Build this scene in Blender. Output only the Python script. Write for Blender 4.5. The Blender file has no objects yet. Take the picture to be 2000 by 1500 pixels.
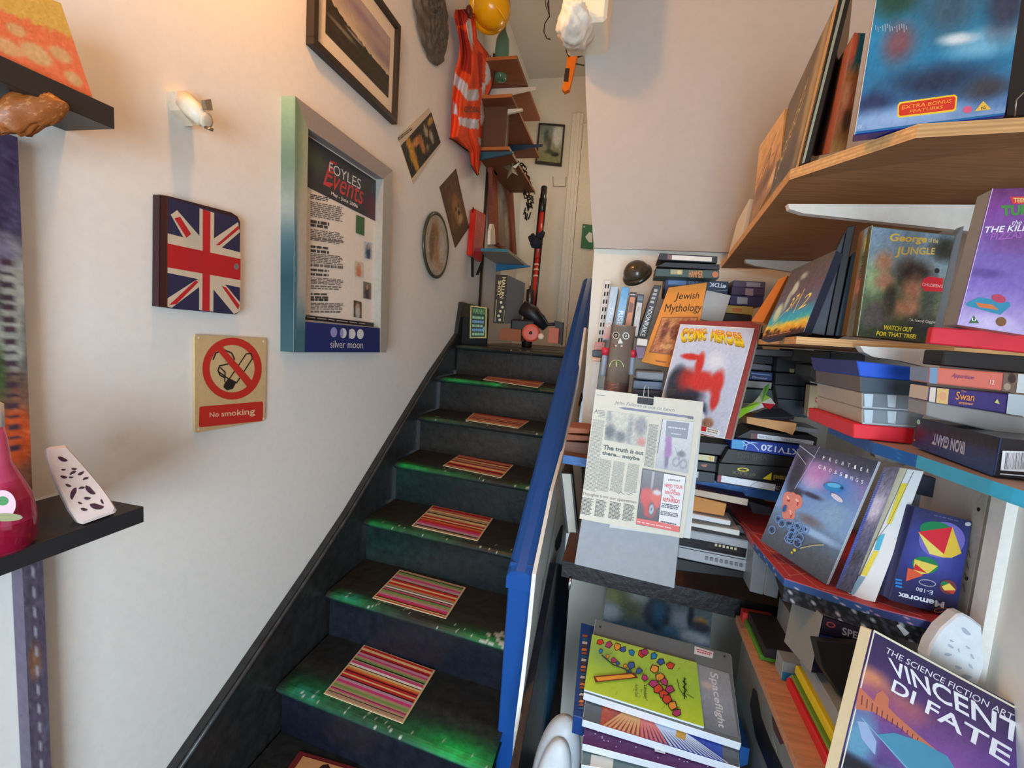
import bpy, bmesh, math, random
import numpy as np
from mathutils import Vector, Matrix
from mathutils.geometry import tessellate_polygon
random.seed(7); np.random.seed(7)
sc = bpy.context.scene
COL = bpy.context.collection
# ---------------------------------------------------------------- camera
EYE = 1.7
def _rot(rx, ry, rz):
    return Matrix.Rotation(rz,3,'Z') @ Matrix.Rotation(rx,3,'X') @ Matrix.Rotation(ry,3,'Y')
RC = _rot(-.1067,-.0681,.2225)          # columns: right, forward, up
FPX = 917.85
cam = bpy.data.objects.new('camera', bpy.data.cameras.new('camera')); COL.objects.link(cam)
cam.data.sensor_width = 36; cam.data.lens = FPX/2000*36; cam.data.clip_start = .02
r_, f_, u_ = RC.col[0], RC.col[1], RC.col[2]
cam.matrix_world = Matrix(((r_[0],u_[0],-f_[0],0),(r_[1],u_[1],-f_[1],0),(r_[2],u_[2],-f_[2],EYE),(0,0,0,1)))
sc.camera = cam
# ---------------------------------------------------------------- light
w = bpy.data.worlds.new('daylight'); sc.world = w; w.use_nodes = True
bg = w.node_tree.nodes['Background']; bg.inputs[0].default_value = (.72,.86,1.0,1); bg.inputs[1].default_value = .26
def area(name, loc, target, size, power, col, sy=None):
    l = bpy.data.lights.new(name,'AREA'); l.energy = power; l.color = col; l.size = size
    if sy: l.shape = 'RECTANGLE'; l.size_y = sy
    l.spread = math.radians(112)
    o = bpy.data.objects.new(name,l); COL.objects.link(o); o.location = loc
    o.rotation_euler = (Vector(target)-Vector(loc)).to_track_quat('-Z','Y').to_euler(); return o
area('doorway_daylight', (.45,-2.3,1.2), (-1.15,2.2,.75), 1.7, 38, (.70,.86,1.0), 1.6)
def point(name, loc, power, col, rad):
    l = bpy.data.lights.new(name,'POINT'); l.energy = power; l.color = col; l.shadow_soft_size = rad
    o = bpy.data.objects.new(name,l); COL.objects.link(o); o.location = loc
point('warm_bulb', (-.84,.92,3.04), 14.0, (1.0,.43,.085), .05)
point('landing_bulb', (-.45,3.9,3.2), 2.6, (1.0,.80,.58), .08)
sc.view_settings.view_transform = 'Standard'; sc.view_settings.look = 'None'
sc.view_settings.gamma = 1; sc.view_settings.exposure = 1.05; sc.view_settings.use_curve_mapping = False
# ---------------------------------------------------------------- geometry of sight: a pixel of the photograph becomes a point on a real plane
def ray(u,v): return RC @ Vector(((u-1000)/FPX, 1, (750-v)/FPX))
def AX(u,v,i,val):
    d = ray(u,v); o = Vector((0,0,EYE)); t = (val-o[i])/d[i]; return o+d*t
def X(u,v,x): return AX(u,v,0,x)
def Y(u,v,y): return AX(u,v,1,y)
def Z(u,v,z): return AX(u,v,2,z)
class Pl:
    def __init__(s, p, yaw=0, lean=0):
        y, l = math.radians(yaw), math.radians(lean)
        s.p = Vector(p); s.n = Vector((-math.sin(y)*math.cos(l), -math.cos(y)*math.cos(l), math.sin(l)))
    def q(s, u, v, off=0):
        d = ray(u,v); o = Vector((0,0,EYE)); t = (s.p-o).dot(s.n)/d.dot(s.n); return o+d*t+s.n*off
def PY(y): return Pl((0,y,0))
def PX_(x, side=1): return Pl((x,0,0), 90*side)      # side 1 faces left, -1 faces right
WALL = -1.12
# ---------------------------------------------------------------- colour and materials
def lin(c):
    return tuple(((x/255)/12.92 if x/255 <= .04045 else ((x/255+.055)/1.055)**2.4) for x in c[:3])
def lin_np(a):
    a = np.clip(a,0,255)/255.; return np.where(a<=.04045, a/12.92, ((a+.055)/1.055)**2.4)
MATS = {}
def mk(name, rough=.5, metal=0, bump=0, bscale=60, var=.06, trans=0, alpha=1, coat=0, base=None, ior=1.45, stain=None, grain=None):
    m = bpy.data.materials.new(name); m.use_nodes = True; nt = m.node_tree; N = nt.nodes; L = nt.links; b = N['Principled BSDF']
    tc = N.new('ShaderNodeTexCoord'); nz = N.new('ShaderNodeTexNoise'); nz.inputs['Scale'].default_value = bscale; nz.inputs['Detail'].default_value = 4
    if grain:
        mp = N.new('ShaderNodeMapping'); mp.inputs['Scale'].default_value = grain; L.new(tc.outputs['Object'], mp.inputs[0]); L.new(mp.outputs[0], nz.inputs['Vector'])
    else: L.new(tc.outputs['Object'], nz.inputs['Vector'])
    if base is None:
        ca = N.new('ShaderNodeAttribute'); ca.attribute_name = 'Col'; src = ca.outputs['Color']
    else:
        rgb = N.new('ShaderNodeRGB'); rgb.outputs[0].default_value = (*lin(base),1); src = rgb.outputs[0]
    mr = N.new('ShaderNodeMapRange'); mr.inputs[1].default_value = .3; mr.inputs[2].default_value = .7; mr.inputs[3].default_value = 1-var; mr.inputs[4].default_value = 1+var
    L.new(nz.outputs[0], mr.inputs[0])
    mx = N.new('ShaderNodeVectorMath'); mx.operation = 'SCALE'; L.new(src, mx.inputs[0]); L.new(mr.outputs[0], mx.inputs['Scale'])
    out = mx.outputs[0]
    if stain:
        n2 = N.new('ShaderNodeTexNoise'); n2.inputs['Scale'].default_value = stain[1]; n2.inputs['Detail'].default_value = 8; L.new(tc.outputs['Object'], n2.inputs['Vector'])
        cr = N.new('ShaderNodeMapRange'); cr.inputs[1].default_value = stain[2]; cr.inputs[2].default_value = stain[3]; L.new(n2.outputs[0], cr.inputs[0])
        mm = N.new('ShaderNodeMix'); mm.data_type = 'RGBA'; L.new(cr.outputs[0], mm.inputs['Factor']); L.new(out, mm.inputs['A']); mm.inputs['B'].default_value = (*lin(stain[0]),1); out = mm.outputs['Result']
    L.new(out, b.inputs['Base Color'])
    b.inputs['Roughness'].default_value = rough; b.inputs['Metallic'].default_value = metal; b.inputs['IOR'].default_value = ior
    b.inputs['Transmission Weight'].default_value = trans; b.inputs['Alpha'].default_value = alpha; b.inputs['Coat Weight'].default_value = coat
    if bump:
        bp = N.new('ShaderNodeBump'); bp.inputs['Strength'].default_value = bump; bp.inputs['Distance'].default_value = .004; L.new(nz.outputs[0], bp.inputs['Height']); L.new(bp.outputs[0], b.inputs['Normal'])
    MATS[name] = m
mk('plaster', .75, bump=.12, bscale=40, var=.02, stain=((150,140,126),3.1,.68,.95))
mk('matte', .8, bump=.15, bscale=80)
mk('satin', .45, var=.05)
mk('gloss', .22, var=.03)
mk('print', .38, var=.02)
mk('paper', .7, var=.03)
mk('paint_old', .42, bump=.5, bscale=45, var=.12)
mk('wood', .6, bump=.25, bscale=9, var=.16, grain=(1.2,14,14))
mk('metal', .3, metal=.85, var=.05)
mk('tin', .28, metal=.35, var=.05)
mk('frosted', .35, alpha=.72, var=.03)
mk('clear', .12, alpha=.30, var=.02)
mk('glassy', .08, alpha=.75, var=.03)
mk('cloth', .85, bump=.3, bscale=220, var=.06)
mk('tread_paint', .38, bump=.45, bscale=30, var=.35)
# ---------------------------------------------------------------- mesh helpers
ORG = {}
def link(name, verts, faces, cols, mat='satin', parent=None, label=None, cat=None, group=None, kind=None, smooth=False, vcol=False, bevel=0):
    vs = [Vector(v) for v in verts]
    if parent is not None: org = ORG[parent.name]
    else:
        xs = [v.x for v in vs]; ys = [v.y for v in vs]; zs = [v.z for v in vs]
        org = Vector(((min(xs)+max(xs))/2, (min(ys)+max(ys))/2, min(zs)))
    me = bpy.data.meshes.new(name); me.from_pydata([v-org for v in vs], [], faces)
    ca = me.color_attributes.new('Col','FLOAT_COLOR','CORNER')
    if vcol:
        li = np.empty(len(me.loops), dtype=np.int32); me.loops.foreach_get('vertex_index', li)
        a = np.ones((len(me.loops),4)); a[:,:3] = np.asarray(cols)[li]; ca.data.foreach_set('color', a.ravel())
    else:
        if isinstance(cols, tuple): cols = [cols]*len(faces)
        a = []
        for p, c in zip(me.polygons, cols): a += list((*lin(c),1))*p.loop_total
        ca.data.foreach_set('color', a)
    if bevel:
        bm = bmesh.new(); bm.from_mesh(me); bmesh.ops.bevel(bm, geom=list(bm.edges), offset=bevel, segments=1, affect='EDGES', clamp_overlap=True); bm.to_mesh(me); bm.free()
    if smooth: me.polygons.foreach_set('use_smooth', [True]*len(me.polygons))
    me.materials.append(MATS[mat]); me.update()
    o = bpy.data.objects.new(name, me); COL.objects.link(o); ORG[o.name] = org
    if parent is not None: o.parent = parent
    else: o.location = org
    if label: o['label'] = label
    if cat: o['category'] = cat
    if group: o['group'] = group
    if kind: o['kind'] = kind
    return o
def top(name, label, cat, loc, group=None, kind=None):
    o = bpy.data.objects.new(name, None); COL.objects.link(o); o.location = loc; ORG[o.name] = Vector(loc)
    if label: o['label'] = label
    if cat: o['category'] = cat
    if group: o['group'] = group
    if kind: o['kind'] = kind
    return o
BOXF = [(0,1,2,3),(7,6,5,4),(0,4,5,1),(1,5,6,2),(2,6,7,3),(3,7,4,0)]   # front, back, top, right, bottom, left
def hexa(name, front, back, col, mat='satin', bevel=.0012, **k):
    """front TL,TR,BR,BL; back: vector or four points; col: one colour or six"""
    front = [Vector(p) for p in front]
    bk = [p+back for p in front] if isinstance(back, Vector) else [Vector(p) for p in back]
    n = (front[1]-front[0]).cross(front[3]-front[0]); f = BOXF
    if n.dot(bk[0]-front[0]) < 0: f = [tuple(reversed(x)) for x in BOXF]
    return link(name, front+bk, f, col if isinstance(col,list) else [col]*6, mat, bevel=bevel, **k)
def box(name, lo, hi, col, mat='satin', **k):
    a, b = lo, hi
    fr = [(a[0],a[1],b[2]),(b[0],a[1],b[2]),(b[0],a[1],a[2]),(a[0],a[1],a[2])]
    return hexa(name, fr, Vector((0,b[1]-a[1],0)), col, mat, **k)
def slab(name, quad, pl, th, col, mat='satin', **k):
    return hexa(name, [pl.q(*p) for p in quad], -pl.n*th, col, mat, **k)
def prism(name, pts, vec, col, mat='satin', **k):
    pts = [Vector(p) for p in pts]; n = len(pts); vs = pts+[p+vec for p in pts]
    tris = tessellate_polygon([pts]); nn = Vector((0,0,0))
    for i in range(n): nn += pts[i].cross(pts[(i+1)%n])
    fl = nn.dot(vec) > 0
    f = [tuple(reversed(t)) if False else tuple(t) for t in tris]; f += [tuple(i+n for i in reversed(t)) for t in tris]
    f += [(i,(i+1)%n,(i+1)%n+n,i+n) for i in range(n)]
    o = link(name, vs, f, col, mat, **k)
    bm = bmesh.new(); bm.from_mesh(o.data); bmesh.ops.recalc_face_normals(bm, faces=bm.faces); bm.to_mesh(o.data); bm.free()
    return o
def basis(ax):
    ax = Vector(ax).normalized(); a = ax.orthogonal().normalized()
    if abs(ax.z) > .95: a = Vector((1,0,0)); a = (a-ax*a.dot(ax)).normalized()
    return ax, a, ax.cross(a)
def lathe(name, c, ax, prof, col, mat='satin', seg=28, **k):
    ax, a, b = basis(ax); c = Vector(c); v = []; f = []; cs = []
    for r, h in prof:
        for i in range(seg):
            t = 2*math.pi*i/seg; v.append(c+ax*h+(a*math.cos(t)+b*math.sin(t))*r)
    for j in range(len(prof)-1):
        cc = col[j] if isinstance(col,list) else col
        for i in range(seg):
            i2 = (i+1)%seg; f.append((j*seg+i,j*seg+i2,(j+1)*seg+i2,(j+1)*seg+i)); cs.append(cc)
    f.append(tuple(range(seg-1,-1,-1))); cs.append(col[0] if isinstance(col,list) else col)
    f.append(tuple((len(prof)-1)*seg+i for i in range(seg))); cs.append(col[-1] if isinstance(col,list) else col)
    return link(name, v, f, cs, mat, smooth=k.pop('smooth',True), **k)
def tube(name, pts, r, col, mat='satin', seg=8, **k):
    pts = [Vector(p) for p in pts]; v = []; f = []; n = len(pts); a = None
    for i, p in enumerate(pts):
        d = (pts[min(i+1,n-1)]-pts[max(i-1,0)]).normalized()
        a = d.orthogonal().normalized() if a is None else (a-d*a.dot(d)).normalized()
        b = d.cross(a); rr = r[i] if isinstance(r,(list,tuple)) else r
        for j in range(seg):
            t = 2*math.pi*j/seg; v.append(p+(a*math.cos(t)+b*math.sin(t))*rr)
    for i in range(n-1):
        for j in range(seg):
            j2 = (j+1)%seg; f.append((i*seg+j,i*seg+j2,(i+1)*seg+j2,(i+1)*seg+j))
    f.append(tuple(range(seg-1,-1,-1))); f.append(tuple((n-1)*seg+j for j in range(seg)))
    return link(name, v, f, col, mat, smooth=True, **k)
# ---------------------------------------------------------------- flat print: vector art laid on the plane of a real sheet
def homog(quad):
    A = []; B = []
    for (s,t),(u,v) in zip([(0,0),(1,0),(1,1),(0,1)], quad):
        A.append([s,t,1,0,0,0,-s*u,-t*u]); B.append(u); A.append([0,0,0,s,t,1,-s*v,-t*v]); B.append(v)
    h = np.linalg.solve(np.array(A,float), np.array(B,float)); return h
def hm(h,s,t):
    d = h[6]*s+h[7]*t+1; return ((h[0]*s+h[1]*t+h[2])/d, (h[3]*s+h[4]*t+h[5])/d)
TXT = {}
def textmesh(s, bold, shear):
    key = (s,bold,shear)
    if key in TXT: return TXT[key]
    cu = bpy.data.curves.new('t','FONT'); cu.body = s; cu.offset = bold; cu.shear = shear; cu.resolution_u = 3
    o = bpy.data.objects.new('t',cu); COL.objects.link(o)
    bpy.context.view_layer.update()
    me = o.to_mesh(); vs = [(v.co.x,v.co.y) for v in me.vertices]; fs = [tuple(p.vertices) for p in me.polygons]
    o.to_mesh_clear(); bpy.data.objects.remove(o); bpy.data.curves.remove(cu)
    if vs:
        x0 = min(v[0] for v in vs); x1 = max(v[0] for v in vs); y0 = min(v[1] for v in vs); y1 = max(v[1] for v in vs)
        vs = [((v[0]-x0)/(x1-x0), (y1-v[1])/(y1-y0)) for v in vs]
    TXT[key] = (vs,fs); return TXT[key]
class Art:
    def __init__(s, pl, base=.0008, step=.00007, quad=None):
        s.pl = pl; s.v = []; s.f = []; s.c = []; s.o = base; s.st = step; s.h = homog(quad) if quad else None
    def up(s): s.o += s.st
    def m(s, p): return hm(s.h,*p) if s.h is not None else p
    def tri(s, pts, faces, cols):
        n = len(s.v); s.v += pts; s.f += [tuple(i+n for i in f) for f in faces]
        s.c += cols
    def poly(s, pts, col):
        s.up(); P = [s.pl.q(*s.m(p), s.o) for p in pts]
        t = tessellate_polygon([[Vector((*s.m(p),0)) for p in pts]])
        s.tri(P, [tuple(x) for x in t], [lin(col)]*len(P)); return s
    def line(s, pts, wd, col):
        for a, b in zip(pts[:-1], pts[1:]):
            d = Vector((b[0]-a[0], b[1]-a[1])); 
            if d.length == 0: continue
            n = Vector((-d.y,d.x)).normalized()*wd/2; e = d.normalized()*wd*.3
            s.o -= s.st*.5
            s.poly([(a[0]-e.x+n.x,a[1]-e.y+n.y),(b[0]+e.x+n.x,b[1]+e.y+n.y),(b[0]+e.x-n.x,b[1]+e.y-n.y),(a[0]-e.x-n.x,a[1]-e.y-n.y)], col)
            s.o -= s.st*.4
        return s
    def ell(s, cx, cy, rx, ry, col, rot=0, n=28, a0=0, a1=360):
        r = math.radians(rot); pts = []
        for i in range(n):
            t = math.radians(a0+(a1-a0)*i/(n if a1-a0 == 360 else n-1)); x, y = rx*math.cos(t), ry*math.sin(t)
            pts.append((cx+x*math.cos(r)-y*math.sin(r), cy+x*math.sin(r)+y*math.cos(r)))
        return s.poly(pts, col)
    def ring(s, cx, cy, rx, ry, wx, wy, col, n=40, rot=0):
        s.up(); P = []; r = math.radians(rot)
        for k in (1,0):
            for i in range(n):
                t = 2*math.pi*i/n; x, y = (rx-wx*(1-k))*math.cos(t), (ry-wy*(1-k))*math.sin(t)
                P.append(s.pl.q(*s.m((cx+x*math.cos(r)-y*math.sin(r), cy+x*math.sin(r)+y*math.cos(r))), s.o))
        s.tri(P, [(i,(i+1)%n,n+(i+1)%n,n+i) for i in range(n)], [lin(col)]*len(P)); return s
    def text(s, t, quad, col, bold=0.0, shear=0.0):
        s.up(); h = homog([s.m(p) for p in quad]); vs, fs = textmesh(t,bold,shear)
        s.tri([s.pl.q(*hm(h,*v), s.o) for v in vs], fs, [lin(col)]*len(vs)); return s
    def tb(s, t, x0, y0, x1, y1, col, bold=0.0, shear=0.0): return s.text(t, [(x0,y0),(x1,y0),(x1,y1),(x0,y1)], col, bold, shear)
    def micro(s, quad, n, col, fill=.95, hgt=.5, words=True, ragged=.12):
        s.up(); h = homog([s.m(p) for p in quad])
        for i in range(n):
            t0 = (i+.5-hgt/2)/n; t1 = (i+.5+hgt/2)/n; x = 0; end = fill-random.random()*ragged
            while x < end:
                l = random.uniform(.05,.2) if words else end; x1 = min(x+l,end)
                if x1-x > .02: s.tri([s.pl.q(*hm(h,*p), s.o) for p in ((x,t0),(x1,t0),(x1,t1),(x,t1))], [(0,1,2,3)], [lin(col)]*4)
                x = x1+.03
        return s
    def paint(s, quad, nx, ny, fn):
        s.up(); h = homog([s.m(p) for p in quad]); S, T = np.meshgrid(np.linspace(0,1,nx+1), np.linspace(0,1,ny+1))
        C = lin_np(fn(S.ravel(),T.ravel())); P = [s.pl.q(*hm(h,a,b), s.o) for a, b in zip(S.ravel(),T.ravel())]; W = nx+1
        s.tri(P, [(j*W+i,j*W+i+1,(j+1)*W+i+1,(j+1)*W+i) for j in range(ny) for i in range(nx)], [tuple(c) for c in C]); return s
    def done(s, name, parent=None, mat='print', **k):
        f = []                          # every face turned to the viewer's side of its sheet
        for q in s.f:
            a, b, c = s.v[q[0]], s.v[q[1]], s.v[q[2]]
            f.append(q if (b-a).cross(c-a).dot(s.pl.n) > 0 else tuple(reversed(q)))
        return link(name, s.v, f, np.array(s.c), mat, parent=parent, vcol=True, **k)
def vn(S, T, sc_, seed=0):
    r = np.random.RandomState(seed); o = np.zeros_like(S)
    for k in range(7):
        a = r.uniform(0,6.28); f = sc_*r.uniform(.5,2.0); ph = r.uniform(0,6.28); o += np.sin((S*math.cos(a)+T*math.sin(a))*f*6.28+ph+1.5*np.sin((T*math.cos(a)-S*math.sin(a))*f*4+ph))
    return o/5
def picture(stops, blobs=(), noise=0, nscale=4, seed=1, horiz=False):
    """vertical colour stops and soft painted patches (cx,cy,rx,ry,colour[,softness])"""
    def fn(S,T):
        K = S if horiz else T; K = K+.02*vn(S,T,nscale,seed+9)*min(noise,12)/4
        ts = [a for a,_ in stops]; C = np.stack([np.interp(K, ts, [c[i] for _,c in stops]) for i in range(3)],1)
        for b in blobs:
            cx, cy, rx, ry, col = b[:5]; sf = b[5] if len(b) > 5 else .35
            d = np.sqrt(((S-cx)/rx)**2+((T-cy)/ry)**2)*(1+.12*vn(S,T,3,seed+3)*(1 if noise else 0))
            a = np.clip((1+sf-d)/(2*sf+1e-6),0,1)[:,None]; C = C*(1-a)+np.array(col,float)*a
        if noise: C = C+(noise*vn(S,T,nscale,seed)+noise*.6*np.random.RandomState(seed).randn(len(S)))[:,None]
        return C
    return fn
FULL = [(0,0),(1,0),(1,1),(0,1)]
# ================================================================ SETTING
WHITE = (232,229,222)
box('floor', (-1.2,-1.6,-.05), (.8,3.4,0), (70,60,52), 'paint_old', kind='structure', bevel=0)
box('ceiling', (-1.2,-1.6,4.2), (.8,4.95,4.3), (205,200,190), 'plaster', kind='structure', bevel=0)
box('wall_left', (-1.22,-1.6,0), (WALL,4.9,4.2), WHITE, 'plaster', kind='structure', bevel=0)
box('wall_right', (.70,-1.6,0), (.80,1.80,4.2), WHITE, 'plaster', kind='structure', bevel=0)
box('wall_front', (-1.2,-1.70,2.6), (.8,-1.6,4.2), WHITE, 'plaster', kind='structure', bevel=0)   # above the shop door behind the camera
# wall beside the stairs: plastered, ragged left edge, overhanging the alcove
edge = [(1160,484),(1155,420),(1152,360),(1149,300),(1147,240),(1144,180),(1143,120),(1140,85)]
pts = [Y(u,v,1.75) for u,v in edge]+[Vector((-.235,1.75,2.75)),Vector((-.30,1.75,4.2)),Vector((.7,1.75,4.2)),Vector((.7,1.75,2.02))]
prism('wall_rear', pts, Vector((0,.12,0)), (178,172,166), 'plaster', kind='structure')  # greyer than the other walls: the dimmer light here is put into its colour
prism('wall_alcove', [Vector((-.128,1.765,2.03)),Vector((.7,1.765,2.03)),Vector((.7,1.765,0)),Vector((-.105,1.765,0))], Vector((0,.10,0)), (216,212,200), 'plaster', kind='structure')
box('wall_hall', (-.10,1.88,0), (0,4.9,4.2), WHITE, 'plaster', kind='structure', bevel=0)
box('wall_end', (-1.22,4.8,1.4), (0,4.9,4.2), (226,216,196), 'plaster', kind='structure', bevel=0)
# plastered beam end with a lumpy underside
bx0 = Y(1095,40,1.60); 
box('beam', (Y(1096,40,1.57).x,1.57,Y(1110,44,1.57).z), (Y(1186,20,1.57).x,1.76,4.2), (236,224,200), 'plaster', kind='structure', bevel=.01)
bm = bmesh.new(); bmesh.ops.create_icosphere(bm, subdivisions=4, radius=1)
vv = []; cc = Y(1124,52,1.61)
for v in bm.verts:
    n = v.co; k = 1+.10*math.sin(7*n.x+2)*math.cos(6*n.z+1)+.07*math.sin(13*n.y+11*n.z)+.05*math.sin(23*n.x+17*n.y)
    vv.append(cc+Vector((n.x*.054*k, n.y*.09*k, n.z*.050*k)))
link('plaster_lump', vv, [tuple(x.index for x in f.verts) for f in bm.faces], (236,228,212), 'plaster', smooth=True, label='lumpy white plaster knob under the beam end beside the upper wall', cat='plaster knob')
bm.free()
# door and trim at the end of the landing
d = top('door_1', None, None, (-.3,4.79,1.6), kind='structure')
dp = box('door_panel', (-.55,4.76,1.6), (-.12,4.80,3.75), (228,220,200), 'satin', parent=d)
for x0, x1, th in ((-.66,-.62,.02),(-.62,-.585,.035),(-.585,-.555,.02)):
    box('door_frame', (x0,4.80-th-.01,1.6), (x1,4.80,3.85), (232,224,206), 'satin', parent=d)
pw = PY(4.79)
t_ = Art(pw); t_.line([(1080,345),(1081,364),(1105,364),(1106,346)],1.2,(150,135,110)); t_.done('conduit_line', d, 'matte')
# right-hand trim strip on the right wall
prism('trim_1', [Vector((.70,.98,.2)),Vector((.70,1.015,.2)),Vector((.70,1.015,1.9)),Vector((.70,.98,1.9))], Vector((-.018,0,0)), (238,234,226), 'satin', kind='structure')
# ================================================================ STAIRCASE
XL, XRS, YL, ZL, G, SK = -1.082, -.265, 3.004, 1.601, .279, -.1093
st = top('staircase', 'steep narrow wooden staircase painted black with green sprayed nosings', 'staircase', ((XL+XRS)/2,1.9,0))
def nose_y(k,x): return YL-k*G+SK*(x-XL)
sec = [(G+.035,0),(.22,0),(.17,0),(.13,0),(.10,0),(.08,0),(.065,0),(.05,0),(.038,0),(.027,0),(.018,-.001),(.010,-.0035),(.003,-.009),(0,-.016),(.003,-.023),(.010,-.029),(.018,-.032),(.034,-.034)]
strength = [.30,.8,.42,.95,.62,.72,.9,.3]
def tread_mesh(k):
    nx = 190; V = []; C = []; rs = np.random.RandomState(k*5+2)
    wob = rs.uniform(0,6,4); depth = G if k else .5
    chips = [(rs.uniform(.1,.98), rs.uniform(0,.05), rs.uniform(.002,.0045)) for _ in range(16 if k < 5 else 30)]
    if k == 5: chips += [(rs.uniform(.82,.98), rs.uniform(0,.06), rs.uniform(.003,.008)) for _ in range(26)]
    for i in range(nx+1):
        s = i/nx; x = XL+(XRS-XL)*s
        for j,(d_,h) in enumerate(sec):
            y = nose_y(k,x)+ (d_ if d_ < .2 or k == 0 else d_)
            V.append(Vector((x, y, ZL-.2*k+h+.0012*math.sin(9*s+k)*(j < 10))))
            dd = d_ if h > -.012 else -(-h)*.9
            base = np.array([42,38,33.]) if h > -.01 else np.array([30,34,38.])
            if k >= 6: base = np.array([36,38,38.]) if h > -.01 else np.array([22,27,40.])
            prof = math.exp(-((dd-.012)/.036)**2) if dd > -.02 else math.exp(-((dd-.012)/.03)**2)
            amp = .45+.55*math.exp(-((s-.12)/.12)**2)+.25*math.sin(5*s+wob[0])+.2*math.sin(11*s+wob[1])
            if k in (6,): amp = .4+.7*math.exp(-((s-.85)/.16)**2)+.3*math.exp(-((s-.15)/.15)**2); prof = math.exp(-((dd-.03)/.055)**2)
            if k in (1,): amp += .8*math.exp(-((s-.45)/.06)**2)
            if s < .05: amp *= s/.05
            a = max(0,min(1,amp*strength[k]*prof))
            g = np.array([22,150,66.]) if k not in (0,2) else np.array([54,112,60.])
            if k == 5 or k == 6: g = np.array([26,150+30*s,80.])
            c = base*(1-a)+g*a
            if k in (5,6) and abs(dd-.03) < .02 and .08 < s < .2: c = c*.6+np.array([50,140,140.])*.4
            if abs(d_-.13) < .01 and k == 6: c = c*.8+np.array([90,85,75.])*.2
            for cs_, cd, cr in chips:
                if abs((s-cs_)*.8) < cr*.9 and abs(dd-cd) < cr: c = np.array([176,184,170.])
            C.append(c)
    W = len(sec); F = [(i*W+j,i*W+j+1,(i+1)*W+j+1,(i+1)*W+j) for i in range(nx) for j in range(W-1)]
    b0 = len(V)
    F = [tuple(reversed(f)) for f in F]
    # underside so that it is a board
    for i in (0,nx):
        V.append(Vector((XL+(XRS-XL)*i/nx, nose_y(k,XL+(XRS-XL)*i/nx)+sec[0][0], ZL-.2*k-.034))); C.append(np.array([30,30,30.]))
    F += [(W-1, nx*W+W-1, b0+1, b0)]
    return link('tread', V, F, lin_np(np.array(C)), 'tread_paint', parent=st, vcol=True)
for k in range(8): tread_mesh(k)
for k in range(8):
    nx = 40; ny = 14; V = []; C = []; S_ = np.linspace(0,1,nx+1); rr = np.random.RandomState(50+k)
    ws = rr.uniform(0,6,6)
    for j in range(ny+1):
        for i in range(nx+1):
            x = XL+(XRS-XL)*S_[i]; t = j/ny
            V.append(Vector((x, nose_y(k,x)+.032, ZL-.2*k-.02-(.185*t))))
            c = np.array([30,28,26.]) if k < 3 else (np.array([20,28,30.]) if k < 5 else np.array([16,20,32.]))
            hz = .5+.5*math.sin(4*S_[i]+ws[0]+2*t)*math.sin(3*t+ws[1])
            c = c+hz*np.array([14,13,10.])
            if k in (3,4): c = c+np.array([-4,6,3.])*max(0,1-S_[i]*1.5)*math.exp(-((t-.4)/.4)**2)*1.6
            if t < .15: c = c*.8+np.array([10,60,30.])*.2*strength[k]
            C.append(c)
    W = nx+1; F = [(j*W+i,(j+1)*W+i,(j+1)*W+i+1,j*W+i+1) for j in range(ny) for i in range(nx)]
    link('riser', V, F, lin_np(np.array(C)), 'tread_paint', parent=st, vcol=True)
# wall stringer, its top line traced on the wall plane
tp = [X(u,v,-1.092) for u,v in ((330,1520),(460,1330),(600,1122),(680,1000),(760,866),(843,728),(894,652),(903,590),(935,598))]
poly = tp+[Vector((-1.092,tp[-1].y+.30,tp[-1].z)),Vector((-1.092,tp[-1].y+.30,1.4)),Vector((-1.092,tp[0].y+.35,0)),Vector((-1.092,tp[0].y,0))]
prism('stringer', poly, Vector((-.027,0,0)), (38,38,38), 'tread_paint', parent=st)
# thin rounded moulding along the stringer's upper edge
tube('moulding', [p+Vector((.004,0,-.012)) for p in tp[:7]], .007, (56,56,56), 'tread_paint', parent=st)
# outer string and spandrel: black with blue spray
pts = [Vector((-.262,3.0,1.70)),Vector((-.262,1.42,.56)),Vector((-.262,1.42,0)),Vector((-.262,3.0,0))]
o = slab('spandrel',[(1086,1100),(1124,1110),(1074,1520),(1008,1520)],PX_(-.162,-1),.02,(16,22,32),'tread_paint',parent=st,bevel=0)
A = Art(PX_(-.162,-1),base=.0006,quad=[(1086,1100),(1124,1110),(1074,1520),(1008,1520)]); A.paint(FULL,24,40,picture([(0,(18,24,36)),(1,(14,20,30))],[(.72,.30,.3,.14,(50,120,170),.8),(.55,.62,.4,.2,(70,160,220),.8),(.5,.66,.2,.1,(120,200,240),.8)],4,5,4)); A.done('blue_spray',st,'tread_paint')
prism('outer_stringer', [Vector((-.264,3.02,1.62)),Vector((-.264,1.44,.48)),Vector((-.264,1.44,.0)),Vector((-.264,3.02,0))], Vector((.018,0,0)), (24,26,30), 'tread_paint', parent=st)
box('landing_board', (-1.12,3.45,1.54), (-.12,4.8,1.60), (66,54,44), 'paint_old', parent=st, bevel=0)
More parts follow.
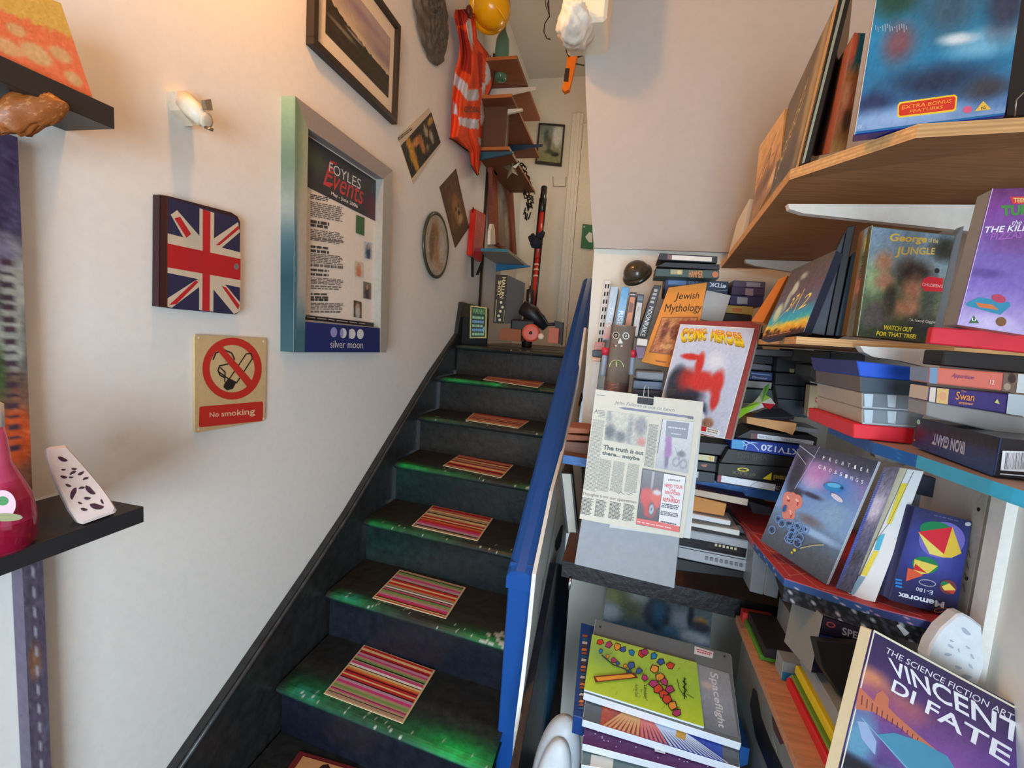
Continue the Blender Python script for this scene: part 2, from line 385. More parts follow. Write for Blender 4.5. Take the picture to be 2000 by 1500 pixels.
# ---- banister
ban = top('banister', 'glossy blue painted handrail and newel post with white turned balusters', 'banister', (-.235,1.9,0))
BLUE = (28,78,150)
nt_ = [Y(1003,1112,1.40),Y(1046,1118,1.40)]
np_ = box('newel_post', (-.282,1.385,0), (-.197,1.455,.985), BLUE, 'gloss', parent=ban, bevel=.004)
def rail_pt(y):  # middle of the rail's top
    t = (y-1.375)/(3.05-1.375); return Vector((-.237+.004*t, y, .972+(2.05-.972)*t))
prof = [(-.048,-.055),(-.048,-.018),(-.038,-.004),(-.018,.004),(.010,.004),(.030,-.004),(.042,-.018),(.042,-.055)]
V = []; ys = [1.365+i*(3.1-1.365)/12 for i in range(13)]
for y in ys:
    c = rail_pt(y)
    for a, b in prof: V.append(c+Vector((a,0,b)))
n = len(prof); F = [(i*n+j,(i+1)*n+j,(i+1)*n+(j+1)%n,i*n+(j+1)%n) for i in range(12) for j in range(n)]+[tuple(range(n)),tuple(range(12*n+n-1,12*n-1,-1))]
link('handrail', V, F, BLUE, 'gloss', parent=ban)
bal0 = None
for i in range(13):
    y = 1.50+i*.125; zb = .50+(y-1.40)*.6436; zt = rail_pt(y).z-.05
    if bal0 is None:
        H = zt-zb
        pr = [(.017,0),(.017,.09),(.012,.10),(.016,.11),(.010,.125),(.009,.17),(.015,.24),(.017,.27),(.010,.31),(.016,.325),(.010,.34),(.013,.36),(.017,.365),(.017,H)]
        pr = [(a,min(b,H)) for a,b in pr]
        bal0 = lathe('baluster', (-.226,y,zb), (0,0,1), pr, (232,230,222), 'satin', 12, parent=ban); by0, bz0 = y, zb
    else:
        c = bal0.copy(); COL.objects.link(c); c.location = (0,y-by0,zb-bz0); ORG[c.name] = ORG[ban.name]
# white string board under the balusters with flaking paint
a_ = Vector((-.243,1.46,.44)); 
prism('string_board', [Vector((-.240,1.456,.50)),Vector((-.240,3.0,1.50)),Vector((-.240,3.0,1.44)),Vector((-.240,1.456,.44))], Vector((.022,0,0)), (226,224,216), 'satin', parent=ban)
wp = [(1145,640),(1128,760),(1104,870),(1080,960),(1068,1020),(1047,1122),(1037,1225),(1025,1327),(1012,1430),(1008,1490),(1014,1488),(1029,1430),(1053,1327),(1064,1225),(1078,1122),(1107,1020),(1114,930),(1128,840),(1142,740),(1153,650)]
prism('chipped_board',[X(u,v,-.186) for u,v in wp],Vector((-.012,0,0)),(228,226,218),'satin',parent=ban)
A = Art(PX_(-.186,-1),base=.0006)
for x,y,a,b in ((1092,1051,6,26),(1074,1143,5,38),(1054,1229,6,34),(1033,1348,7,46),(1112,930,4,24),(1124,850,3,16),(1134,780,3,14)):
    A.poly([(x+a*.9*math.sin(t)*(1+.3*math.sin(3*t+x))-b*.22*math.cos(t)*-1*-1,y+b*math.cos(t)) for t in [k*.45 for k in range(14)]],(52,44,40))
for p in ([(1090,980),(1070,1090),(1050,1200)],[(1060,1130),(1046,1240),(1030,1350)]): A.line(p,1.0,(180,176,168))
A.done('paint_chips',ban,'matte')
# ---- striped mats on the treads
mats = [([(961,730),(1066,744),(1051,757),(943,741)],1),([(925,806),(1034,822),(1013,836),(909,820)],2),([(897,888),(1003,908),(979,933),(865,909)],3),
        ([(845,987),(963,1012),(933,1056),(804,1026)],4),([(781,1112),(910,1147),(871,1208),(727,1167)],5),([(711,1259),(850,1309),(787,1413),(632,1354)],6)]
PAL = {'r':(196,44,48),'c':(232,200,140),'p':(206,64,128),'k':(24,20,24),'t':(180,150,120),'g':(120,160,84),'w':(238,232,222),'m':(150,50,120),'o':(214,130,60),'l':(190,150,170)}
seq = {1:'rtrtrctrtrt',2:'rtrcrtkrtrct',3:'rtrkckrtkrcrkrt',4:'rkrtrctkctrckrorplkt',5:'tkgtpltkrcrotkwktpkgtlprkcr',6:'rcrkrlptgktpwkcorkrcrklpptgtkptkt'}
sn = ['top step below the landing','second step below the landing','third step below the landing','fourth step below the landing','fifth step below the landing','large lowest whole tread in view']
for (q,k),lab in zip(mats,sn):
    pl = Pl((0,0,ZL-.2*k+.0045),0,90)
    o = slab('stair_mat', q, pl, .003, (214,190,150), 'satin', label='pink and red striped plastic mat stuck on the '+lab, cat='mat', group='striped mats on the stair treads', bevel=.0008)
    s_ = seq[k]; rr = random.Random(k); wts = [rr.uniform(.5,1.5)*(.5 if ch == 'k' else 1) for ch in s_]; tot = sum(wts); t0 = .02; A = Art(pl, quad=q)
    A.o = .0006
    for ch, wt in zip(s_,wts):
        t1 = t0+.96*wt/tot; A.o = .0006; A.poly([(.02,t0),(.98,t0),(.98,t1),(.02,t1)], PAL[ch]); t0 = t1
    A.done('stripes', o, 'satin')
pl = Pl((0,0,ZL-.2*7+.006),0,90)
q = [(585,1466),(700,1500),(660,1560),(540,1530)]
o = slab('picture_mat', q, pl, .004, (110,34,36), 'satin', label='dark red bordered picture mat on the bottom tread', cat='mat')
Art(pl,quad=q).poly([(.1,.12),(.92,.12),(.92,.9),(.1,.9)],(206,150,100)).poly([(.45,.2),(.52,.14),(.6,.24),(.72,.3),(.6,.5),(.4,.45)],(60,34,28)).done('print',o)
# ================================================================ LEFT WALL
def wallpl(d): return PX_(WALL+d,-1)
# slotted shelf strip painted over in patches
def strip(name,label,u0v0,u1v1,w_,zt,zb,fn,slots):
    pl = wallpl(.03); a = X(*u0v0,WALL+.03); b = X(*u1v1,WALL+.03); return
y0s = X(60,900,WALL+.03).y
s1 = top('shelf_upright', 'colourfully paint-splashed slotted metal shelf upright at the left edge', 'upright', (WALL+.015,.62,0))
def upr(z0,z1,ya,yb,parent,fn,nm):
    nx, ny = 8, 120; V = []; C = []
    S,T = np.meshgrid(np.linspace(0,1,nx+1),np.linspace(0,1,ny+1)); cc = lin_np(fn(S.ravel(),T.ravel()))
    for s,t in zip(S.ravel(),T.ravel()): V.append(Vector((WALL+.03, ya+(yb-ya)*s, z1+(z0-z1)*t)))
    W = nx+1; F = [(j*W+i,(j+1)*W+i,(j+1)*W+i+1,j*W+i+1) for j in range(ny) for i in range(nx)]
    n0 = len(V)
    for y in (ya,yb):
        for z in (z1,z0): V.append(Vector((WALL+.001,y,z)))
    cc = np.vstack([cc,cc[:4]])
    F += [(n0,0,ny*W,n0+1),(nx,n0+2,n0+3,ny*W+nx)]
    return link(nm, V, F, cc, 'paint_old', parent=parent, vcol=True)
ye = X(30,600,WALL+.03).y
def camo(S,T):
    C = picture([(0,(70,60,90)),(.3,(60,54,80)),(.45,(60,64,50)),(.6,(96,88,80)),(.8,(150,80,50)),(1,(90,60,50))],
      [(.7,.52,.3,.1,(150,150,140),.2),(.8,.38,.3,.12,(160,156,144),.2),(.3,.62,.3,.1,(70,90,52),.3),(.7,.80,.4,.08,(196,84,40),.2),(.2,.15,.4,.1,(46,44,84),.3),(.4,.3,.5,.05,(120,110,130),.3)],12,5,3)(S,T)
    sl = (np.abs(S-.7)<.1)&(np.mod(T*34,1)<.45)&(T>.3)&(T<.85); C[sl] = (70,50,60); return C
def lowc(S,T):
    C = picture([(0,(86,76,92)),(.5,(92,82,98)),(1,(80,70,86))],[(.4,.22,.3,.03,(130,92,70),.4),(.5,.7,.2,.08,(170,180,170),.2),(.8,.95,.3,.08,(180,190,180),.2)],9,6,5)(S,T)
    sl = (np.abs(S-.5)<.06)&(np.mod(T*30,1)<.4); C[sl] = (160,156,170); return C
zt = X(25,265,WALL+.03).z; zb = X(60,985,WALL+.03).z
upr(zb,zt,X(-60,600,WALL+.03).y,X(50,640,WALL+.03).y,s1,camo,'upper_length')
ya, yb = X(52,1300,WALL+.03).y, X(92,1300,WALL+.03).y
upr(.0,zb-.05,ya,yb,s1,lowc,'lower_length')
# two black floating shelves
DK = (34,31,31)
a = Z(0,115,2.082); b = Z(232,214,2.082); bb = Z(232,249,2.045); x_f = b.x
hexa('floating_shelf', [Vector((x_f,bb.y,2.082)),Vector((x_f,-.2,2.082)),Vector((x_f,-.2,2.042)),Vector((x_f,bb.y,2.042))], Vector((WALL-x_f,0,0)), (44,38,36), 'satin', bevel=.001, label='black floating shelf high on the left wall', cat='shelf', group='black shelves on the left wall')
b = Z(281,989,1.30); xf2 = b.x
hexa('floating_shelf', [Vector((xf2,b.y,1.30)),Vector((xf2,-.2,1.30)),Vector((xf2,-.2,1.267)),Vector((xf2,b.y,1.267))], Vector((WALL-xf2,0,0)), (40,38,40), 'satin', bevel=.001, label='black floating shelf low on the left wall under the air freshener', cat='shelf', group='black shelves on the left wall')
prism('shelf_bracket', [Vector((WALL,.60,1.265)),Vector((-.955,.60,1.265)),Vector((-.95,.60,1.252)),Vector((WALL,.60,1.222))], Vector((0,.022,0)), (214,200,180), 'satin', label='cream metal bracket poking out under the low black shelf', cat='bracket', group='brackets')
# brown stained lump under the upper shelf
pr = [Z(0,205,2.04),Z(90,197,2.04),Z(130,190,2.04),Z(143,200,2.04)]
bm = bmesh.new(); bmesh.ops.create_icosphere(bm, subdivisions=4, radius=1); vv = []
p0 = Y(-10,232,.60); p1 = Y(122,206,.66); ax = p1-p0; mid = (p0+p1)/2
for v in bm.verts:
    n = v.co; k = 1+.16*math.sin(9*n.x+3)+.08*math.sin(17*n.y+12*n.z)+.05*math.sin(31*n.x+9*n.z)
    rr = .026*k*(1.15-.35*n.x); vv.append(mid+ax*.56*n.x+Vector((0,n.y*.024,n.z*rr)))
link('bracket_end', vv, [tuple(x.index for x in f.verts) for f in bm.faces], [(150,84,36) if random.random() < .9 else (176,110,60) for f in bm.faces], 'paint_old', smooth=True, label='rusty brown bracket arm under the high black shelf', cat='bracket', group='brackets')
bm.free()
# floral box / card on the upper shelf
pl = PX_(x_f-.015,-1); q = [(-60,-60),(118,6),(180,190),(-60,87)]
o = slab('floral_book', q, pl, .03, (214,170,90), 'paper', label='yellow and orange floral hardback standing on the high black shelf', cat='book', bevel=.001)
A = Art(pl,quad=q); A.paint(FULL,50,40,picture([(0,(224,176,80)),(.42,(226,176,84)),(.47,(236,122,74)),(1,(240,120,76))],[(.15,.65,.12,.1,(226,170,110),.2),(.45,.62,.1,.07,(222,168,112),.2),(.6,.8,.14,.1,(224,176,120),.2),(.82,.7,.1,.08,(222,170,116),.2),(.35,.86,.12,.08,(226,170,116),.2),(.88,.9,.07,.06,(222,176,120),.2),(.1,.9,.1,.06,(214,160,110),.2),(.05,.3,.12,.2,(236,196,120),.2)],7,7,4))
for i in range(34):
    x = .42+random.random()*.42; y = .12+random.random()*.22; A.o -= A.st; A.line([(x,y),(x+random.uniform(.0,.03),y+random.uniform(.02,.05))],.006,(70,50,30))
A.done('cover_print',o)
# spray bottle of pink liquid
c = Z(-14,1072,1.30)
pb = top('spray_bottle', 'pink plastic spray bottle at the left end of the low black shelf', 'bottle', c)
pr = [(.046,0),(.052,.01),(.053,.05),(.048,.085),(.036,.115),(.026,.14),(.022,.18),(.019,.20)]
lathe('bottle_body', c, (0,0,1), pr, [(150,20,50),(150,20,50),(176,40,80),(196,60,100),(206,80,120),(214,90,130),(214,90,130)], 'glassy', 32, parent=pb)
lathe('bottle_cap', c+Vector((0,0,.20)), (0,0,1), [(.02,0),(.02,.035),(.014,.04)], (222,214,206), 'satin', 20, parent=pb)
lpl = Pl(c+Vector((.052,-.0,0)),-70); lq = [(-10,965),(30,962),(34,1000),(-10,1014)]
tc_ = (Vector((0,0,c.z))-c).normalized()
Art(Pl(c+tc_*.056,math.degrees(math.atan2(-tc_.x,-tc_.y)))).ell(5,985,26,28,(226,190,200)).ell(5,978,12,9,(80,140,90)).ell(10,1010,34,8,(150,150,110)).done('bottle_label',pb,'print')
# air freshener: tapered white case with leaf holes
def freshener(name,label,pl,outline,th,leaves,col=(232,222,214),leafcol=(60,26,40),rim=True,group='air fresheners'):
    P = [pl.q(*p) for p in outline]; ctr = sum(P,Vector())/len(P); back = [p-pl.n*th for p in P]; fr = [ctr+(p-ctr)*.93+pl.n*.004 for p in P]
    n = len(P); V = back+P+fr; F = []
    for k in (0,1):
        for i in range(n): F.append((k*n+i,k*n+(i+1)%n,(k+1)*n+(i+1)%n,(k+1)*n+i))
    F.append(tuple(2*n+i for i in range(n))); F.append(tuple(reversed(range(n))))
    o = link(name, V, F, [col]*len(F), 'satin', label=label, cat='air freshener', group=group)
    bm = bmesh.new(); bm.from_mesh(o.data); bmesh.ops.recalc_face_normals(bm, faces=bm.faces); bm.to_mesh(o.data); bm.free()
    A = Art(pl,base=.0046)
    for x,y,r,a in leaves:
        ar = math.radians(a); L = []
        for i in range(10):
            t = i/9*math.pi; L.append((r*1.25*math.cos(t), r*.75*math.sin(t)))
        L += [(-r*.5,-r*.25),(r*.3,-r*.15)]
        A.o = .0046; A.poly([(x+px*math.cos(ar)-py*math.sin(ar), y+px*math.sin(ar)+py*math.cos(ar)) for px,py in L], leafcol)
    A.done('leaf_holes', o, 'matte'); return o
def zz(ox,oy,sc_): return lambda *p: (ox+p[0]/sc_, oy+p[1]/sc_)
z3 = zz(0,760,2.028)
outl = [z3(*p) for p in ((184,235),(200,228),(258,222),(300,268),(350,325),(400,385),(440,440),(462,478),(455,490),(330,535),(310,530),(275,480),(235,400),(205,330),(185,265))]
lv = [(248,275,13,20),(292,315,7,0),(318,332,9,-30),(252,346,9,10),(288,334,9,150),(280,348,6,0),(338,357,8,160),(270,380,8,20),(322,394,8,170),(293,415,16,110),(358,398,16,40),(344,430,9,0),(382,460,18,10),(332,474,9,10),(404,445,7,60),(316,450,6,20),(250,318,6,0)]
freshener('air_freshener','white tapered air freshener with leaf-shaped holes on the low black shelf',Pl(Z(330,1010,1.302)if 0 else Z(*z3(330,535),1.303),-62,18),outl,.035,[(*z3(a,b),r/1.6,g) for a,b,r,g in lv],(204,184,176))
# broken white socket
so = top('light_fitting', 'small broken white wall light fitting above the flag notebook', 'light fitting', X(372,205,WALL))
c = X(352,205,WALL)
prism('backplate', [X(u,v,WALL+.03) for u,v in ((345,178),(372,176),(388,190),(392,240),(378,246),(352,215),(346,195))], Vector((-.03,0,0)), (232,216,190), 'satin', parent=so)
tube('socket_body', [X(360,200,WALL+.025),X(378,215,WALL+.055),X(398,236,WALL+.08)], [.024,.022,.017], (234,220,196), 'satin', 16, parent=so)
lathe('socket_ring', X(398,234,WALL+.08), (1,.1,-.25), [(.014,0),(.018,.004),(.018,.010),(.011,.012)], (220,204,178), 'satin', 20, parent=so)
prism('broken_tab', [X(u,v,WALL+.085) for u,v in ((392,196),(404,194),(408,216),(396,214))], Vector((.012,0,0)), (130,112,90), 'satin', parent=so)
tube('terminal', [X(400,248,WALL+.085),X(416,254,WALL+.10)], .004, (150,130,104), 'metal', 8, parent=so)
# flag notebook
pl = wallpl(.022); z2 = zz(0,360,2.778)
q = [(312,380),(468,428),(467,614),(310,599)]
N_ = [pl.q(*p) for p in ((312,380),(330,383),(452,415),(464,423),(469,434),(468,600),(464,611),(456,614),(310,599))]
o = prism('flag_notebook', N_, Vector((-.02,0,0)), (52,24,26), 'satin', label='worn notebook cover with a red, white and blue crossed flag, hung on the left wall', cat='notebook')
A = Art(pl,base=.0006)
def zp(*pp): return [z2(*p) for p in pp]
A.poly(zp((905,68),(1275,180),(1300,205),(1300,690),(1278,706),(905,672)), (42,42,74))
CR = (206,190,166); RD = (186,34,40)
A.poly(zp((960,140),(1090,290),(1090,360),(1000,300),(925,165)),CR).poly(zp((1290,205),(1300,260),(1200,345),(1300,370),(1300,400),(1150,345),(1150,300)),CR)
A.poly(zp((1060,520),(1095,510),(1095,545),(930,670),(895,660),(905,620)),CR).poly(zp((1140,500),(1200,520),(1300,640),(1298,690),(1268,704),(1140,550)),CR)
A.poly(zp((945,185),(975,175),(1035,270),(1010,290)),RD).poly(zp((1290,225),(1298,240),(1190,330),(1170,330)),RD).poly(zp((1060,520),(1075,530),(955,650),(915,655)),RD).poly(zp((1200,550),(1225,560),(1298,655),(1290,680)),RD)
A.poly(zp((1080,130),(1160,155),(1155,690),(1078,682)),CR).poly(zp((905,265),(1303,370),(1302,560),(905,480)),CR)
A.poly(zp((1098,135),(1140,150),(1135,688),(1095,684)),RD).poly(zp((905,320),(1303,405),(1302,520),(905,450)),(182,30,36))
A.poly(zp((868,56),(903,64),(903,668),(864,664)), (62,30,28)); A.line(zp((905,70),(903,668)),1.6,(92,40,36))
A.ell(*z2(1280,446),5,6,(120,110,110)); A.done('cover_print', o)
# no smoking sign
pl = wallpl(.008)
N_ = [pl.q(*z2(*p)) for p in ((1062,815),(1440,835),(1446,860),(1438,1275),(1428,1285),(1070,1348),(1058,1338),(1056,830))]
o = prism('no_smoking_sign', N_, Vector((-.006,0,0)), (206,178,130), 'satin', label='yellowed no smoking sign with a red barred circle, below the flag notebook', cat='sign')
A = Art(pl,base=.0006); RS = (196,48,40)
A.ring(*z2(1258,1000),58,60.5,14,14,RS)
K = (40,34,30)
A.line(zp((1190,1020),(1245,1060)),2.4,K)
A.line(zp((1240,1060),(1335,920),(1362,918),(1368,945),(1282,1078)),2.2,K)
A.poly(zp((1240,1050),(1282,1072),(1262,1110),(1230,1118),(1210,1100),(1218,1078)),K)
A.line(zp((1155,950),(1170,915),(1215,898),(1255,915),(1270,945),(1262,970),(1235,975),(1190,985),(1182,1010),(1192,1035),(1215,1048)),2.6,K).line(zp((1195,995),(1220,1020),(1218,1070)),2.4,K)
A.poly(zp((1165,885),(1195,870),(1378,1080),(1350,1110)),RS)
A.poly(zp((1080,1212),(1088,1206),(1420,1178),(1426,1186),(1424,1278),(1416,1284),(1085,1318),(1078,1310)),RS)
A.text('No smoking',[z2(*p) for p in ((1136,1238),(1382,1212),(1382,1258),(1136,1272))],(226,196,160),.012)
for p in ((1076,832),(1428,852),(1075,1330),(1428,1272)): A.ell(*z2(*p),2,2.2,(236,226,200))
A.done('sign_print', o)
# events poster in a silver frame
z5 = zz(540,180,2.885); FP = WALL+.05
def F5(*pp): return [z5(*p) for p in pp]
fr = top('poster_frame', 'tall silver framed events poster with a blue base strip on the left wall', 'poster', X(665,690,WALL))
SV = (160,160,156); pl = PX_(FP,-1)
TLo,TRo,BRo,BLo = F5((105,20),(655,440),(620,1468),(95,1466)); TLi,TRi,BRi,BLi = F5((178,205),(602,490),(583,1330),(158,1292)); BLb,BRb = F5((158,1466),(583,1466))
def bar(name,q,c,parent,plane=pl,dep=.048,mat='metal',**k): return slab(name,q,plane,dep,c,mat,parent=parent,**k)
bar('frame_bar',[TLo,TRo,TRi,TLi],(150,140,134),fr,mat='satin'); bar('frame_bar',[TRo,BRo,BRb,TRi],(164,162,152),fr,mat='satin')
lb = bar('frame_bar',[TLo,TLi,BLb,BLo],(172,166,148),fr,mat='satin')
A = Art(pl); A.paint([TLo,TLi,BLb,BLo],6,60,picture([(0,(150,160,130)),(.35,(178,168,146)),(.7,(170,164,150)),(.82,(110,136,140)),(.9,(60,104,116)),(1,(70,110,120))],[(.0,.1,.5,.25,(110,140,110),.5),(0,.65,.25,.3,(60,110,130),.4)],2,3,2)); A.done('paint_fade',lb,'satin')
sp = Pl((0,X(*TLo,FP).y-.0006,0),0)     # green-blue sprayed outer side
P1, P2 = X(*TLo,FP), X(*BLo,FP); V = []; C = []
for j in range(31):
    t = j/30; p = P1.lerp(P2,t); c = picture([(0,(150,176,140)),(.25,(100,126,108)),(.42,(150,156,148)),(.55,(66,98,106)),(.7,(30,68,82)),(1,(54,90,96))])(np.array([0.]),np.array([t]))[0]
    V += [p+Vector((0,-.001,0)), Vector((WALL,p.y-.001,p.z))]; C += [c,c]
link('frame_side', V, [(2*j,2*j+1,2*j+3,2*j+2) for j in range(30)], lin_np(np.array(C)), 'satin', parent=fr, vcol=True)
bs = bar('base_panel',[BLi,BRi,BRb,BLb],(30,44,104),fr,mat='satin')
A = Art(pl); 
for i,(x,y) in enumerate(((322,1353),(375,1358),(425,1362),(471,1363))):
    A.ell(*z5(x,y),6.6,9.8,(214,218,222) if i else (150,150,200))
    if i in (1,2): A.ell(*z5(x-(9 if i == 1 else 14),y),3.4 if i == 1 else 1.8,9.2,(150,150,200) if i == 1 else (190,196,206))
A.text('silver moon',F5((302,1398),(486,1404),(486,1444),(302,1440)),(214,212,214)); A.done('logo_print',bs)
pl2 = PX_(WALL+.014,-1)
q0 = F5((160,180),(625,480),(606,1345),(140,1300))
po = slab('poster_sheet', q0, pl2, .004, (232,222,208), 'paper', parent=fr)
A = Art(pl2); qh = F5((178,248),(574,508),(566,732),(170,532)); A.h = None
A.paint(qh,30,16,picture([(0,(58,62,66)),(1,(48,50,60))],[(.9,.7,.12,.3,(84,36,52),.3),(.1,.4,.1,.2,(70,76,60),.4)],3,3,8))
A.text('Events',F5((270,395),(490,530),(490,640),(262,520)),(206,52,56),0.0,.35)
A.text('E',F5((270,370),(340,400),(345,535),(262,520)),(206,56,58),-.01,.4)
A.text('FOYLES',F5((298,392),(476,494),(472,550),(295,446)),(236,232,224),-.005)
A.text('May - June 2006',F5((308,558),(458,634),(455,660),(306,584)),(240,236,230),.01)
ys_ = [(572,600,3,1),(612,700,8,0),(712,742,1,1),(735,760,1,1),(768,835,7,0),(812,830,1,0),(858,880,1,1),(880,905,1,1),(905,960,6,0),(960,985,1,0),(990,1010,1,1),(1015,1035,1,1),(1042,1080,5,0),(1085,1110,2,0),(1128,1145,1,1),(1145,1165,1,1),(1158,1180,1,1),(1185,1225,5,0),(1228,1245,1,0)]
for a,b_,n,bd in ys_:
    sl = (1245-a)/1245*.36; dy = 200*sl
    A.micro(F5((190,a),(386,a+dy),(386,b_+dy),(190,b_)), n, (70,66,66) if bd else (120,114,110), .95 if not bd else .6, .6)
def ph(x,y,w_,h_,c1,c2):
    A.paint(F5((x,y),(x+w_,y+w_*.25),(x+w_,y+h_+w_*.2),(x,y+h_)),6,10,picture([(0,c1),(1,c1)],[(.5,.65,.3,.5,c2,.3),(.5,.3,.16,.14,(200,150,120),.3)],6,3,int(x)))
A.poly(F5((446,690),(493,708),(491,810),(444,792)),(60,104,62)); ph(492,840,44,94,(186,196,206),(50,70,96)); ph(436,950,48,84,(214,200,180),(206,130,90)); ph(486,1066,44,94,(120,110,100),(60,52,50)); ph(432,1172,44,94,(90,70,56),(190,186,176))
A.poly(F5((160,1255),(546,1300),(544,1322),(158,1280)),(40,36,40)); A.micro(F5((165,1258),(540,1303),(540,1318),(165,1274)),1,(190,186,180),.98,.3)
A.done('poster_print',po)
bar('mount_gap',F5((178,205),(602,490),(600,500),(178,222)),(40,34,40),fr,plane=PX_(WALL+.03,-1),dep=.02,mat='satin')
# dark framed photograph
z4 = zz(540,0,4.1667); pl = wallpl(.030)
pf = top('shoreline_photograph', 'large black framed photograph of a dark shoreline under pale sky, top left wall', 'picture', X(700,150,WALL))
O = [X(u,v,WALL+.03) for u,v in ((612,88),(787,56),(773,236))]
yA,yB = O[0].y, (O[1].y+O[2].y)/2; zB,zT = X(610,89,WALL+.03).z, O[1].z; zB = (zB+O[2].z)/2
def wb(name,y0,y1,z0,z1,x0,x1,c,parent,mat='satin',**k): return hexa(name,[Vector((x1,y0,z1)),Vector((x1,y1,z1)),Vector((x1,y1,z0)),Vector((x1,y0,z0))],Vector((x0-x1,0,0)),c,mat,parent=parent,**k)
fw = .024; xf = WALL+.03
for a_ in ((yA,yB,zB,zB+fw),(yA,yB,zT-fw,zT),(yA,yA+fw*1.1,zB+fw,zT-fw),(yB-fw,yB,zB+fw,zT-fw)): wb('frame_bar',a_[0],a_[1],a_[2],a_[3],WALL,xf,(50,40,32),pf)
wb('mat_board',yA+fw,yB-fw,zB+fw,zT-fw,WALL,WALL+.012,(228,214,190),pf,'paper')
pm = wallpl(.0135)
def wallart(name,y0,y1,z0,z1,fn,nx,ny,x,parent,mat='print'):
    S,T = np.meshgrid(np.linspace(0,1,nx+1),np.linspace(0,1,ny+1)); c = lin_np(fn(S.ravel(),T.ravel())); W = nx+1
    V = [Vector((x,y0+(y1-y0)*s,z1+(z0-z1)*t)) for s,t in zip(S.ravel(),T.ravel())]
    return link(name,V,[(j*W+i,(j+1)*W+i,(j+1)*W+i+1,j*W+i+1) for j in range(ny) for i in range(nx)],c,mat,parent=parent,vcol=True)
mw = .062
def shore(S,T):
    C = picture([(0,(176,160,160)),(.3,(170,150,140)),(.55,(206,186,156)),(1,(206,186,156))],[(.5,.2,.3,.06,(150,130,140),.6),(.9,.45,.3,.1,(150,132,136),.7)],4,3,11)(S,T)
    hz = .54+.06*np.sin(S*2.5)+.02*vn(S,T*0,9,4)+.10*(S-.5); m = T > hz; D = picture([(0,(62,50,40)),(1,(52,44,38))],[(.25,.72,.2,.03,(120,110,96),.4),(.4,.62,.12,.02,(160,150,136),.4),(.6,.75,.2,.1,(50,52,36),.4)],9,9,12)(S,T); C[m] = D[m]
    return C
wallart('photo_print',yA+fw+mw,yB-fw-mw*.6,zB+fw+mw,zT-fw-mw,shore,70,60,WALL+.0130,pf)
# flag postcard with flags photo
pl = wallpl(.004); q = [z4(*p) for p in ((985,1120),(1260,870),(1345,1170),(1105,1500))]
pts = [(776,268),(838,210),(860,282),(806,359)]
o = slab('postcard', pts, pl, .003, (214,196,168), 'paper', label='white sheet with a dark photo of yellow figures, pinned askew on the left wall', cat='postcard', bevel=0)
A = Art(pl,quad=[z4(*p) for p in ((1012,1185),(1258,912),(1335,1160),(1100,1452))])
A.paint(FULL,30,26,picture([(0,(60,56,46)),(1,(50,46,40))],[(.2,.5,.07,.6,(206,150,60),.15),(.38,.3,.14,.12,(196,130,70),.2),(.5,.5,.06,.3,(176,120,70),.2),(.7,.3,.04,.2,(170,160,140),.2),(.8,.6,.04,.2,(176,164,140),.2),(.9,.2,.1,.1,(186,140,60),.2),(.62,.75,.05,.1,(120,110,100),.2)],16,9,6))
A.h = None; A.micro([z4(*p) for p in ((985,1122),(1105,1025),(1112,1050),(992,1148))],2,(90,74,60),.98,.6); A.done('photo_print', o, 'matte')
# lion postcard
z7 = zz(780,300,3.75); pl = wallpl(.004); q = [z7(*p) for p in ((296,245),(415,112),(510,540),(410,690))]
o = slab('lion_card', q, pl, .003, (110,76,56), 'paper', label='brown card with a lion portrait pinned on the left wall', cat='postcard', bevel=0)
A = Art(pl,quad=q); A.paint(FULL,26,40,picture([(0,(96,68,54)),(.4,(86,60,44)),(.7,(110,80,50)),(1,(86,62,46))],[(.5,.45,.38,.3,(120,84,50),.5),(.55,.5,.2,.18,(160,116,70),.4),(.6,.62,.12,.1,(176,136,90),.3),(.5,.5,.05,.03,(50,34,26),.3),(.68,.5,.04,.03,(50,34,26),.3),(.62,.6,.07,.04,(60,44,34),.3),(.62,.72,.16,.06,(186,156,110),.4)],8,6,7)); A.done('card_print', o, 'matte')
# oval plate
def disc(name,label,cat,px,pz,ry,rz,th,prof,col,mat='satin',seg=40,grp=None):
    pass
pc = X(853,480,WALL+.02); rz = abs(X(853,419,WALL+.02).z-X(853,542,WALL+.02).z)/2
pc = Vector((WALL,pc.y,X(855,481,WALL+.02).z)); ry = abs(X(828,480,WALL+.02).y-X(880,480,WALL+.02).y)/2; rr = (rz+ry)/2
pt = lathe('wall_plate', pc, (1,0,0), [(rr*.86,0),(rr,.012),(rr,.022),(rr*.95,.026),(rr*.90,.020)], (60,62,46), 'gloss', 48, label='round green-rimmed picture plate hung beside the lion card', cat='plate')
V = []; C = []; nr = 16; ns = 48
S = np.array([[.5+.5*(i/nr)*math.cos(2*math.pi*j/ns) for j in range(ns)] for i in range(nr+1)]).ravel(); T = np.array([[.5-.5*(i/nr)*math.sin(2*math.pi*j/ns) for j in range(ns)] for i in range(nr+1)]).ravel()
cc = lin_np(picture([(0,(168,160,140)),(1,(176,164,146))],[(.38,.35,.16,.25,(150,110,76),.4),(.5,.6,.2,.2,(170,126,92),.4),(.28,.5,.1,.3,(120,96,70),.3),(.75,.5,.16,.3,(190,184,170),.4),(.65,.82,.2,.08,(176,150,120),.3)],10,5,9)(S,T))
for s,t in zip(S,T): V.append(pc+Vector((.0215,(s-.5)*2*rr*.9,(.5-t)*2*rr*.9)))
link('plate_picture', V, [(i*ns+j,i*ns+(j+1)%ns,(i+1)*ns+(j+1)%ns,(i+1)*ns+j) for i in range(nr) for j in range(ns)], cc, 'gloss', parent=pt, vcol=True)
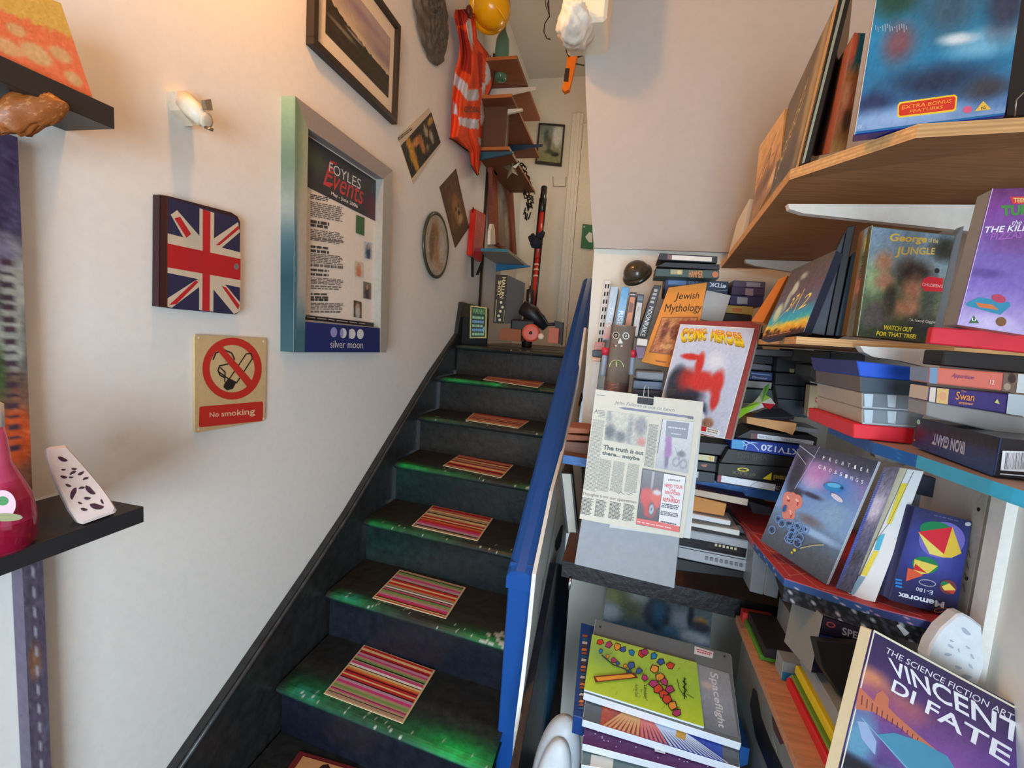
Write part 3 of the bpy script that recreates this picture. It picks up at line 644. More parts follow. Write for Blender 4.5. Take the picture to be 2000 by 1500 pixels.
# grey round relief
pc = X(846,30,WALL+.03); zb_ = X(860,138,WALL+.03).z; yl_ = X(812,10,WALL+.03).y; yr_ = X(882,40,WALL+.03).y
rr = (yr_-yl_)/2; cy = (yl_+yr_)/2; cz = zb_+rr*1.05
ns = 56; nr = 24; V = []; C = []
for i in range(nr+1):
    r = rr*i/nr
    for j in range(ns):
        t = 2*math.pi*j/ns; h = .035*math.sqrt(max(0,1-(i/nr)**2*.96))+.004*math.sin(r*90+3*math.sin(5*t))+.003*math.sin(17*t+r*60)
        V.append(Vector((WALL+.004+h,cy+r*math.cos(t),cz+r*1.05*math.sin(t)))); g = 96+10*math.sin(9*t+r*70)+random.uniform(-14,14)
        C.append((g,g*.93,g*.84))
link('stone_roundel', V, [(i*ns+j,i*ns+(j+1)%ns,(i+1)*ns+(j+1)%ns,(i+1)*ns+j) for i in range(nr) for j in range(ns)], lin_np(np.array(C)), 'matte', vcol=True, smooth=True, label='dark grey textured round plaque on the left wall beside the orange vest', cat='plaque')
# hi-vis vest
z6 = zz(780,0,3.947)
Ls = [(430,75),(420,130),(440,200),(465,330),(458,440),(430,540),(415,640),(405,760),(400,880),(395,1000),(390,1070),(460,1120),(535,1170),(550,1270),(598,1345)]
Rs = [(510,70),(590,110),(590,200),(600,300),(700,430),(735,560),(720,640),(680,740),(690,840),(715,885),(690,960),(672,1060),(650,1180),(625,1270),(608,1352)]
vs_ = top('safety_vest', 'orange high-visibility vest with silver bands hanging on the left wall', 'vest', X(915,345,WALL))
def inp(p,poly):
    x,y = p; r = False; n = len(poly)
    for i in range(n):
        x1,y1 = poly[i]; x2,y2 = poly[(i+1)%n]
        if (y1 > y) != (y2 > y) and x < (x2-x1)*(y-y1)/(y2-y1)+x1: r = not r
    return r
bands = [[(430,565),(480,610),(525,650),(525,700),(610,690),(612,770),(520,775),(470,700),(420,650)],[(415,795),(440,795),(450,885),(408,880)],[(455,905),(530,915),(612,920),(612,992),(540,990),(465,960)],[(700,425),(735,500),(725,570),(690,640),(660,660),(665,500)],[(640,640),(665,640),(650,800),(660,900),(695,920),(685,985),(625,960),(630,820)],[(515,170),(545,130),(565,250),(565,390),(530,290)],[(612,1060),(655,1080),(640,1150),(610,1100)]]
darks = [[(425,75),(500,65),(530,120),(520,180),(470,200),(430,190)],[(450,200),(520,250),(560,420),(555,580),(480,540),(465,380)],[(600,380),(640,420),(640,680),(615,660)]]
nr, nc = 90, 40; V = []; C = []
for j in range(nr+1):
    t = j/nr*(len(Ls)-1); k = min(int(t),len(Ls)-2); f = t-k
    a = [Ls[k][i]*(1-f)+Ls[k+1][i]*f for i in (0,1)]; b = [Rs[k][i]*(1-f)+Rs[k+1][i]*f for i in (0,1)]
    for i in range(nc+1):
        s = i/nc; p = (a[0]+(b[0]-a[0])*s, a[1]+(b[1]-a[1])*s)
        dd = .035+.05*math.sin(s*math.pi)*(.4+.6*min(1,j/30))+.012*math.sin(s*14+j*.07)+.006*math.sin(s*31+2+j*.11)
        V.append(X(*z6(*p),WALL+max(.008,dd)))
        c = (232,78,28) 
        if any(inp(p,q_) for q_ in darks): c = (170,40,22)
        if any(inp(p,q_) for q_ in bands): c = (206,206,214)
        C.append(c)
W = nc+1
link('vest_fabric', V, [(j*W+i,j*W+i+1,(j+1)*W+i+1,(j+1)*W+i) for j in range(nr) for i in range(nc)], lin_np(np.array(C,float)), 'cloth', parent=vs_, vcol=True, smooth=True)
tube('dark_hem', [X(*z6(*p),WALL+.045) for p in ((388,1068),(430,1085),(480,1130),(530,1165),(560,1150),(600,1155),(605,1190),(560,1230),(556,1280),(600,1350),(612,1340))], .0045, (50,28,30), 'cloth', 6, parent=vs_)
tube('dark_hem', [X(*z6(*p),WALL+.09) for p in ((700,430),(735,560),(722,650),(682,740),(690,840),(715,890))], .004, (50,28,40), 'cloth', 6, parent=vs_)
lathe('coat_hook', X(895,25,WALL), (1,0,0), [(.012,0),(.012,.05),(.03,.06),(.034,.075),(.02,.085)], (90,30,22), 'satin', 18, parent=vs_)
A = Art(PX_(WALL+.098,-1)); A.text('GLOBAL',[z6(*p) for p in ((500,820),(625,822),(622,868),(498,866))],(70,40,40),.02); A.done('vest_lettering', vs_)
# yellow hard hat
hc = X(958,16,-.98)
hh = top('hard_hat', 'yellow hard hat hanging above the orange vest', 'helmet', hc)
pr = [(.001,.145),(.05,.135),(.085,.11),(.105,.07),(.112,.02),(.113,0),(.113,-.008)]
lathe('hat_shell', hc+Vector((0,0,.0)), (.5,-.62,-.45), list(reversed(pr)), (240,176,12), 'gloss', 40, parent=hh)
lathe('hat_brim', hc, (.5,-.62,-.45), [(.112,-.004),(.135,-.012),(.136,-.007),(.113,.006)], (236,170,12), 'gloss', 40, parent=hh)
tube('hat_ridge', [hc+Vector((.5,-.62,-.45)).normalized()*(.148*math.cos(a)) + Vector((.6,.5,0)).normalized()*0 + Vector((.3,.1,-.3)).normalized()*(.112*math.sin(a)) for a in [i*.15-.9 for i in range(13)]], .006, (244,184,20), 'gloss', 8, parent=hh)
# green glass bottles in a string
gb = top('glass_bottle', 'green glass bottle hanging upside down behind the vest and hard hat', 'bottle', X(976,158,-1.0))
base = X(977,158,-1.0); sc1 = (X(977,60,-1.0)-base).length
lathe('bottle_glass', base, (0,0,1), [(.03,0),(.045,.01),(.047,.05),(.04,.08),(.046,.11),(.05,.2),(.045,.27),(.02,.33),(.016,.42)], (84,130,104), 'glassy', 24, parent=gb)
tube('hanging_cord', [base+Vector((0,0,.42)),base+Vector((.01,0,.7)),base+Vector((.02,.0,1.0))], .005, (70,70,60), 'cloth', 6, parent=gb)
# fire blanket
pl = wallpl(.045); q = [z7(*p) for p in ((560,405),(635,445),(605,795),(530,745))]
fb = slab('fire_blanket', q, pl, .04, (196,40,30), 'gloss', label='red fire blanket pouch with two black pull straps', cat='fire blanket', bevel=.006)
A = Art(pl,quad=q,base=.001); A.micro([(.25,.2),(.85,.2),(.85,.6),(.25,.6)],9,(226,110,90),.95,.4); A.poly([(.05,.1),(.14,.1),(.14,.95),(.05,.95)],(226,90,60)); A.done('pouch_print',fb)
for a,b in (((528,755),(545,905)),((598,800),(578,890))): slab('pull_strap',[z7(a[0],a[1]),z7(a[0]+18,a[1]+8),z7(b[0],b[1]),z7(b[0]-16,b[1]-2)],pl,.004,(24,22,24),'cloth',parent=fb,bevel=0)
tube('hanging_loop',[pl.q(*z7(555,430),-.02),pl.q(*z7(560,395),-.02),pl.q(*z7(572,425),-.02)],.004,(24,22,24),'cloth',6,parent=fb)
# slotted rail where the landing shelves begin
ry_ = X(947,320,WALL).y
box('shelf_rail', (WALL,3.56,1.62), (WALL+.018,3.585,3.75), (60,52,44), 'metal', label='dark upright rail at the near end of the landing shelves', cat='rail')
box('shelf_rail', (WALL,3.60,1.62), (WALL+.012,3.615,3.4), (200,186,160), 'satin', label='pale upright rail just behind the dark one on the landing wall', cat='rail')
# landing shelves
BR = (122,72,42)
def lshelf(label,u,v,xr,ylen,y0=None,edge=(170,100,50),th=.022,c=BR):
    p = X(u,v,xr); y0 = p.y if y0 is None else y0; z = p.z
    o = box('wall_shelf',(WALL,y0,z-th),(xr,y0+ylen,z),[edge,c,c,c,c,c],'wood',label=label,cat='shelf',group='brown shelves above the landing',bevel=.001); return o,y0,z
s_a,ya_,za_ = lshelf('topmost brown shelf above the landing, far end',1010,108,-.84,.9)
s_b,yb_,zb1 = lshelf('middle brown shelf above the landing with white brackets under it',1000,183,-.84,1.05)
s_c,yc_,zc1 = lshelf('brown shelf above the landing with a silver star below it',995,286,-.86,.95)
s_d,yd_,zd1 = lshelf('lowest blue-edged shelf above the landing',992,486,-.87,.75,edge=(50,120,140),c=(170,160,150))
def brk(label,y,z,xr,col,drop=.07):
    prism('shelf_bracket',[Vector((WALL,y,z)),Vector((xr,y,z)),Vector((xr,y,z-.012)),Vector((WALL,y,z-drop))],Vector((0,.02,0)),col,'satin',label=label,cat='bracket',group='brackets')
brk('white bracket under the middle brown landing shelf, near one',yb_+.15,zb1-.024,-.80,(220,212,196))
brk('white bracket under the topmost brown landing shelf',ya_+.35,za_-.024,-.78,(220,212,196))
brk('dark blue bracket under the middle brown landing shelf, far one',yb_+.75,zb1-.024,-.76,(40,60,84),.06)
brk('teal bracket under the landing shelf with the star',yc_+.02,zc1-.024,-.84,(30,84,100),.06)
brk('blue bracket under the lowest landing shelf',yd_+.6,zd1-.024,-.82,(30,110,150),.06)
# records / folders on the star shelf
for i in range(6):
    y = yc_+.02+i*.03; box('record_sleeve',(WALL+.02,y,zc1+.001),(-.90-.004*i,y+.012,zc1+.27),[(90,60,40),(60,48,40),(170,120,70),(60,70,66)][i%4],'paper',label=('brown','dark brown','tan','grey-green','brown','dark brown')[i]+' sleeve filed on the star shelf, '+('nearest','second nearest','third nearest','fourth nearest','fifth nearest','farthest')[i]+' of the row',cat='record sleeve',group='sleeves filed on the landing shelf')
# star
pc = X(1000,328,-.90); R_ = .085; n5 = []
sp_c = pc
for i in range(10):
    a = math.radians(90+36*i+8); r = R_ if i%2 == 0 else R_*.40; n5.append(pc+Vector((r*math.cos(a)*.92,r*math.cos(a)*-.3,r*math.sin(a))))
V = n5+[pc+Vector((.005,-.022,0)),pc+Vector((0,.022,0))]
link('star_ornament', V, [(i,10,(i+1)%10) for i in range(10)]+[((i+1)%10,11,i) for i in range(10)], [(236,228,200) if i%2 else (150,140,110) for i in range(10)]+[(150,140,110)]*10, 'metal', label='faceted silver star hanging below the landing shelf', cat='star')
# leaning brown framed picture
pl = wallpl(.02)
pb_ = top('framed_painting', 'tall picture in a reddish wood frame leaning on the lowest landing shelf', 'picture', X(985,500,WALL))
fq = lambda *p:[z7(*a) for a in p]
plp = PX_(WALL+.05,-1)
for q in (fq((685,85),(830,245),(820,290),(695,140)),fq((680,90),(715,130),(730,665),(690,655)),fq((800,250),(832,245),(860,740),(835,745)),fq((715,650),(840,735),(840,750),(720,668))): slab('frame_bar',q,plp,.04,(134,62,36),'wood',parent=pb_,bevel=0)
q = fq((708,135),(808,270),(838,740),(722,655)); cv = slab('canvas',q,Pl((WALL+.03,0,0),-90),.012,(120,100,86),'paper',parent=pb_,bevel=0)
A = Art(Pl((WALL+.03,0,0),-90),quad=q); A.paint(FULL,20,30,picture([(0,(130,96,76)),(.4,(140,126,112)),(1,(110,86,66))],[(.5,.45,.15,.35,(90,80,74),.4),(.6,.7,.15,.2,(170,150,130),.4),(.3,.2,.2,.1,(170,160,150),.4)],10,6,3)); A.done('painting_print',cv)
prism('white_candle',[X(*z7(*p),-.99) for p in ((645,665),(648,570),(660,515),(672,515),(682,560),(684,665))],Vector((.02,0,0)),(226,216,196),'satin',label='white pointed ornament on the lowest landing shelf',cat='ornament')
# end wall picture
pl = PY(4.77); q = [z6(*p) for p in ((1075,945),(1278,960),(1250,1282),(1045,1260))]
pe = slab('glazed_print', q, pl, .02, (56,50,44), 'gloss', label='small glazed print of a bird hanging on the end wall', cat='picture')
A = Art(pl,quad=q,base=.001); A.paint([(.07,.06),(.94,.06),(.94,.93),(.07,.93)],24,34,picture([(0,(120,128,116)),(.5,(150,146,124)),(1,(130,134,84))],[(.8,.25,.22,.3,(206,206,196),.3),(.3,.3,.1,.2,(80,92,80),.4),(.45,.5,.1,.2,(90,92,76),.4),(.75,.78,.16,.06,(44,44,40),.3),(.5,.72,.2,.06,(74,76,60),.4)],8,6,5)); A.done('bird_print',pe)
# exit sign
pl = PY(4.74); q = [(1138,437),(1162,440),(1158,487),(1134,484)]; es = slab('exit_sign', q, pl, .008, (20,110,66), 'satin', label='green exit sign with white arrow on the landing door', cat='sign')
A = Art(pl,base=.001); A.poly([(1143,463),(1151,453),(1157,456),(1157,474),(1150,473)],(226,230,224)).ell(1141,443,1.6,1.6,(170,210,180)).done('arrow_print',es)
# cables from the ceiling
cb = tube('loose_cable',[Y(1075,-40,2.3),Y(1071,0,2.3),Y(1073,32,2.3),Y(1064,46,2.3),Y(1062,62,2.3),Y(1068,75,2.3),Y(1075,77,2.3)],.0028,(40,34,32),'satin',8,label='loose dark cable dangling from the ceiling over the stairs',cat='cable')
tube('cable_strand',[Y(1063,-30,2.3),Y(1066,12,2.3),Y(1074,34,2.3),Y(1069,8,2.3),Y(1076,-20,2.3)],.0022,(44,38,34),'satin',6,parent=cb)
# orange saw
sw = top('hand_saw','orange handled tool hanging behind the plaster knob','tool',Y(1112,178,2.4))
ps = PY(2.4)
prism('tool_handle',[ps.q(*z6(*p)) for p in ((1300,350),(1350,340),(1372,420),(1350,520),(1310,690),(1270,706),(1252,680),(1275,600),(1290,470))],Vector((0,.03,0)),(226,120,24),'gloss',parent=sw)
prism('grip_pad',[ps.q(*z6(*p),.002) for p in ((1280,530),(1312,530),(1300,632),(1268,628))],Vector((0,-.004,0)),(30,24,22),'satin',parent=sw)
prism('tool_head',[ps.q(*z6(*p)) for p in ((1300,345),(1405,310),(1410,395),(1370,410))],Vector((0,.04,0)),(40,36,34),'satin',parent=sw)
tube('hanging_strap',[ps.q(*z6(*p)) for p in ((1280,335),(1290,400),(1310,440))],.004,(36,30,28),'satin',6,parent=sw)
tube('hanging_cord',[ps.q(*z6(1290,400)),ps.q(*z6(1284,330)),ps.q(*z6(1290,200)),Vector((ps.q(*z6(1290,200)).x,2.4,4.2))],.003,(36,30,28),'satin',6,parent=sw)
tube('cord',[ps.q(*z6(*p)) for p in ((1360,492),(1400,500),(1425,505))],.003,(20,60,44),'satin',6,parent=sw)
# keys and chains cluster at the end of the shelves
kc = top('key_bundle','bundle of tangled dark keys and chains hanging at the end of the landing shelves','keys',Y(1035,420,4.2))
rk = random.Random(3)
for i in range(16):
    u = 1012+26*(i/15)+rk.uniform(-4,4); v = 322+(i/15)*70+rk.uniform(-10,10); p = Y(u,v,4.1+rk.uniform(-.05,.05))
    tube('chain_link',[p+Vector((.03*math.cos(a)*rk.uniform(.6,1),.012*math.sin(2*a),.035*math.sin(a))) for a in [j*.7 for j in range(9)]],.006,rk.choice([(40,34,32),(96,84,70),(60,40,34)]),'metal',6,parent=kc)
for i in range(7):
    u = 1030+rk.uniform(-4,16); v = 392+rk.uniform(0,28); p = Y(u,v,4.1)
    tube('key',[p,p+Vector((rk.uniform(-.02,.02),0,-.06))],.007,(46,40,36),'metal',6,parent=kc)
# ---- things on the landing
pl = PY(3.10)
box('skirting_block',(-1.09,3.13,1.602),(-.91,3.16,1.79),(16,16,18),'matte',label='black board standing behind the chalk sign on the landing',cat='board')
q = [z7(*p) for p in ((520,1112),(640,1128),(636,1352),(514,1352))]
cs = slab('chalk_sign', q, Pl((0,3.06,1.6),0,3), .012, (190,176,110), 'wood', label='small green-framed chalk sign with hand lettering at the top of the stairs', cat='sign')
A = Art(Pl((0,3.06,1.6),0,3),quad=q,base=.001); A.poly([(.07,.03),(.93,.04),(.93,.96),(.07,.97)],(40,64,52)); A.tb('WARNING',.15,.07,.88,.24,(120,176,110),.01)
for i in range(5): A.micro([(.14,.30+.13*i),(.9,.30+.13*i),(.9,.41+.13*i),(.14,.41+.13*i)],1,(110,150,190) if i%2 else (140,180,150),.97,.7)
A.poly([(.75,.72),(.9,.6),(.85,.85)],(110,190,190)); A.done('sign_lettering',cs)
pl = PY(3.25)
hb = hexa('game_box',[pl.q(*p) for p in ((968,536),(991,537),(985,632),(963,631))],[Y(*p,3.45) for p in ((988,545),(1026,553),(1018,632),(980,628))],[(46,40,30),(30,30,30),(60,60,60),(110,112,112),(30,30,30),(30,30,30)],'satin',label='tall dark boxed set with yellow vertical lettering on the landing',cat='box')
A = Art(pl); A.text('HALLEN',[z7(*p) for p in ((782,905),(762,1062),(738,1058),(755,905))],(220,206,150),.02); A.text('SHOT',[z7(*p) for p in ((748,930),(738,1045),(715,1042),(725,930))],(220,206,150),.02)
for i in range(5): A.ell(*z7((745,755,740,727,735)[i],(1090,1125,1155,1188,1218)[i]),2.6,2.6,(214,206,170))
A.line([z7(712,1070),z7(700,1230)],1.2,(180,170,120)).line([z7(770,1150),z7(764,1230)],1.0,(180,170,120)); A.done('spine_print',hb)
sq_ = [z7(*p) for p in ((792,895),(918,950),(895,1255),(775,1240))]
cp = lathe('gas_canister',Z(1036,640,1.602)*0+Vector((Y(1034,600,3.5).x,3.5,1.602)),(0,0,1),[(.035,0),(.04,.01),(.04,.24),(.03,.28),(.03,.31),(.026,.33),(.03,.36),(.03,.43),(.012,.44),(.012,.46)],(84,80,74),'metal',20,label='tall grey canister standing behind the wheel on the landing',cat='canister')
pk = top('long_pole','long red and black painted pole leaning against the end of the landing','pole',Y(1041,600,3.6))
pa, pb2 = Y(1063,366,3.95), Y(1040,604,3.6)
def lp(t): return pb2.lerp(pa,t)
tube('pole_shaft',[lp(0),lp(.40)],[.020,.020],(196,52,34),'gloss',10,parent=pk); tube('pole_shaft',[lp(.40),lp(.78)],.022,(190,56,44),'gloss',10,parent=pk); tube('pole_tip',[lp(.78),lp(1.0)],.026,(34,32,34),'gloss',10,parent=pk)
tube('pole_side_strip',[lp(0)+Vector((-.022,-.005,0)),lp(.9)+Vector((-.024,-.005,0))],.008,(26,24,26),'gloss',8,parent=pk); tube('pole_side_strip',[lp(0)+Vector((.022,-.004,0)),lp(.9)+Vector((.024,-.004,0))],.007,(26,24,26),'gloss',8,parent=pk)
for t in (.25,.3,.34): tube('pole_band',[lp(t),lp(t+.012)],.0225,(226,180,160),'gloss',10,parent=pk)
gl = top('glove','dark fabric glove stuck on the red and black pole','glove',Y(1045,485,3.65))
for i,(a,b,r) in enumerate((((1047,484),(1048,468),.05),((1040,474),(1035,462),.02),((1044,468),(1040,458),.02),((1050,466),(1053,456),.02),((1054,468),(1061,453),.022))): tube('glove_palm' if i == 0 else 'finger',[Y(*a,3.66),Y((a[0]+b[0])/2,(a[1]+b[1])/2,3.65),Y(*b,3.66)],[r*.7,r,r*.75],(30,32,44),'cloth',10,parent=gl)
# scooter-like machine with a wheel
sm = top('skate_machine','small black motor unit with an orange rimmed wheel on the landing','machine',Y(1050,665,3.15))
wc = Y(1036,650,3.08); 
lathe('wheel_tyre',wc+Vector((0,.03,0)),(.1,-1,0),[(.040,0),(.058,.0),(.060,.02),(.058,.04),(.044,.042)],(206,84,60),'satin',32,parent=sm)
lathe('wheel_hub',wc+Vector((.003,-.006,0)),(.1,-1,0),[(.043,0),(.043,.004),(.03,.001),(.012,.0),(.010,.012)],[(70,64,58),(50,46,44),(110,100,90),(30,26,26)],'satin',24,parent=sm)
lathe('small_wheel',Y(1057,657,3.05),(0,-1,0),[(.02,0),(.02,.012),(.008,.014)],[(190,150,120),(230,200,180)],'satin',18,parent=sm)
box('motor_body',(-.78+.03,3.14,1.68),(-.58,3.26,1.80),(28,27,30),'satin',parent=sm,bevel=.012)
tube('motor_arm',[Y(1020,600,3.2),Y(1040,612,3.2),Y(1066,640,3.2)],[.05,.055,.03],(30,28,32),'satin',10,parent=sm)
tube('motor_handle',[Y(1048,608,3.15),Y(1060,618,3.15),Y(1070,634,3.15),Y(1095,632,3.15)],.012,(24,22,24),'satin',8,parent=sm)
bx = Pl((0,3.12,0)); 
slab('cardboard_box',[(978,640),(1018,644),(1017,667),(974,663)],bx,.12,(140,84,54),'matte',label='small brown cardboard box under the game box on the landing',cat='box')
slab('orange_tin',[(1072,640),(1092,641),(1090,671),(1070,669)],Pl((0,3.06,0)),.06,(186,92,60),'satin',label='orange tin beside the wheel on the landing',cat='tin')
slab('black_case',[(1082,626),(1100,630),(1097,674),(1091,672)],Pl((0,3.11,0)),.05,(26,26,28),'satin',label='black case standing at the right end of the landing edge',cat='case')
# small freshener on the first step
zs = zz(600,640,3.571)
ol = [zs(*p) for p in ((1108,132),(1138,132),(1150,165),(1158,230),(1160,300),(1120,310),(1078,302),(1074,250),(1082,190),(1095,155))]
freshener('air_freshener','small white air freshener with a green top on the first step below the landing',Pl((0,YL-G+.10,0),10,6),ol,.03,[(*zs(a,b),1.5,c) for a,b,c in ((1122,165,0),(1108,205,20),(1124,215,90),(1138,205,0),(1110,240,30),(1128,240,60),(1140,245,0),(1112,275,10),(1125,282,80),(1138,278,10))],(226,224,206),(70,76,70))

# ================================================================ ALCOVE SHELVES (facing the camera, left of the right wall)
z8 = zz(1100,460,4.4125); z9 = zz(1300,660,4.4125); zA = zz(1080,740,3.5725); zB = zz(1320,860,3.947); zC = zz(1560,660,4.411)
zD = zz(1640,880,3.947); zE = zz(1420,1140,3.448); zF = zz(1080,1040,3.26); zG = zz(1400,0,3.26); zH = zz(1400,360,3.333)
def Zq(zf, *pp): return [zf(*p) for p in pp]
def fbox(name,label,cat,q,y,dep,col,mat='satin',group=None,parent=None,**k):
    return hexa(name,[Y(u,v,y) for u,v in q],Vector((0,dep,0)),col,mat,label=label,cat=cat,group=group,parent=parent,**k)
sa = fbox('alcove_shelf','upper alcove shelf of brown board with a bright blue painted front edge','shelf',[(1100,888),(1600,972),(1598,995),(1098,905)],1.42,.335,[(40,96,160),(60,46,40),(110,76,58),(60,46,40),(90,64,48),(60,100,150)],'paint_old')
sb = fbox('alcove_shelf','lower alcove shelf of dark brown board with a black front edge','shelf',[(1098,1094),(1640,1212),(1640,1256),(1096,1126)],1.40,.355,[(28,24,26),(60,46,40),(98,60,44),(60,46,40),(40,30,28),(50,46,44)],'paint_old')
zA_top = lambda u: Y(u,888+.168*(u-1100),1.42).z
# slotted upright with small fittings
ur = top('slotted_upright','white slotted metal upright on the alcove panel','upright',Y(1170,800,1.74))
prism('rail',[Y(*p,1.74) for p in ((1181,548),(1193,548),(1160,800),(1140,1060),(1130,1060),(1148,800))],Vector((0,.02,0)),(222,220,214),'satin',parent=ur)
A = Art(PY(1.74))
for i in range(8):
    v = 555+i*15; u0 = 1183-(v-548)*.125; A.o = .0008; A.poly([(u0,v),(u0+2.6,v),(u0+1.6,v+8),(u0-1,v+8)],(36,32,34)).poly([(u0+5.4,v),(u0+8,v),(u0+7,v+8),(u0+4.4,v+8)],(36,32,34))
A.done('slots',ur,'matte')
for q,c in (([(1162,668),(1182,668),(1181,684),(1160,683)],(190,120,110)),([(1157,684),(1178,684),(1175,698),(1156,696)],(52,52,58)),([(1156,697),(1174,699),(1172,707),(1155,705)],(206,160,130))): fbox('fitting',None,None,q,1.60,.05,c,parent=ur)
# upright books and tapes at the left of the alcove: (label, quad, colour, text)
ups = [('pale blue paperback spine with a pinkish foot beside the slotted upright',[z8(*p) for p in ((412,437),(478,442),(400,900),(338,900))],[(180,200,214)],'book'),
 ('sky blue paperback spine behind the tin robot',[z8(*p) for p in ((505,440),(573,448),(512,800),(440,790))],[(100,160,206)],'book'),
 ('black cassette spine with orange picture, behind the tin robot',[z8(*p) for p in ((578,485),(635,489),(590,800),(525,795))],[(60,50,50)],'cassette'),
 ('black cassette spine with pale grey label, left of the slanting tape',[z8(*p) for p in ((640,500),(698,508),(645,880),(588,870))],[(60,64,66)],'cassette'),
 ('dark slanting cassette case with white lettering beside the orange book',[z8(*p) for p in ((785,425),(847,432),(712,885),(640,872))],[(50,48,48)],'cassette')]
for i,(lb,q,c,ct) in enumerate(ups):
    o = fbox('standing_'+ct,lb,ct,q,1.58-.01*i,.13,c[0],'satin' if ct == 'cassette' else 'paper',group='spines standing behind the tin robot')
    A = Art(PY(1.58-.01*i),quad=q)
    if i == 0: A.paint([(.05,.02),(.95,.02),(.95,.98),(.05,.98)],4,20,picture([(0,(176,190,204)),(.6,(186,200,214)),(.75,(206,170,160)),(1,(200,130,120))],[],5,4,2)); A.text('TALES',[(.75,.35),(.75,.75),(.3,.75),(.3,.35)],(226,230,234))
    if i == 1: A.paint([(.05,.02),(.95,.02),(.95,.98),(.05,.98)],4,20,picture([(0,(80,150,206)),(.5,(130,176,210)),(1,(100,160,210))],[],5,4,2)); A.text('RISE',[(.8,.6),(.8,.95),(.2,.95),(.2,.6)],(230,236,240),.02)
    if i == 2: A.poly([(.12,.16),(.88,.16),(.85,.98),(.1,.98)],(196,120,70)).poly([(.2,.3),(.8,.35),(.75,.6),(.15,.6)],(120,70,50)).micro([(.1,.04),(.9,.04),(.9,.12),(.1,.12)],1,(200,200,206))
    if i == 3: A.poly([(.1,.2),(.9,.2),(.88,.98),(.08,.98)],(190,186,180)).poly([(.1,.05),(.9,.05),(.9,.15),(.1,.15)],(90,110,116)).text('tape',[(.3,.4),(.3,.3),(.7,.3),(.7,.4)],(120,70,60))
    if i == 4: A.text('MOONRAKE',[(.8,.45),(.8,.98),(.25,.98),(.25,.45)],(214,212,206),.01).micro([(.2,.08),(.8,.08),(.8,.4),(.2,.4)],4,(190,186,180),.9,.6)
    A.done('spine_print',o)
fbox('white_carton','small white carton with black letters between the tin robot and the orange book','box',Zq(z8,(640,885),(730,896),(720,955),(632,944)),1.44,.08,(206,200,190))
fbox('purple_pot','purple and dark pot behind the robot arm','pot',Zq(z8,(620,955),(715,962),(690,1060),(640,1060)),1.43,.06,(104,72,104))
# silver and grey tins under the robot's side
fbox('picture_tin','shiny tin with dark figures printed on its side, right of the tin robot','tin',Zq(z8,(630,1165),(878,1180),(868,1258),(622,1235)),1.42,.12,(112,118,124),'satin',bevel=.004)
fbox('mirror_case','blue-grey flat case under the picture tin','case',Zq(z8,(610,1250),(862,1265),(850,1330),(600,1320)),1.43,.12,(104,120,146))
fbox('dark_cassette','black cassette at the bottom of the pile behind the bulldog clip','cassette',Zq(z8,(600,1325),(850,1335),(842,1480),(590,1440)),1.43,.12,(52,54,62))
# helmet ornament
hp = Y(1244,535,1.66); bw = top('domed_hat','glossy dark brown bowler-like helmet ornament hung on the alcove panel','helmet',hp)
R1 = (Y(1270,535,1.66)-hp).length
lathe('hat_dome',hp,(-.35,-.55,.55),[(R1*1.02,0),(R1*1.0,R1*.3),(R1*.86,R1*.62),(R1*.6,R1*.88),(R1*.3,R1*1.02),(R1*.02,R1*1.06)],(62,52,38),'gloss',32,parent=bw)
lathe('hat_rim',hp,(-.35,-.55,.55),[(R1*1.02,-.006),(R1*1.16,-.008),(R1*1.17,0),(R1*1.02,.006)],(48,40,30),'gloss',32,parent=bw)
# stack at top centre
TB = (34,31,34)
def tape(label,q,y,col=TB,dep=.11,group='video cassettes piled in the alcove',lab=None,cat='cassette',mat='satin',nm='video_cassette'):
    o = fbox(nm,label,cat,q,y,dep,col,mat,group=group)
    if lab:
        A = Art(PY(y)); A.poly(lab[0],lab[1]); 
        for fn in lab[2:]: fn(A)
        A.done('spine_label',o,'print')
    return o
tape('black cassette with a long white label, topmost beside the helmet ornament',Zq(z8,(832,152),(1330,180),(1328,240),(815,210)),1.45,lab=(Zq(z8,(938,168),(1282,188),(1280,226),(934,208)),(224,216,204),lambda A:A.poly(Zq(z8,(900,162),(934,166),(930,208),(896,204)),(120,84,84))))
tape('black cassette second from top beside the helmet ornament',Zq(z8,(880,228),(1348,248),(1346,298),(800,268)),1.45,(28,26,30))
tape('dark green cassette box with gold ornaments, third from top',Zq(z8,(800,284),(1344,300),(1342,372),(790,350)),1.45,(60,78,72),lab=(Zq(z8,(925,292),(1030,296),(1026,338),(925,334)),(160,156,120),lambda A:A.text('HAMMER',Zq(z8,(1085,300),(1205,304),(1202,366),(1082,360)),(206,130,50),.02),lambda A:A.ell(*z8(1310,336),6,6,(196,110,60)),lambda A:A.ell(*z8(1000,318),4,4,(214,190,120))))
tk = tape('blue blank tape box with upside-down white lettering, above the orange book',Zq(z8,(880,362),(1425,398),(1415,560),(870,520)),1.53,(24,34,72),lab=(Zq(z8,(905,368),(1060,378),(1060,430),(905,425)),(70,110,160),lambda A:A.text('TDK',[z8(1378,452),z8(1255,440),z8(1262,402),z8(1385,414)],(216,220,228),.03),lambda A:A.text('240',[z8(1160,436),z8(1080,430),z8(1084,388),z8(1164,394)],(90,120,170),.01),lambda A:A.ell(*z8(1388,438),3.4,3.4,(216,220,228)),lambda A:A.line(Zq(z8,(880,520),(1415,470)),1,(150,160,170))))
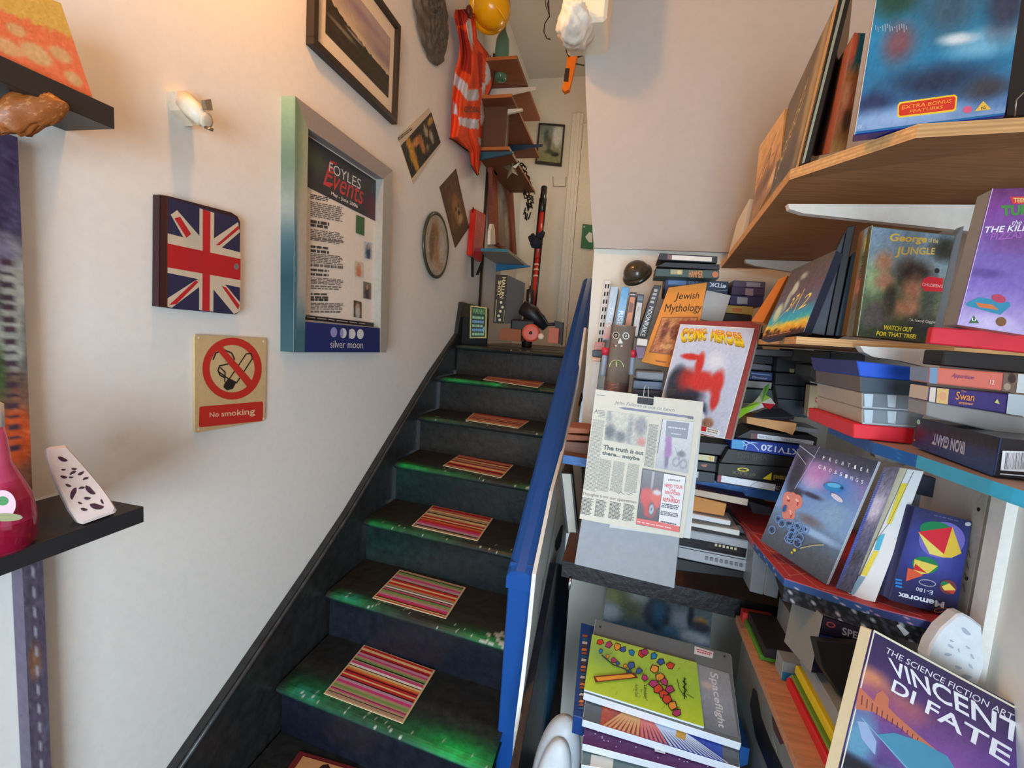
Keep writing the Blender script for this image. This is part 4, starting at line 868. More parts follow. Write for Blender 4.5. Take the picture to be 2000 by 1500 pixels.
# stack on the right of them
for i,(q,c,l) in enumerate(((Zq(z8,(1470,385),(1745,400),(1740,455),(1460,440)),(84,72,96),'purplish cassette box with a grey label, top of the back stack'),
  (Zq(z8,(1455,440),(1740,455),(1735,525),(1448,510)),(70,52,84),'cassette box with small grey portrait, second in the back stack'),
  (Zq(z8,(1445,512),(1730,528),(1720,612),(1432,595)),(56,50,96),'violet cassette box with a pale picture, third in the back stack'),
  (Zq(z8,(1410,598),(1640,615),(1632,685),(1400,665)),(206,176,90),'yellow cassette box with an orange dot, in the back stack'),
  (Zq(z8,(1395,670),(1630,690),(1620,745),(1380,735)),(52,48,50),'black cassette under the yellow box in the back stack'))):
    tape(l,q,1.52,c,group='cassette boxes in the back stack',lab=((Zq(z8,(1580,400),(1700,408),(1698,445),(1578,438)),(150,146,156)),(Zq(z8,(1570,455),(1640,460),(1636,520),(1566,515)),(150,130,140)),(Zq(z8,(1500,530),(1590,536),(1586,592),(1496,586)),(170,170,180)),(Zq(z8,(1460,622),(1540,628),(1536,660),(1458,655)),(214,130,70)),None)[i])
for i in range(4): fbox('video_cassette','plain black cassette in the dark back row, number %s from the top'%('one','two','three','four')[i],'cassette',[(1415,632+14*i),(1490,636+14*i),(1489,649+14*i),(1413,645+14*i)],1.56,.1,(30+6*(i%2),28,34),group='cassette boxes in the back stack')
# Orange paperback
pl = Pl(Y(1306,561,1.475),6,8); q = [z8(*p) for p in ((908,447),(1242,402),(1100,1180),(672,1088))]
o = slab('orange_paperback',q,pl,.018,(222,140,56),'paper',label='orange paperback on Jewish mythology leaning behind the comic annual',cat='book')
A = Art(pl); A.text('Jewish',Zq(z8,(965,492),(1175,488),(1168,560),(955,572)),(42,26,20),0,.18); A.text('Mythology',Zq(z8,(875,592),(1196,588),(1190,672),(868,682)),(42,26,20),0,.18)
qa = Zq(z8,(850,705),(1162,702),(1120,1050),(738,1008)); A.poly(qa,(150,84,44)); A.h = homog(qa); A.paint([(.03,.03),(.97,.03),(.97,.97),(.03,.97)],26,26,picture([(0,(196,130,70)),(1,(170,96,50))],[(.5,.45,.22,.32,(206,140,80),.2),(.5,.45,.14,.22,(140,76,40),.2),(.2,.4,.1,.3,(120,60,36),.4),(.8,.4,.1,.3,(120,60,36),.4),(.5,.85,.3,.06,(210,150,90),.3)],22,7,3))
A.h = None; A.micro(Zq(z8,(800,1070),(900,1085),(895,1105),(795,1090)),1,(120,60,30)); A.done('cover_print',o)
slab('white_paper',Zq(z8,(1235,470),(1446,516),(1368,760),(1170,720)),Pl(Y(1400,570,1.51),4,5),.012,(206,200,192),'paper',label='blank whitish booklet behind the orange paperback',cat='booklet')
# tin robot
rb = top('tin_robot','tin robot with ringed eyes and red-capped grey arms standing behind the newspaper','robot',Y(1200,765,1.47))
rt, rbm = Y(1218,636,1.47), Y(1202,768,1.47); rr_ = (Y(1242,638,1.47)-Y(1194,635,1.47)).length/2; H = (rt-rbm).length; axr = (rt-rbm).normalized()
lathe('robot_body',rbm,axr,[(rr_*.95,0),(rr_,.002),(rr_,H*.98),(rr_*1.04,H*.985),(rr_*1.04,H),(rr_*.9,H)],(150,130,114),'tin',36,parent=rb)
for i in range(7): lathe('foot_ring',rbm+axr*(.006+i*.0045),axr,[(rr_*1.03,0),(rr_*1.06,.001),(rr_*1.03,.002)],(200,120,140) if i%2 else (150,130,120),'metal',30,parent=rb)
class Cyl:      # printing wrapped on the robot's round body
    def __init__(s): s.n = Vector((-math.sin(.1),-math.cos(.1),0))
    def q(s,u,v,off=0):
        d = ray(u,v); o = Vector((0,0,EYE)); m = o-rbm; dd = d-axr*d.dot(axr); mm = m-axr*m.dot(axr)
        a = dd.dot(dd); b = 2*dd.dot(mm); c = mm.dot(mm)-rr_**2; disc = b*b-4*a*c; t = (-b-math.sqrt(max(disc,0)))/(2*a); p = o+d*t
        r = (p-rbm)-axr*(p-rbm).dot(axr); return p+r.normalized()*off
A = Art(Cyl(),base=.0004)
for ex,ey in ((455,860),(540,865)): A.ell(*z8(ex,ey),6.6,7,(224,216,206),n=20).ell(*z8(ex,ey),4.6,5,(30,28,30),n=20).ell(*z8(ex,ey),2.4,2.6,(224,216,206),n=16).ell(*z8(ex,ey),1.3,1.4,(30,28,30),n=12)
A.poly(Zq(z8,(492,880),(515,930),(468,930)),(214,206,200)).poly(Zq(z8,(430,935),(534,945),(532,970),(510,975),(440,968)),(120,40,44)).poly(Zq(z8,(448,945),(512,948),(510,958),(448,955)),(220,206,200))
A.ell(*z8(460,1132),14,14,(206,190,150),a0=180,a1=360).ell(*z8(460,1132),12,12,(90,110,50),a0=180,a1=360)
A.poly(Zq(z8,(456,1085),(464,1085),(462,1130),(456,1130)),(214,206,120)); A.done('robot_face',rb)
for a,b in (((362,1000),(340,1210)),((600,1020),(585,1200))):
    p0_, p1_ = Y(*z8(*a),1.46), Y(*z8(*b),1.455); ar = tube('robot_arm',[p0_,p0_.lerp(p1_,.3),p0_.lerp(p1_,.9),p1_],[.009,.008,.0075,.0085],(140,150,164),'satin',12,parent=rb)
    tube('shoulder_cap',[p0_+Vector((0,0,.012)),p0_+Vector((0,0,.004)),p0_-Vector((0,0,.012))],[.010,.012,.009],(196,40,60),'satin',14,parent=ar)
box('low_carton',(rbm.x-.05,1.435,zA_top(1180)+.001),(rbm.x+.05,1.54,rbm.z-.001),(120,96,70),'matte',label='low brown carton the tin robot stands on, behind the newspaper',cat='box')
# comic annual in a red-brown folder
pl = Pl(Y(1326,627,1.40),26,9)
q = [z8(1004,735),z8(1708,738),z9(566,878),(1280,838)]
o = slab('red_folder',q,pl,.022,[(140,48,44),(140,48,44),(150,60,54),(206,196,184),(206,196,184),(140,48,44)],'satin',label='dark red ring folder propping the comic magazine',cat='folder')
pl2 = Pl(pl.q(1326,627,.004),26,9); q2 = [(1329,633),(1474,641),(1415,857),(1279,828)]
o = slab('comic_magazine',q2,pl2,.0035,(222,218,214),'gloss',label='comic magazine with arched yellow and orange title and a red and navy cover splash',cat='magazine',bevel=0)
A = Art(pl2,quad=q2,base=.0004); A.paint([(.01,.01),(.99,.01),(.99,.99),(.01,.99)],60,84,picture([(0,(196,198,214)),(.5,(182,188,206)),(1,(176,180,196))],[(.62,.32,.12,.07,(214,214,222),.6),(.15,.6,.13,.2,(44,46,58),.25),(.36,.66,.22,.07,(40,44,62),.3),(.3,.52,.14,.1,(150,40,36),.4),(.5,.52,.2,.1,(196,44,36),.25),(.42,.36,.06,.11,(196,44,36),.25),(.72,.52,.09,.12,(196,44,36),.25),(.75,.66,.06,.12,(190,42,36),.25),(.28,.30,.16,.03,(196,44,36),.25),(.52,.8,.16,.09,(40,50,76),.3),(.63,.86,.05,.05,(226,230,236),.3),(.74,.9,.08,.05,(140,100,76),.25),(.1,.84,.1,.05,(120,116,110),.3)],5,9,4))
A.h = None
tx = 'COMIC HEROES'; rowT = [(1005,800),(1100,790),(1200,805),(1300,810),(1400,815),(1500,835),(1570,855)]; 
for layer,(dx,dy,c) in enumerate(((6,30,(150,110,10)),(4,20,(200,160,10)),(0,0,(232,196,30)))):
    A.text('COMIC',Zq(z8,(1030+dx,795+dy),(1240+dx,800+dy),(1225+dx,880+dy),(1000+dx,900+dy)),c,.03); A.text('HEROES',Zq(z8,(1285+dx,805+dy),(1530+dx,838+dy),(1568+dx,945+dy),(1262+dx,885+dy)),c,.03)
A.text('COMIC',Zq(z8,(1036,797),(1238,802),(1230,845),(1022,850)),(232,90,36),.0); A.text('HEROES',Zq(z8,(1290,808),(1530,840),(1546,892),(1280,848)),(232,90,36),.0)
A.poly(Zq(z9,(310,755),(470,800),(462,845),(304,805)),(220,214,206)).poly(Zq(z9,(308,758),(355,768),(350,808),(304,800)),(196,40,40)).micro(Zq(z9,(365,775),(460,800),(455,835),(360,812)),2,(90,80,80))
for i in range(7): A.line([z9(10+i*12,500-i*2),z9(30+i*10,440)],.9,(90,84,80))
A.done('cover_print',o)
# newspaper page and the grey board it is clipped to
plb = Pl(Y(1170,775,1.285),1,2); 
q = [(1172,790),(1352,800),(1317,1149),(1122,1102)]
gb2 = slab('grey_board',q,plb,.004,(150,152,158),'satin',label='plain pale grey board hanging in front of the alcove shelves, under the newspaper',cat='board',bevel=.0008)
pln = Pl(plb.q(1200,900,.012),1,2)
pq = [(1162,761),(1373,787),(1347,1052),(1130,1010)]
np0 = top('newspaper','old newspaper pages with a truth is out there headline, clipped to the grey board','newspaper',pln.q(1250,1040))
slab('back_page',[(1225,770),(1374,790),(1348,1052),(1190,1030)],Pl(pln.q(1250,900,-.004),1,2),.0012,(206,206,204),'paper',parent=np0,bevel=0)
def npage(): 
    pp = Zq(zA,(298,72),(592,108),(590,168),(700,182),(704,124),(1050,160),(1048,200),(905,1112),(185,975)); return prism('front_page',[pln.q(*p) for p in pp],pln.n*-.0015,(214,208,192),'paper',parent=np0)
fp = npage(); A = Art(pln,base=.0004)
A.text('John Fallows is out to lunch',Zq(zA,(430,152),(850,208),(846,236),(428,180)),(96,90,96),0,.25)
A.poly(Zq(zA,(455,200),(500,198),(978,262),(980,278),(500,215)),(96,88,120)).poly(Zq(zA,(940,258),(980,264),(980,284),(938,276)),(70,66,84))
A.micro(Zq(zA,(305,108),(372,116),(372,122),(305,114)),1,(60,56,60)); A.text('A',Zq(zA,(292,210),(316,213),(312,242),(286,240)),(90,90,90))
A.micro(Zq(zA,(318,214),(370,222),(368,275),(316,268)),5,(130,126,120)); A.micro(Zq(zA,(282,280),(366,290),(300,790),(212,770)),58,(140,136,130),.97,.5,ragged=.04)
h_ = Zq(zA,(375,220),(668,262),(642,475),(358,425)); A.paint(h_,30,22,picture([(0,(186,180,160)),(1,(160,158,146))],[(.12,.7,.12,.25,(80,80,84),.4),(.4,.8,.12,.18,(90,90,92),.4),(.6,.5,.06,.5,(130,130,126),.5),(.85,.35,.14,.3,(120,116,116),.4),(.9,.85,.1,.14,(186,110,100),.4),(.08,.2,.06,.25,(140,140,134),.4)],12,7,4))
A.text('The truth is out',Zq(zA,(352,458),(634,505),(630,534),(348,490)),(34,32,34),.03); A.text('there... maybe',Zq(zA,(345,502),(606,545),(602,578),(341,534)),(34,32,34),.03)
for x0,dx in ((325,0),(420,0),(520,0)):
    A.micro(Zq(zA,(x0+5,555+(x0-325)*.16),(x0+88,570+(x0-325)*.16),(x0+62,790+(x0-325)*.05),(x0-25,778+(x0-325)*.05)),27,(140,136,130),.97,.5,ragged=.04)
A.micro(Zq(zA,(672,312),(740,322),(705,622),(634,610)),36,(110,108,106),.97,.5,ragged=.06)
A.text('Thoughts from our spokesman',Zq(zA,(206,786),(582,850),(580,876),(204,812)),(120,96,96))
A.line(Zq(zA,(445,790),(460,800),(475,786),(485,802),(500,804)),.7,(60,56,60)).line(Zq(zA,(515,800),(528,810),(540,798),(558,806)),.7,(60,56,60))
for i in range(4):
    x0 = 205+i*97; dy = i*15; A.micro(Zq(zA,(x0,822+dy),(x0+85,838+dy),(x0+70,955+dy),(x0-15,940+dy)),13,(90,88,90),.97,.5,ragged=.25)
h_ = Zq(zA,(755,278),(982,300),(940,658),(712,620)); A.paint(h_,30,42,picture([(0,(196,192,190)),(.6,(180,178,180)),(1,(160,158,164))],[(.3,.4,.1,.09,(150,96,150),.2),(.33,.6,.11,.22,(140,86,146),.2),(.33,.85,.06,.12,(96,84,110),.3),(.26,.25,.06,.045,(110,100,110),.3),(.62,.82,.11,.09,(110,108,114),.2),(.62,.82,.08,.065,(170,168,172),.2),(.84,.84,.11,.09,(110,108,114),.2),(.84,.84,.08,.065,(170,168,172),.2),(.74,.65,.12,.06,(96,92,100),.3)],5,8,5))
A.poly(Zq(zA,(792,290),(950,308),(935,420),(785,400)),(120,120,132)).micro(Zq(zA,(805,325),(935,342),(932,362),(803,345)),1,(190,190,196)).micro(Zq(zA,(825,370),(900,380),(898,398),(823,388)),1,(180,180,190)).line(Zq(zA,(765,280),(728,515)),1.4,(60,60,66)).line(Zq(zA,(850,470),(880,560),(900,490)),.8,(90,88,94))
A.poly(Zq(zA,(625,622),(928,680),(882,1070),(578,1012)),(64,60,66)); A.poly(Zq(zA,(632,630),(772,655),(732,990),(588,965)),(96,94,100))
h_ = Zq(zA,(632,632),(772,658),(732,992),(590,966)); A.paint(h_,24,40,picture([(0,(110,106,112)),(.3,(96,90,96)),(1,(80,70,76))],[(.5,.1,.05,.3,(170,168,172),.4),(.3,.55,.3,.2,(196,70,64),.2),(.8,.55,.3,.2,(206,84,74),.2),(.8,.42,.2,.05,(196,190,196),.3),(.55,.8,.3,.16,(186,60,56),.2),(.62,.78,.15,.15,(90,86,96),.2),(.62,.78,.10,.10,(180,180,190),.2),(.62,.78,.04,.04,(80,76,84),.2)],4,8,6))
A.poly(Zq(zA,(775,660),(924,684),(884,1030),(736,1000)),(216,212,212)); A.poly(Zq(zA,(584,968),(736,995),(884,1028),(880,1070),(578,1008)),(214,96,90))
for t,a,b,x0,x1 in (('NEED YOUR',735,762,778,906),('CAR',765,785,812,858),('SERVICED',785,808,780,888),('OR',812,830,815,845),('REPAIRED!!',832,862,768,886)):
    sx = -(a-735)*.02; A.text(t,Zq(zA,(x0+sx,a-8),(x1+sx,a+8),(x1+sx,b+6),(x0+sx,b-10)),(206,60,64),.03)
A.text('pete!',Zq(zA,(806,690),(886,702),(884,722),(804,710)),(50,46,50),.01)
A.micro(Zq(zA,(760,862),(890,882),(880,915),(756,895)),3,(60,56,60),.97,.6).micro(Zq(zA,(752,915),(884,938),(876,968),(748,945)),3,(60,56,60),.97,.6).micro(Zq(zA,(752,985),(866,1008),(864,1022),(750,998)),1,(50,46,50),.97,.7)
A.micro(Zq(zA,(590,985),(870,1040),(868,1056),(588,1000)),1,(236,190,186),.97,.5)
A.done('page_print',fp)
bc = top('bulldog_clip','black bulldog clip with wire loops gripping the newspaper top','clip',pln.q(*zA(645,170)))
slab('clip_body',Zq(zA,(592,128),(702,140),(698,184),(588,170)),Pl(pln.q(*zA(645,150),.004),1,12),.010,(38,42,48),'satin',parent=bc)
tube('wire_loop',[pln.q(*zA(*p),.007) for p in ((620,165),(632,110),(638,56),(652,42),(666,56),(664,110),(668,172))],.0009,(190,186,180),'metal',6,parent=bc)
# left gap seen between banister and board
for i,(u0,v0) in enumerate(((1112,834),(1108,848),(1105,862))): fbox('wooden_block','brown wooden block on the blue-edged alcove shelf beside the banister, %s of three'%('top','middle','bottom')[i],'block',[(u0,v0),(1152,v0+4),(1150,v0+(26 if i == 2 else 13)),(u0-4,v0+(26 if i == 2 else 12))],1.45+.01*i,.1,((150,84,50),(140,76,44),(110,72,54))[i],'wood',group='wooden blocks beside the banister')
fbox('upright_book','cream paged black book standing in the gap beside the banister','book',Zq(zA,(52,660),(128,664),(172,1075),(92,1072)),1.45,.12,[(178,178,168),(40,36,36),(40,36,36),(30,28,28),(40,36,36),(30,28,28)],'paper')
A = Art(PY(1.45)); A.poly(Zq(zA,(48,655),(62,658),(108,1076),(92,1074)),(32,28,30)).poly(Zq(zA,(122,660),(134,664),(176,1078),(162,1076)),(32,28,30)); A.done('cover_edges',bpy.data.objects['upright_book'])
fbox('upright_book','brown book standing nearest the newspaper in the gap beside the banister','book',Zq(zA,(135,580),(200,600),(215,1000),(178,1050)),1.50,.12,(96,74,52),'paper')
# tapes right of the comic
g2 = 'cassettes stacked right of the comic magazine'
tape('grey cassette box, topmost right of the comic magazine',Zq(z9,(748,220),(915,240),(912,285),(738,268)),1.52,(104,104,120),group=g2)
tape('black cassette above the blue box right of the comic',Zq(z9,(755,150),(1000,165),(998,232),(748,215)),1.52,(40,38,44),group=g2)
tape('blue cassette box with pale italic lettering right of the comic',Zq(z9,(735,285),(925,300),(918,372),(722,358)),1.50,(28,50,110),group=g2,lab=(Zq(z9,(740,300),(905,318),(904,326),(738,310)),(110,150,200),lambda A:A.text('Dinosaur',Zq(z9,(745,328),(880,342),(876,358),(742,344)),(200,210,220),0,.2)))
tape('grey and white cassette box under the blue one right of the comic',Zq(z9,(700,368),(920,385),(910,440),(685,425)),1.50,(150,156,158),group=g2)
tape('wide grey-green cassette behind the plastic parrot',Zq(z9,(680,440),(980,450),(960,560),(650,560)),1.52,(78,96,92),group=g2)
for i,q in enumerate((Zq(z9,(960,170),(1260,190),(1255,300),(950,290)),Zq(z9,(950,300),(1250,310),(1245,420),(940,400)),Zq(z9,(940,405),(1240,425),(1235,540),(960,520)),Zq(z9,(965,525),(1230,545),(1220,690),(975,660)))):
    tape('black cassette in the shadowed middle pile, %s'%('topmost','second from top','third from top','bottom one')[i],q,1.48,((46,46,50),(30,30,34),(44,50,58),(62,72,82))[i],group='black cassettes in the shadowed middle pile',lab=((Zq(z9,(1065,265),(1110,268),(1106,300),(1070,298)),(160,146,110)),None,None,None)[i])
tape('cream spined cassette with a small red ring, standing beside the clear boxes',Zq(z9,(1248,408),(1340,415),(1310,692),(1222,680)),1.36,(196,176,140),dep=.03,group=None,lab=(Zq(z9,(1292,512),(1314,514),(1310,556),(1288,554)),(176,60,60),lambda A:A.ell(*z9(1301,534),1.6,3,(206,186,150)),lambda A:A.micro(Zq(z9,(1275,590),(1300,592),(1296,680),(1272,676)),10,(110,90,70))))
tape('black cassette standing beside the cream one',Zq(z9,(1340,408),(1428,420),(1400,660),(1315,650)),1.37,(26,26,30),group=None)
for i,q in enumerate((Zq(z9,(770,95),(1100,110),(1095,165),(760,150)),Zq(z9,(1100,95),(1420,120),(1415,230),(1095,195)),Zq(z9,(1420,110),(1720,140),(1715,230),(1415,225)))):
    tape('dark cassette in the shadow right under the middle plywood shelf, %s one'%('left','middle','right')[i],q,1.32+.03*i,((44,42,46),(60,58,56),(50,48,50))[i],group='dark cassettes under the middle plywood shelf')
# crumpled plastic parrot shape
rk = random.Random(5); out = Zq(z9,(632,700),(640,620),(700,590),(760,560),(810,500),(850,430),(895,385),(890,440),(860,500),(905,520),(945,580),(900,612),(850,600),(780,620),(700,650)); 
pl_ = Pl(Y(*z9(780,560),1.36),15,20); P_ = [pl_.q(*p,rk.uniform(-.006,.012)) for p in out]; ctr = sum(P_,Vector())/len(P_)+Vector((0,-.02,0)); n = len(P_)
link('toy_parrot',P_+[ctr,ctr+Vector((0,.035,0))],[(i,(i+1)%n,n) for i in range(n)]+[((i+1)%n,i,n+1) for i in range(n)],[(150,200,50),(130,190,60),(176,206,90),(206,214,180),(196,210,160),(90,150,60),(120,170,60),(110,160,80),(150,190,80),(222,222,210),(186,40,50),(186,40,50),(220,214,206),(214,216,190),(170,206,70)]*2,'gloss',label='green, white and red plastic parrot toy lying on the cassettes right of the comic',cat='toy')
o = slab('calculator',Zq(z9,(850,612),(960,600),(1115,682),(1080,702),(700,682),(700,668))[0:1]+Zq(z9,(1000,605),(1115,682),(705,690)),Pl(Y(*z9(900,660),1.36),0,60),.01,(52,50,60),'satin',label='flat dark keypad lying above the tan book',cat='keypad')
prism('tan_book',[Y(*p,1.34) for p in Zq(z9,(700,680),(1128,736),(1120,790),(1092,838),(1040,815),(900,780),(700,735))],Vector((0,.12,0)),(206,152,100),'paper',label='tan paper block of a bent paperback right of the comic magazine',cat='book')
tape('black cassette with handwritten white label under the tan book',Zq(z9,(735,790),(1310,860),(1300,930),(600,860)),1.37,group=g2,lab=(Zq(z9,(792,826),(1276,888),(1270,922),(788,866)),(220,224,232),lambda A:A.text('Seth Story',Zq(z9,(806,838),(915,852),(912,880),(803,868)),(70,70,90)),lambda A:A.text('Tomb & Dreams',Zq(z9,(995,862),(1160,884),(1156,902),(992,880)),(90,90,110)),lambda A:A.poly(Zq(z9,(735,820),(790,826),(786,872),(732,868)),(110,60,64))))
tape('grey cassette edge behind the tan book',Zq(z9,(1125,762),(1330,790),(1320,832),(1110,800)),1.40,(160,160,166),group=g2)
tape('bright blue blank tape box with big upside-down lettering',Zq(z9,(568,868),(1185,935),(1120,1028),(562,955)),1.35,(24,60,160),group=g2,lab=(Zq(z9,(572,872),(680,884),(672,962),(566,950)),(60,150,206),
   lambda A:A.text('KTV120',[z9(1138,1012),z9(818,968),z9(826,914),z9(1144,960)],(220,226,240),.02),lambda A:A.line(Zq(z9,(660,890),(700,930),(690,960)),1.6,(150,200,230)),lambda A:A.line(Zq(z9,(680,885),(760,920),(800,965)),1.4,(190,220,240)),lambda A:A.line(Zq(z9,(670,930),(740,900),(790,905)),1.2,(170,210,236))))
tape('plain black tape box with embossed letters, below the bright blue box',Zq(z9,(540,955),(1115,1030),(1090,1115),(470,1075)),1.35,(32,31,34),group=g2,lab=(Zq(z9,(600,1000),(601,1000),(601,1001),(600,1001)),(40,40,42),lambda A:A.text('VHS HG',[z9(880,1060),z9(620,1030),z9(622,990),z9(884,1016)],(52,50,54),.02)))
tape('black blank tape box with a yellow ring and yellow wedge',Zq(z9,(460,1078),(1090,1118),(1030,1250),(448,1180)),1.35,(30,30,30),group=g2,lab=(Zq(z9,(836,1212),(915,1158),(908,1226)),(222,200,40),
   lambda A:A.ell(*z9(668,1134),11.6,3.8,(214,190,40),5),lambda A:A.ell(*z9(668,1134),8,2,(40,38,30),5),lambda A:A.text('GT-BLACK',[z9(770,1192),z9(570,1168),z9(574,1142),z9(774,1168)],(120,110,70),0),lambda A:A.text('maxell',[z9(1030,1236),z9(925,1222),z9(930,1178),z9(1036,1192)],(190,170,70),0)))
tape('black cassette with a long blank white label, bottom of the pile on the blue-edged shelf',Zq(z9,(446,1180),(1032,1252),(1000,1330),(436,1250)),1.36,(34,30,34),group=g2,lab=(Zq(z9,(482,1184),(948,1262),(940,1318),(476,1240)),(226,230,236),lambda A:A.poly(Zq(z9,(452,1180),(480,1184),(474,1240),(446,1234)),(150,60,70)),lambda A:A.line(Zq(z9,(720,1290),(745,1262),(800,1236)),.7,(90,90,100)),lambda A:A.text('E',Zq(z9,(950,1275),(985,1280),(980,1310),(946,1305)),(160,160,170))))
g3 = 'short cassettes between newspaper and tape boxes'
tape('black cassette edge with silver line, top of the short pile beside the newspaper',Zq(z9,(290,895),(545,920),(520,1020),(280,990)),1.38,(40,40,44),group=g3)
tape('cassette with pale yellow label in the short pile beside the newspaper',Zq(z9,(276,995),(450,1020),(440,1080),(270,1055)),1.38,(40,38,40),group=g3,lab=(Zq(z9,(285,1002),(422,1018),(418,1066),(280,1048)),(220,206,160),lambda A:A.ell(*z9(390,1038),4,3.4,(222,180,60))))
tape('black cassette with a small red emblem in the short pile beside the newspaper',Zq(z9,(268,1062),(448,1082),(436,1158),(260,1135)),1.38,(34,32,36),group=g3,lab=(Zq(z9,(300,1092),(360,1088),(350,1112),(320,1110)),(176,100,80)))
tape('dark cassette at the bottom of the short pile beside the newspaper',Zq(z9,(262,1145),(430,1165),(420,1252),(250,1232)),1.38,(44,50,60),group=g3,lab=(Zq(z9,(262,1150),(285,1153),(280,1205),(258,1202)),(190,190,200)))
# things between the two alcove shelves
g4 = 'books lying on the video recorder'
fbox('lying_book','cream-edged book with purple cover, topmost on the video recorder','book',Zq(zB,(120,372),(562,455),(553,508),(118,420)),1.36,.14,[(196,180,160),(80,60,90),(80,60,90),(90,66,90),(80,60,90),(80,60,90)],'paper',group=g4)
fbox('orange_box','orange-brown carton edge under the purple book on the video recorder','box',Zq(zB,(120,424),(392,490),(372,584),(112,540)),1.37,.14,(206,140,76),'paper',group=g4)
fbox('lying_book','thin white book under the orange carton','book',Zq(zB,(112,562),(424,622),(420,658),(108,598)),1.36,.14,(222,222,224),'paper',group=g4)
fbox('lying_book','grey book with tan end between the two white ones','book',Zq(zB,(108,598),(540,665),(536,722),(106,640)),1.40,.14,[(110,104,104),(90,80,80),(110,104,104),(196,150,90),(90,80,80),(90,80,80)],'paper',group=g4)
fbox('lying_book','white book with rounded spine directly on the video recorder','book',Zq(zB,(106,634),(494,696),(490,738),(104,660)),1.35,.14,(224,220,212),'paper',group=g4)
vc = top('video_recorder','silver video recorder with black display window and a row of small buttons','video recorder',Y(1400,1120,1.40))
fbox('casing',None,None,Zq(zB,(30,680),(582,780),(557,1020),(12,905)),1.36,.28,(170,172,176),'satin',parent=vc,bevel=.003)
A = Art(PY(1.36)); A.poly(Zq(zB,(30,738),(548,835),(536,905),(24,808)),(34,32,38)).poly(Zq(zB,(250,785),(500,832),(496,872),(246,824)),(48,44,46)).line(Zq(zB,(26,822),(572,928)),1.3,(50,50,56)).micro(Zq(zB,(305,775),(430,800),(429,812),(304,787)),1,(150,150,150),.9,.5)
A.done('display_window',vc,'gloss')
for i in range(6): fbox('channel_key',None,None,[zB(302+i*30,797+i*6),zB(320+i*30,800+i*6),zB(318+i*30,818+i*6),zB(300+i*30,815+i*6)],1.357,.003,(206,196,160),parent=vc,bevel=.0003)
for i in range(8): fbox('button',None,None,[zB(228+i*38,896+i*7.8),zB(250+i*38,900+i*7.8),zB(248+i*38,925+i*7.8),zB(226+i*38,921+i*7.8)],1.356,.004,(120,120,126),parent=vc,bevel=.0004)
fbox('set_top_box','flat black unit under the video recorder','box',Zq(zB,(8,910),(556,1022),(552,1068),(4,1000)),1.37,.26,(28,30,36))
for i,q in enumerate((Zq(zB,(604,845),(702,962),(672,1192),(570,1166)),Zq(zB,(708,960),(806,1075),(782,1222),(680,1192)))):
    fbox('clear_case','empty frosted plastic case standing on the lower alcove shelf, %s of two'%('left','right')[i],'case',q,1.30-.01*i,.12,(150,156,164),'frosted',group='frosted cases on the lower alcove shelf')
fbox('clear_case','tilted frosted cassette case behind the red painted shelf','case',Zq(zB,(560,470),(740,520),(720,700),(640,690)),1.48,.1,(90,96,106),'frosted')
tube('steel_peg',[Y(*zF(112,292),1.39),Y(*zF(108,330),1.385),Y(*zF(104,362),1.39)],[.004,.005,.003],(206,206,206),'metal',10,label='small steel shelf peg under the left end of the lower alcove shelf',cat='peg')
# ================================================================ RIGHT WALL SHELVES
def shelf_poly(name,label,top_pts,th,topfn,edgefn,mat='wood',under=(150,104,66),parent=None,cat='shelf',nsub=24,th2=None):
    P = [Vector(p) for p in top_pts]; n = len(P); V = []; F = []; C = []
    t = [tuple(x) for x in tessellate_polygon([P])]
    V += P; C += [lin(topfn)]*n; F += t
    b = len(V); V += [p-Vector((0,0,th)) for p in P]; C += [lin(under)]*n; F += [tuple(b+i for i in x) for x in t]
    for k in range(n):
        a, c = P[k], P[(k+1)%n]; m = max(1,int((c-a).length/.006)) if k in edgefn[1] else 1; b = len(V); rows = 6 if k in edgefn[1] else 1
        for j in range(rows+1):
            for i in range(m+1): V.append(a.lerp(c,i/m)-Vector((0,0,th*j/rows))); C.append(lin(edgefn[0](i/m,j/rows,k)))
        F += [(b+j*(m+1)+i,b+j*(m+1)+i+1,b+(j+1)*(m+1)+i+1,b+(j+1)*(m+1)+i) for j in range(rows) for i in range(m)]
    o = link(name,V,F,np.array(C),mat,label=label,cat=cat,parent=parent,vcol=True)
    bm = bmesh.new(); bm.from_mesh(o.data); bmesh.ops.remove_doubles(bm,verts=bm.verts,dist=1e-5) if False else None; bm.free()
    return o
re = random.Random(9)
PLY = lambda s,t,k: (214,168,112) if (int(t*6)%2 == 0) else (190,140,88)
FLt, CLt, N1, N2 = Vector((.30,1.72,1.985)), Z(1544,331,2.058), Z(1793,242,2.055), Vector((.698,.845,2.06))
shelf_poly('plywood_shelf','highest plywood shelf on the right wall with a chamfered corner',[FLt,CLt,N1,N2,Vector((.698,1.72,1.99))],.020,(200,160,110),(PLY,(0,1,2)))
m1 = Y(1484,675,1.62)
ML, MC = X(1483,674,.285), Y(1556,657,.93); MR = Y(1847,677,.93)
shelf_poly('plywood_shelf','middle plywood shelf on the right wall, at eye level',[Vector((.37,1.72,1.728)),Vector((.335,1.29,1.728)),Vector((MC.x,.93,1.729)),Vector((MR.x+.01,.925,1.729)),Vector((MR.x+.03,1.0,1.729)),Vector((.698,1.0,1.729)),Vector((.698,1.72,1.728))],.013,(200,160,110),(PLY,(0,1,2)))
def rbrk(label,tip,x1,y,z,col,d1=.06,mat='satin'):
    p = [Vector((tip,y,z)),Vector((tip+.004,y,z-.010)),Vector((tip+.03,y,z-.018)),Vector((x1,y,z-d1)),Vector((x1,y,z))]; prism('shelf_bracket',p,Vector((0,.018,0)),col,mat,label=label,cat='bracket',group='brackets')
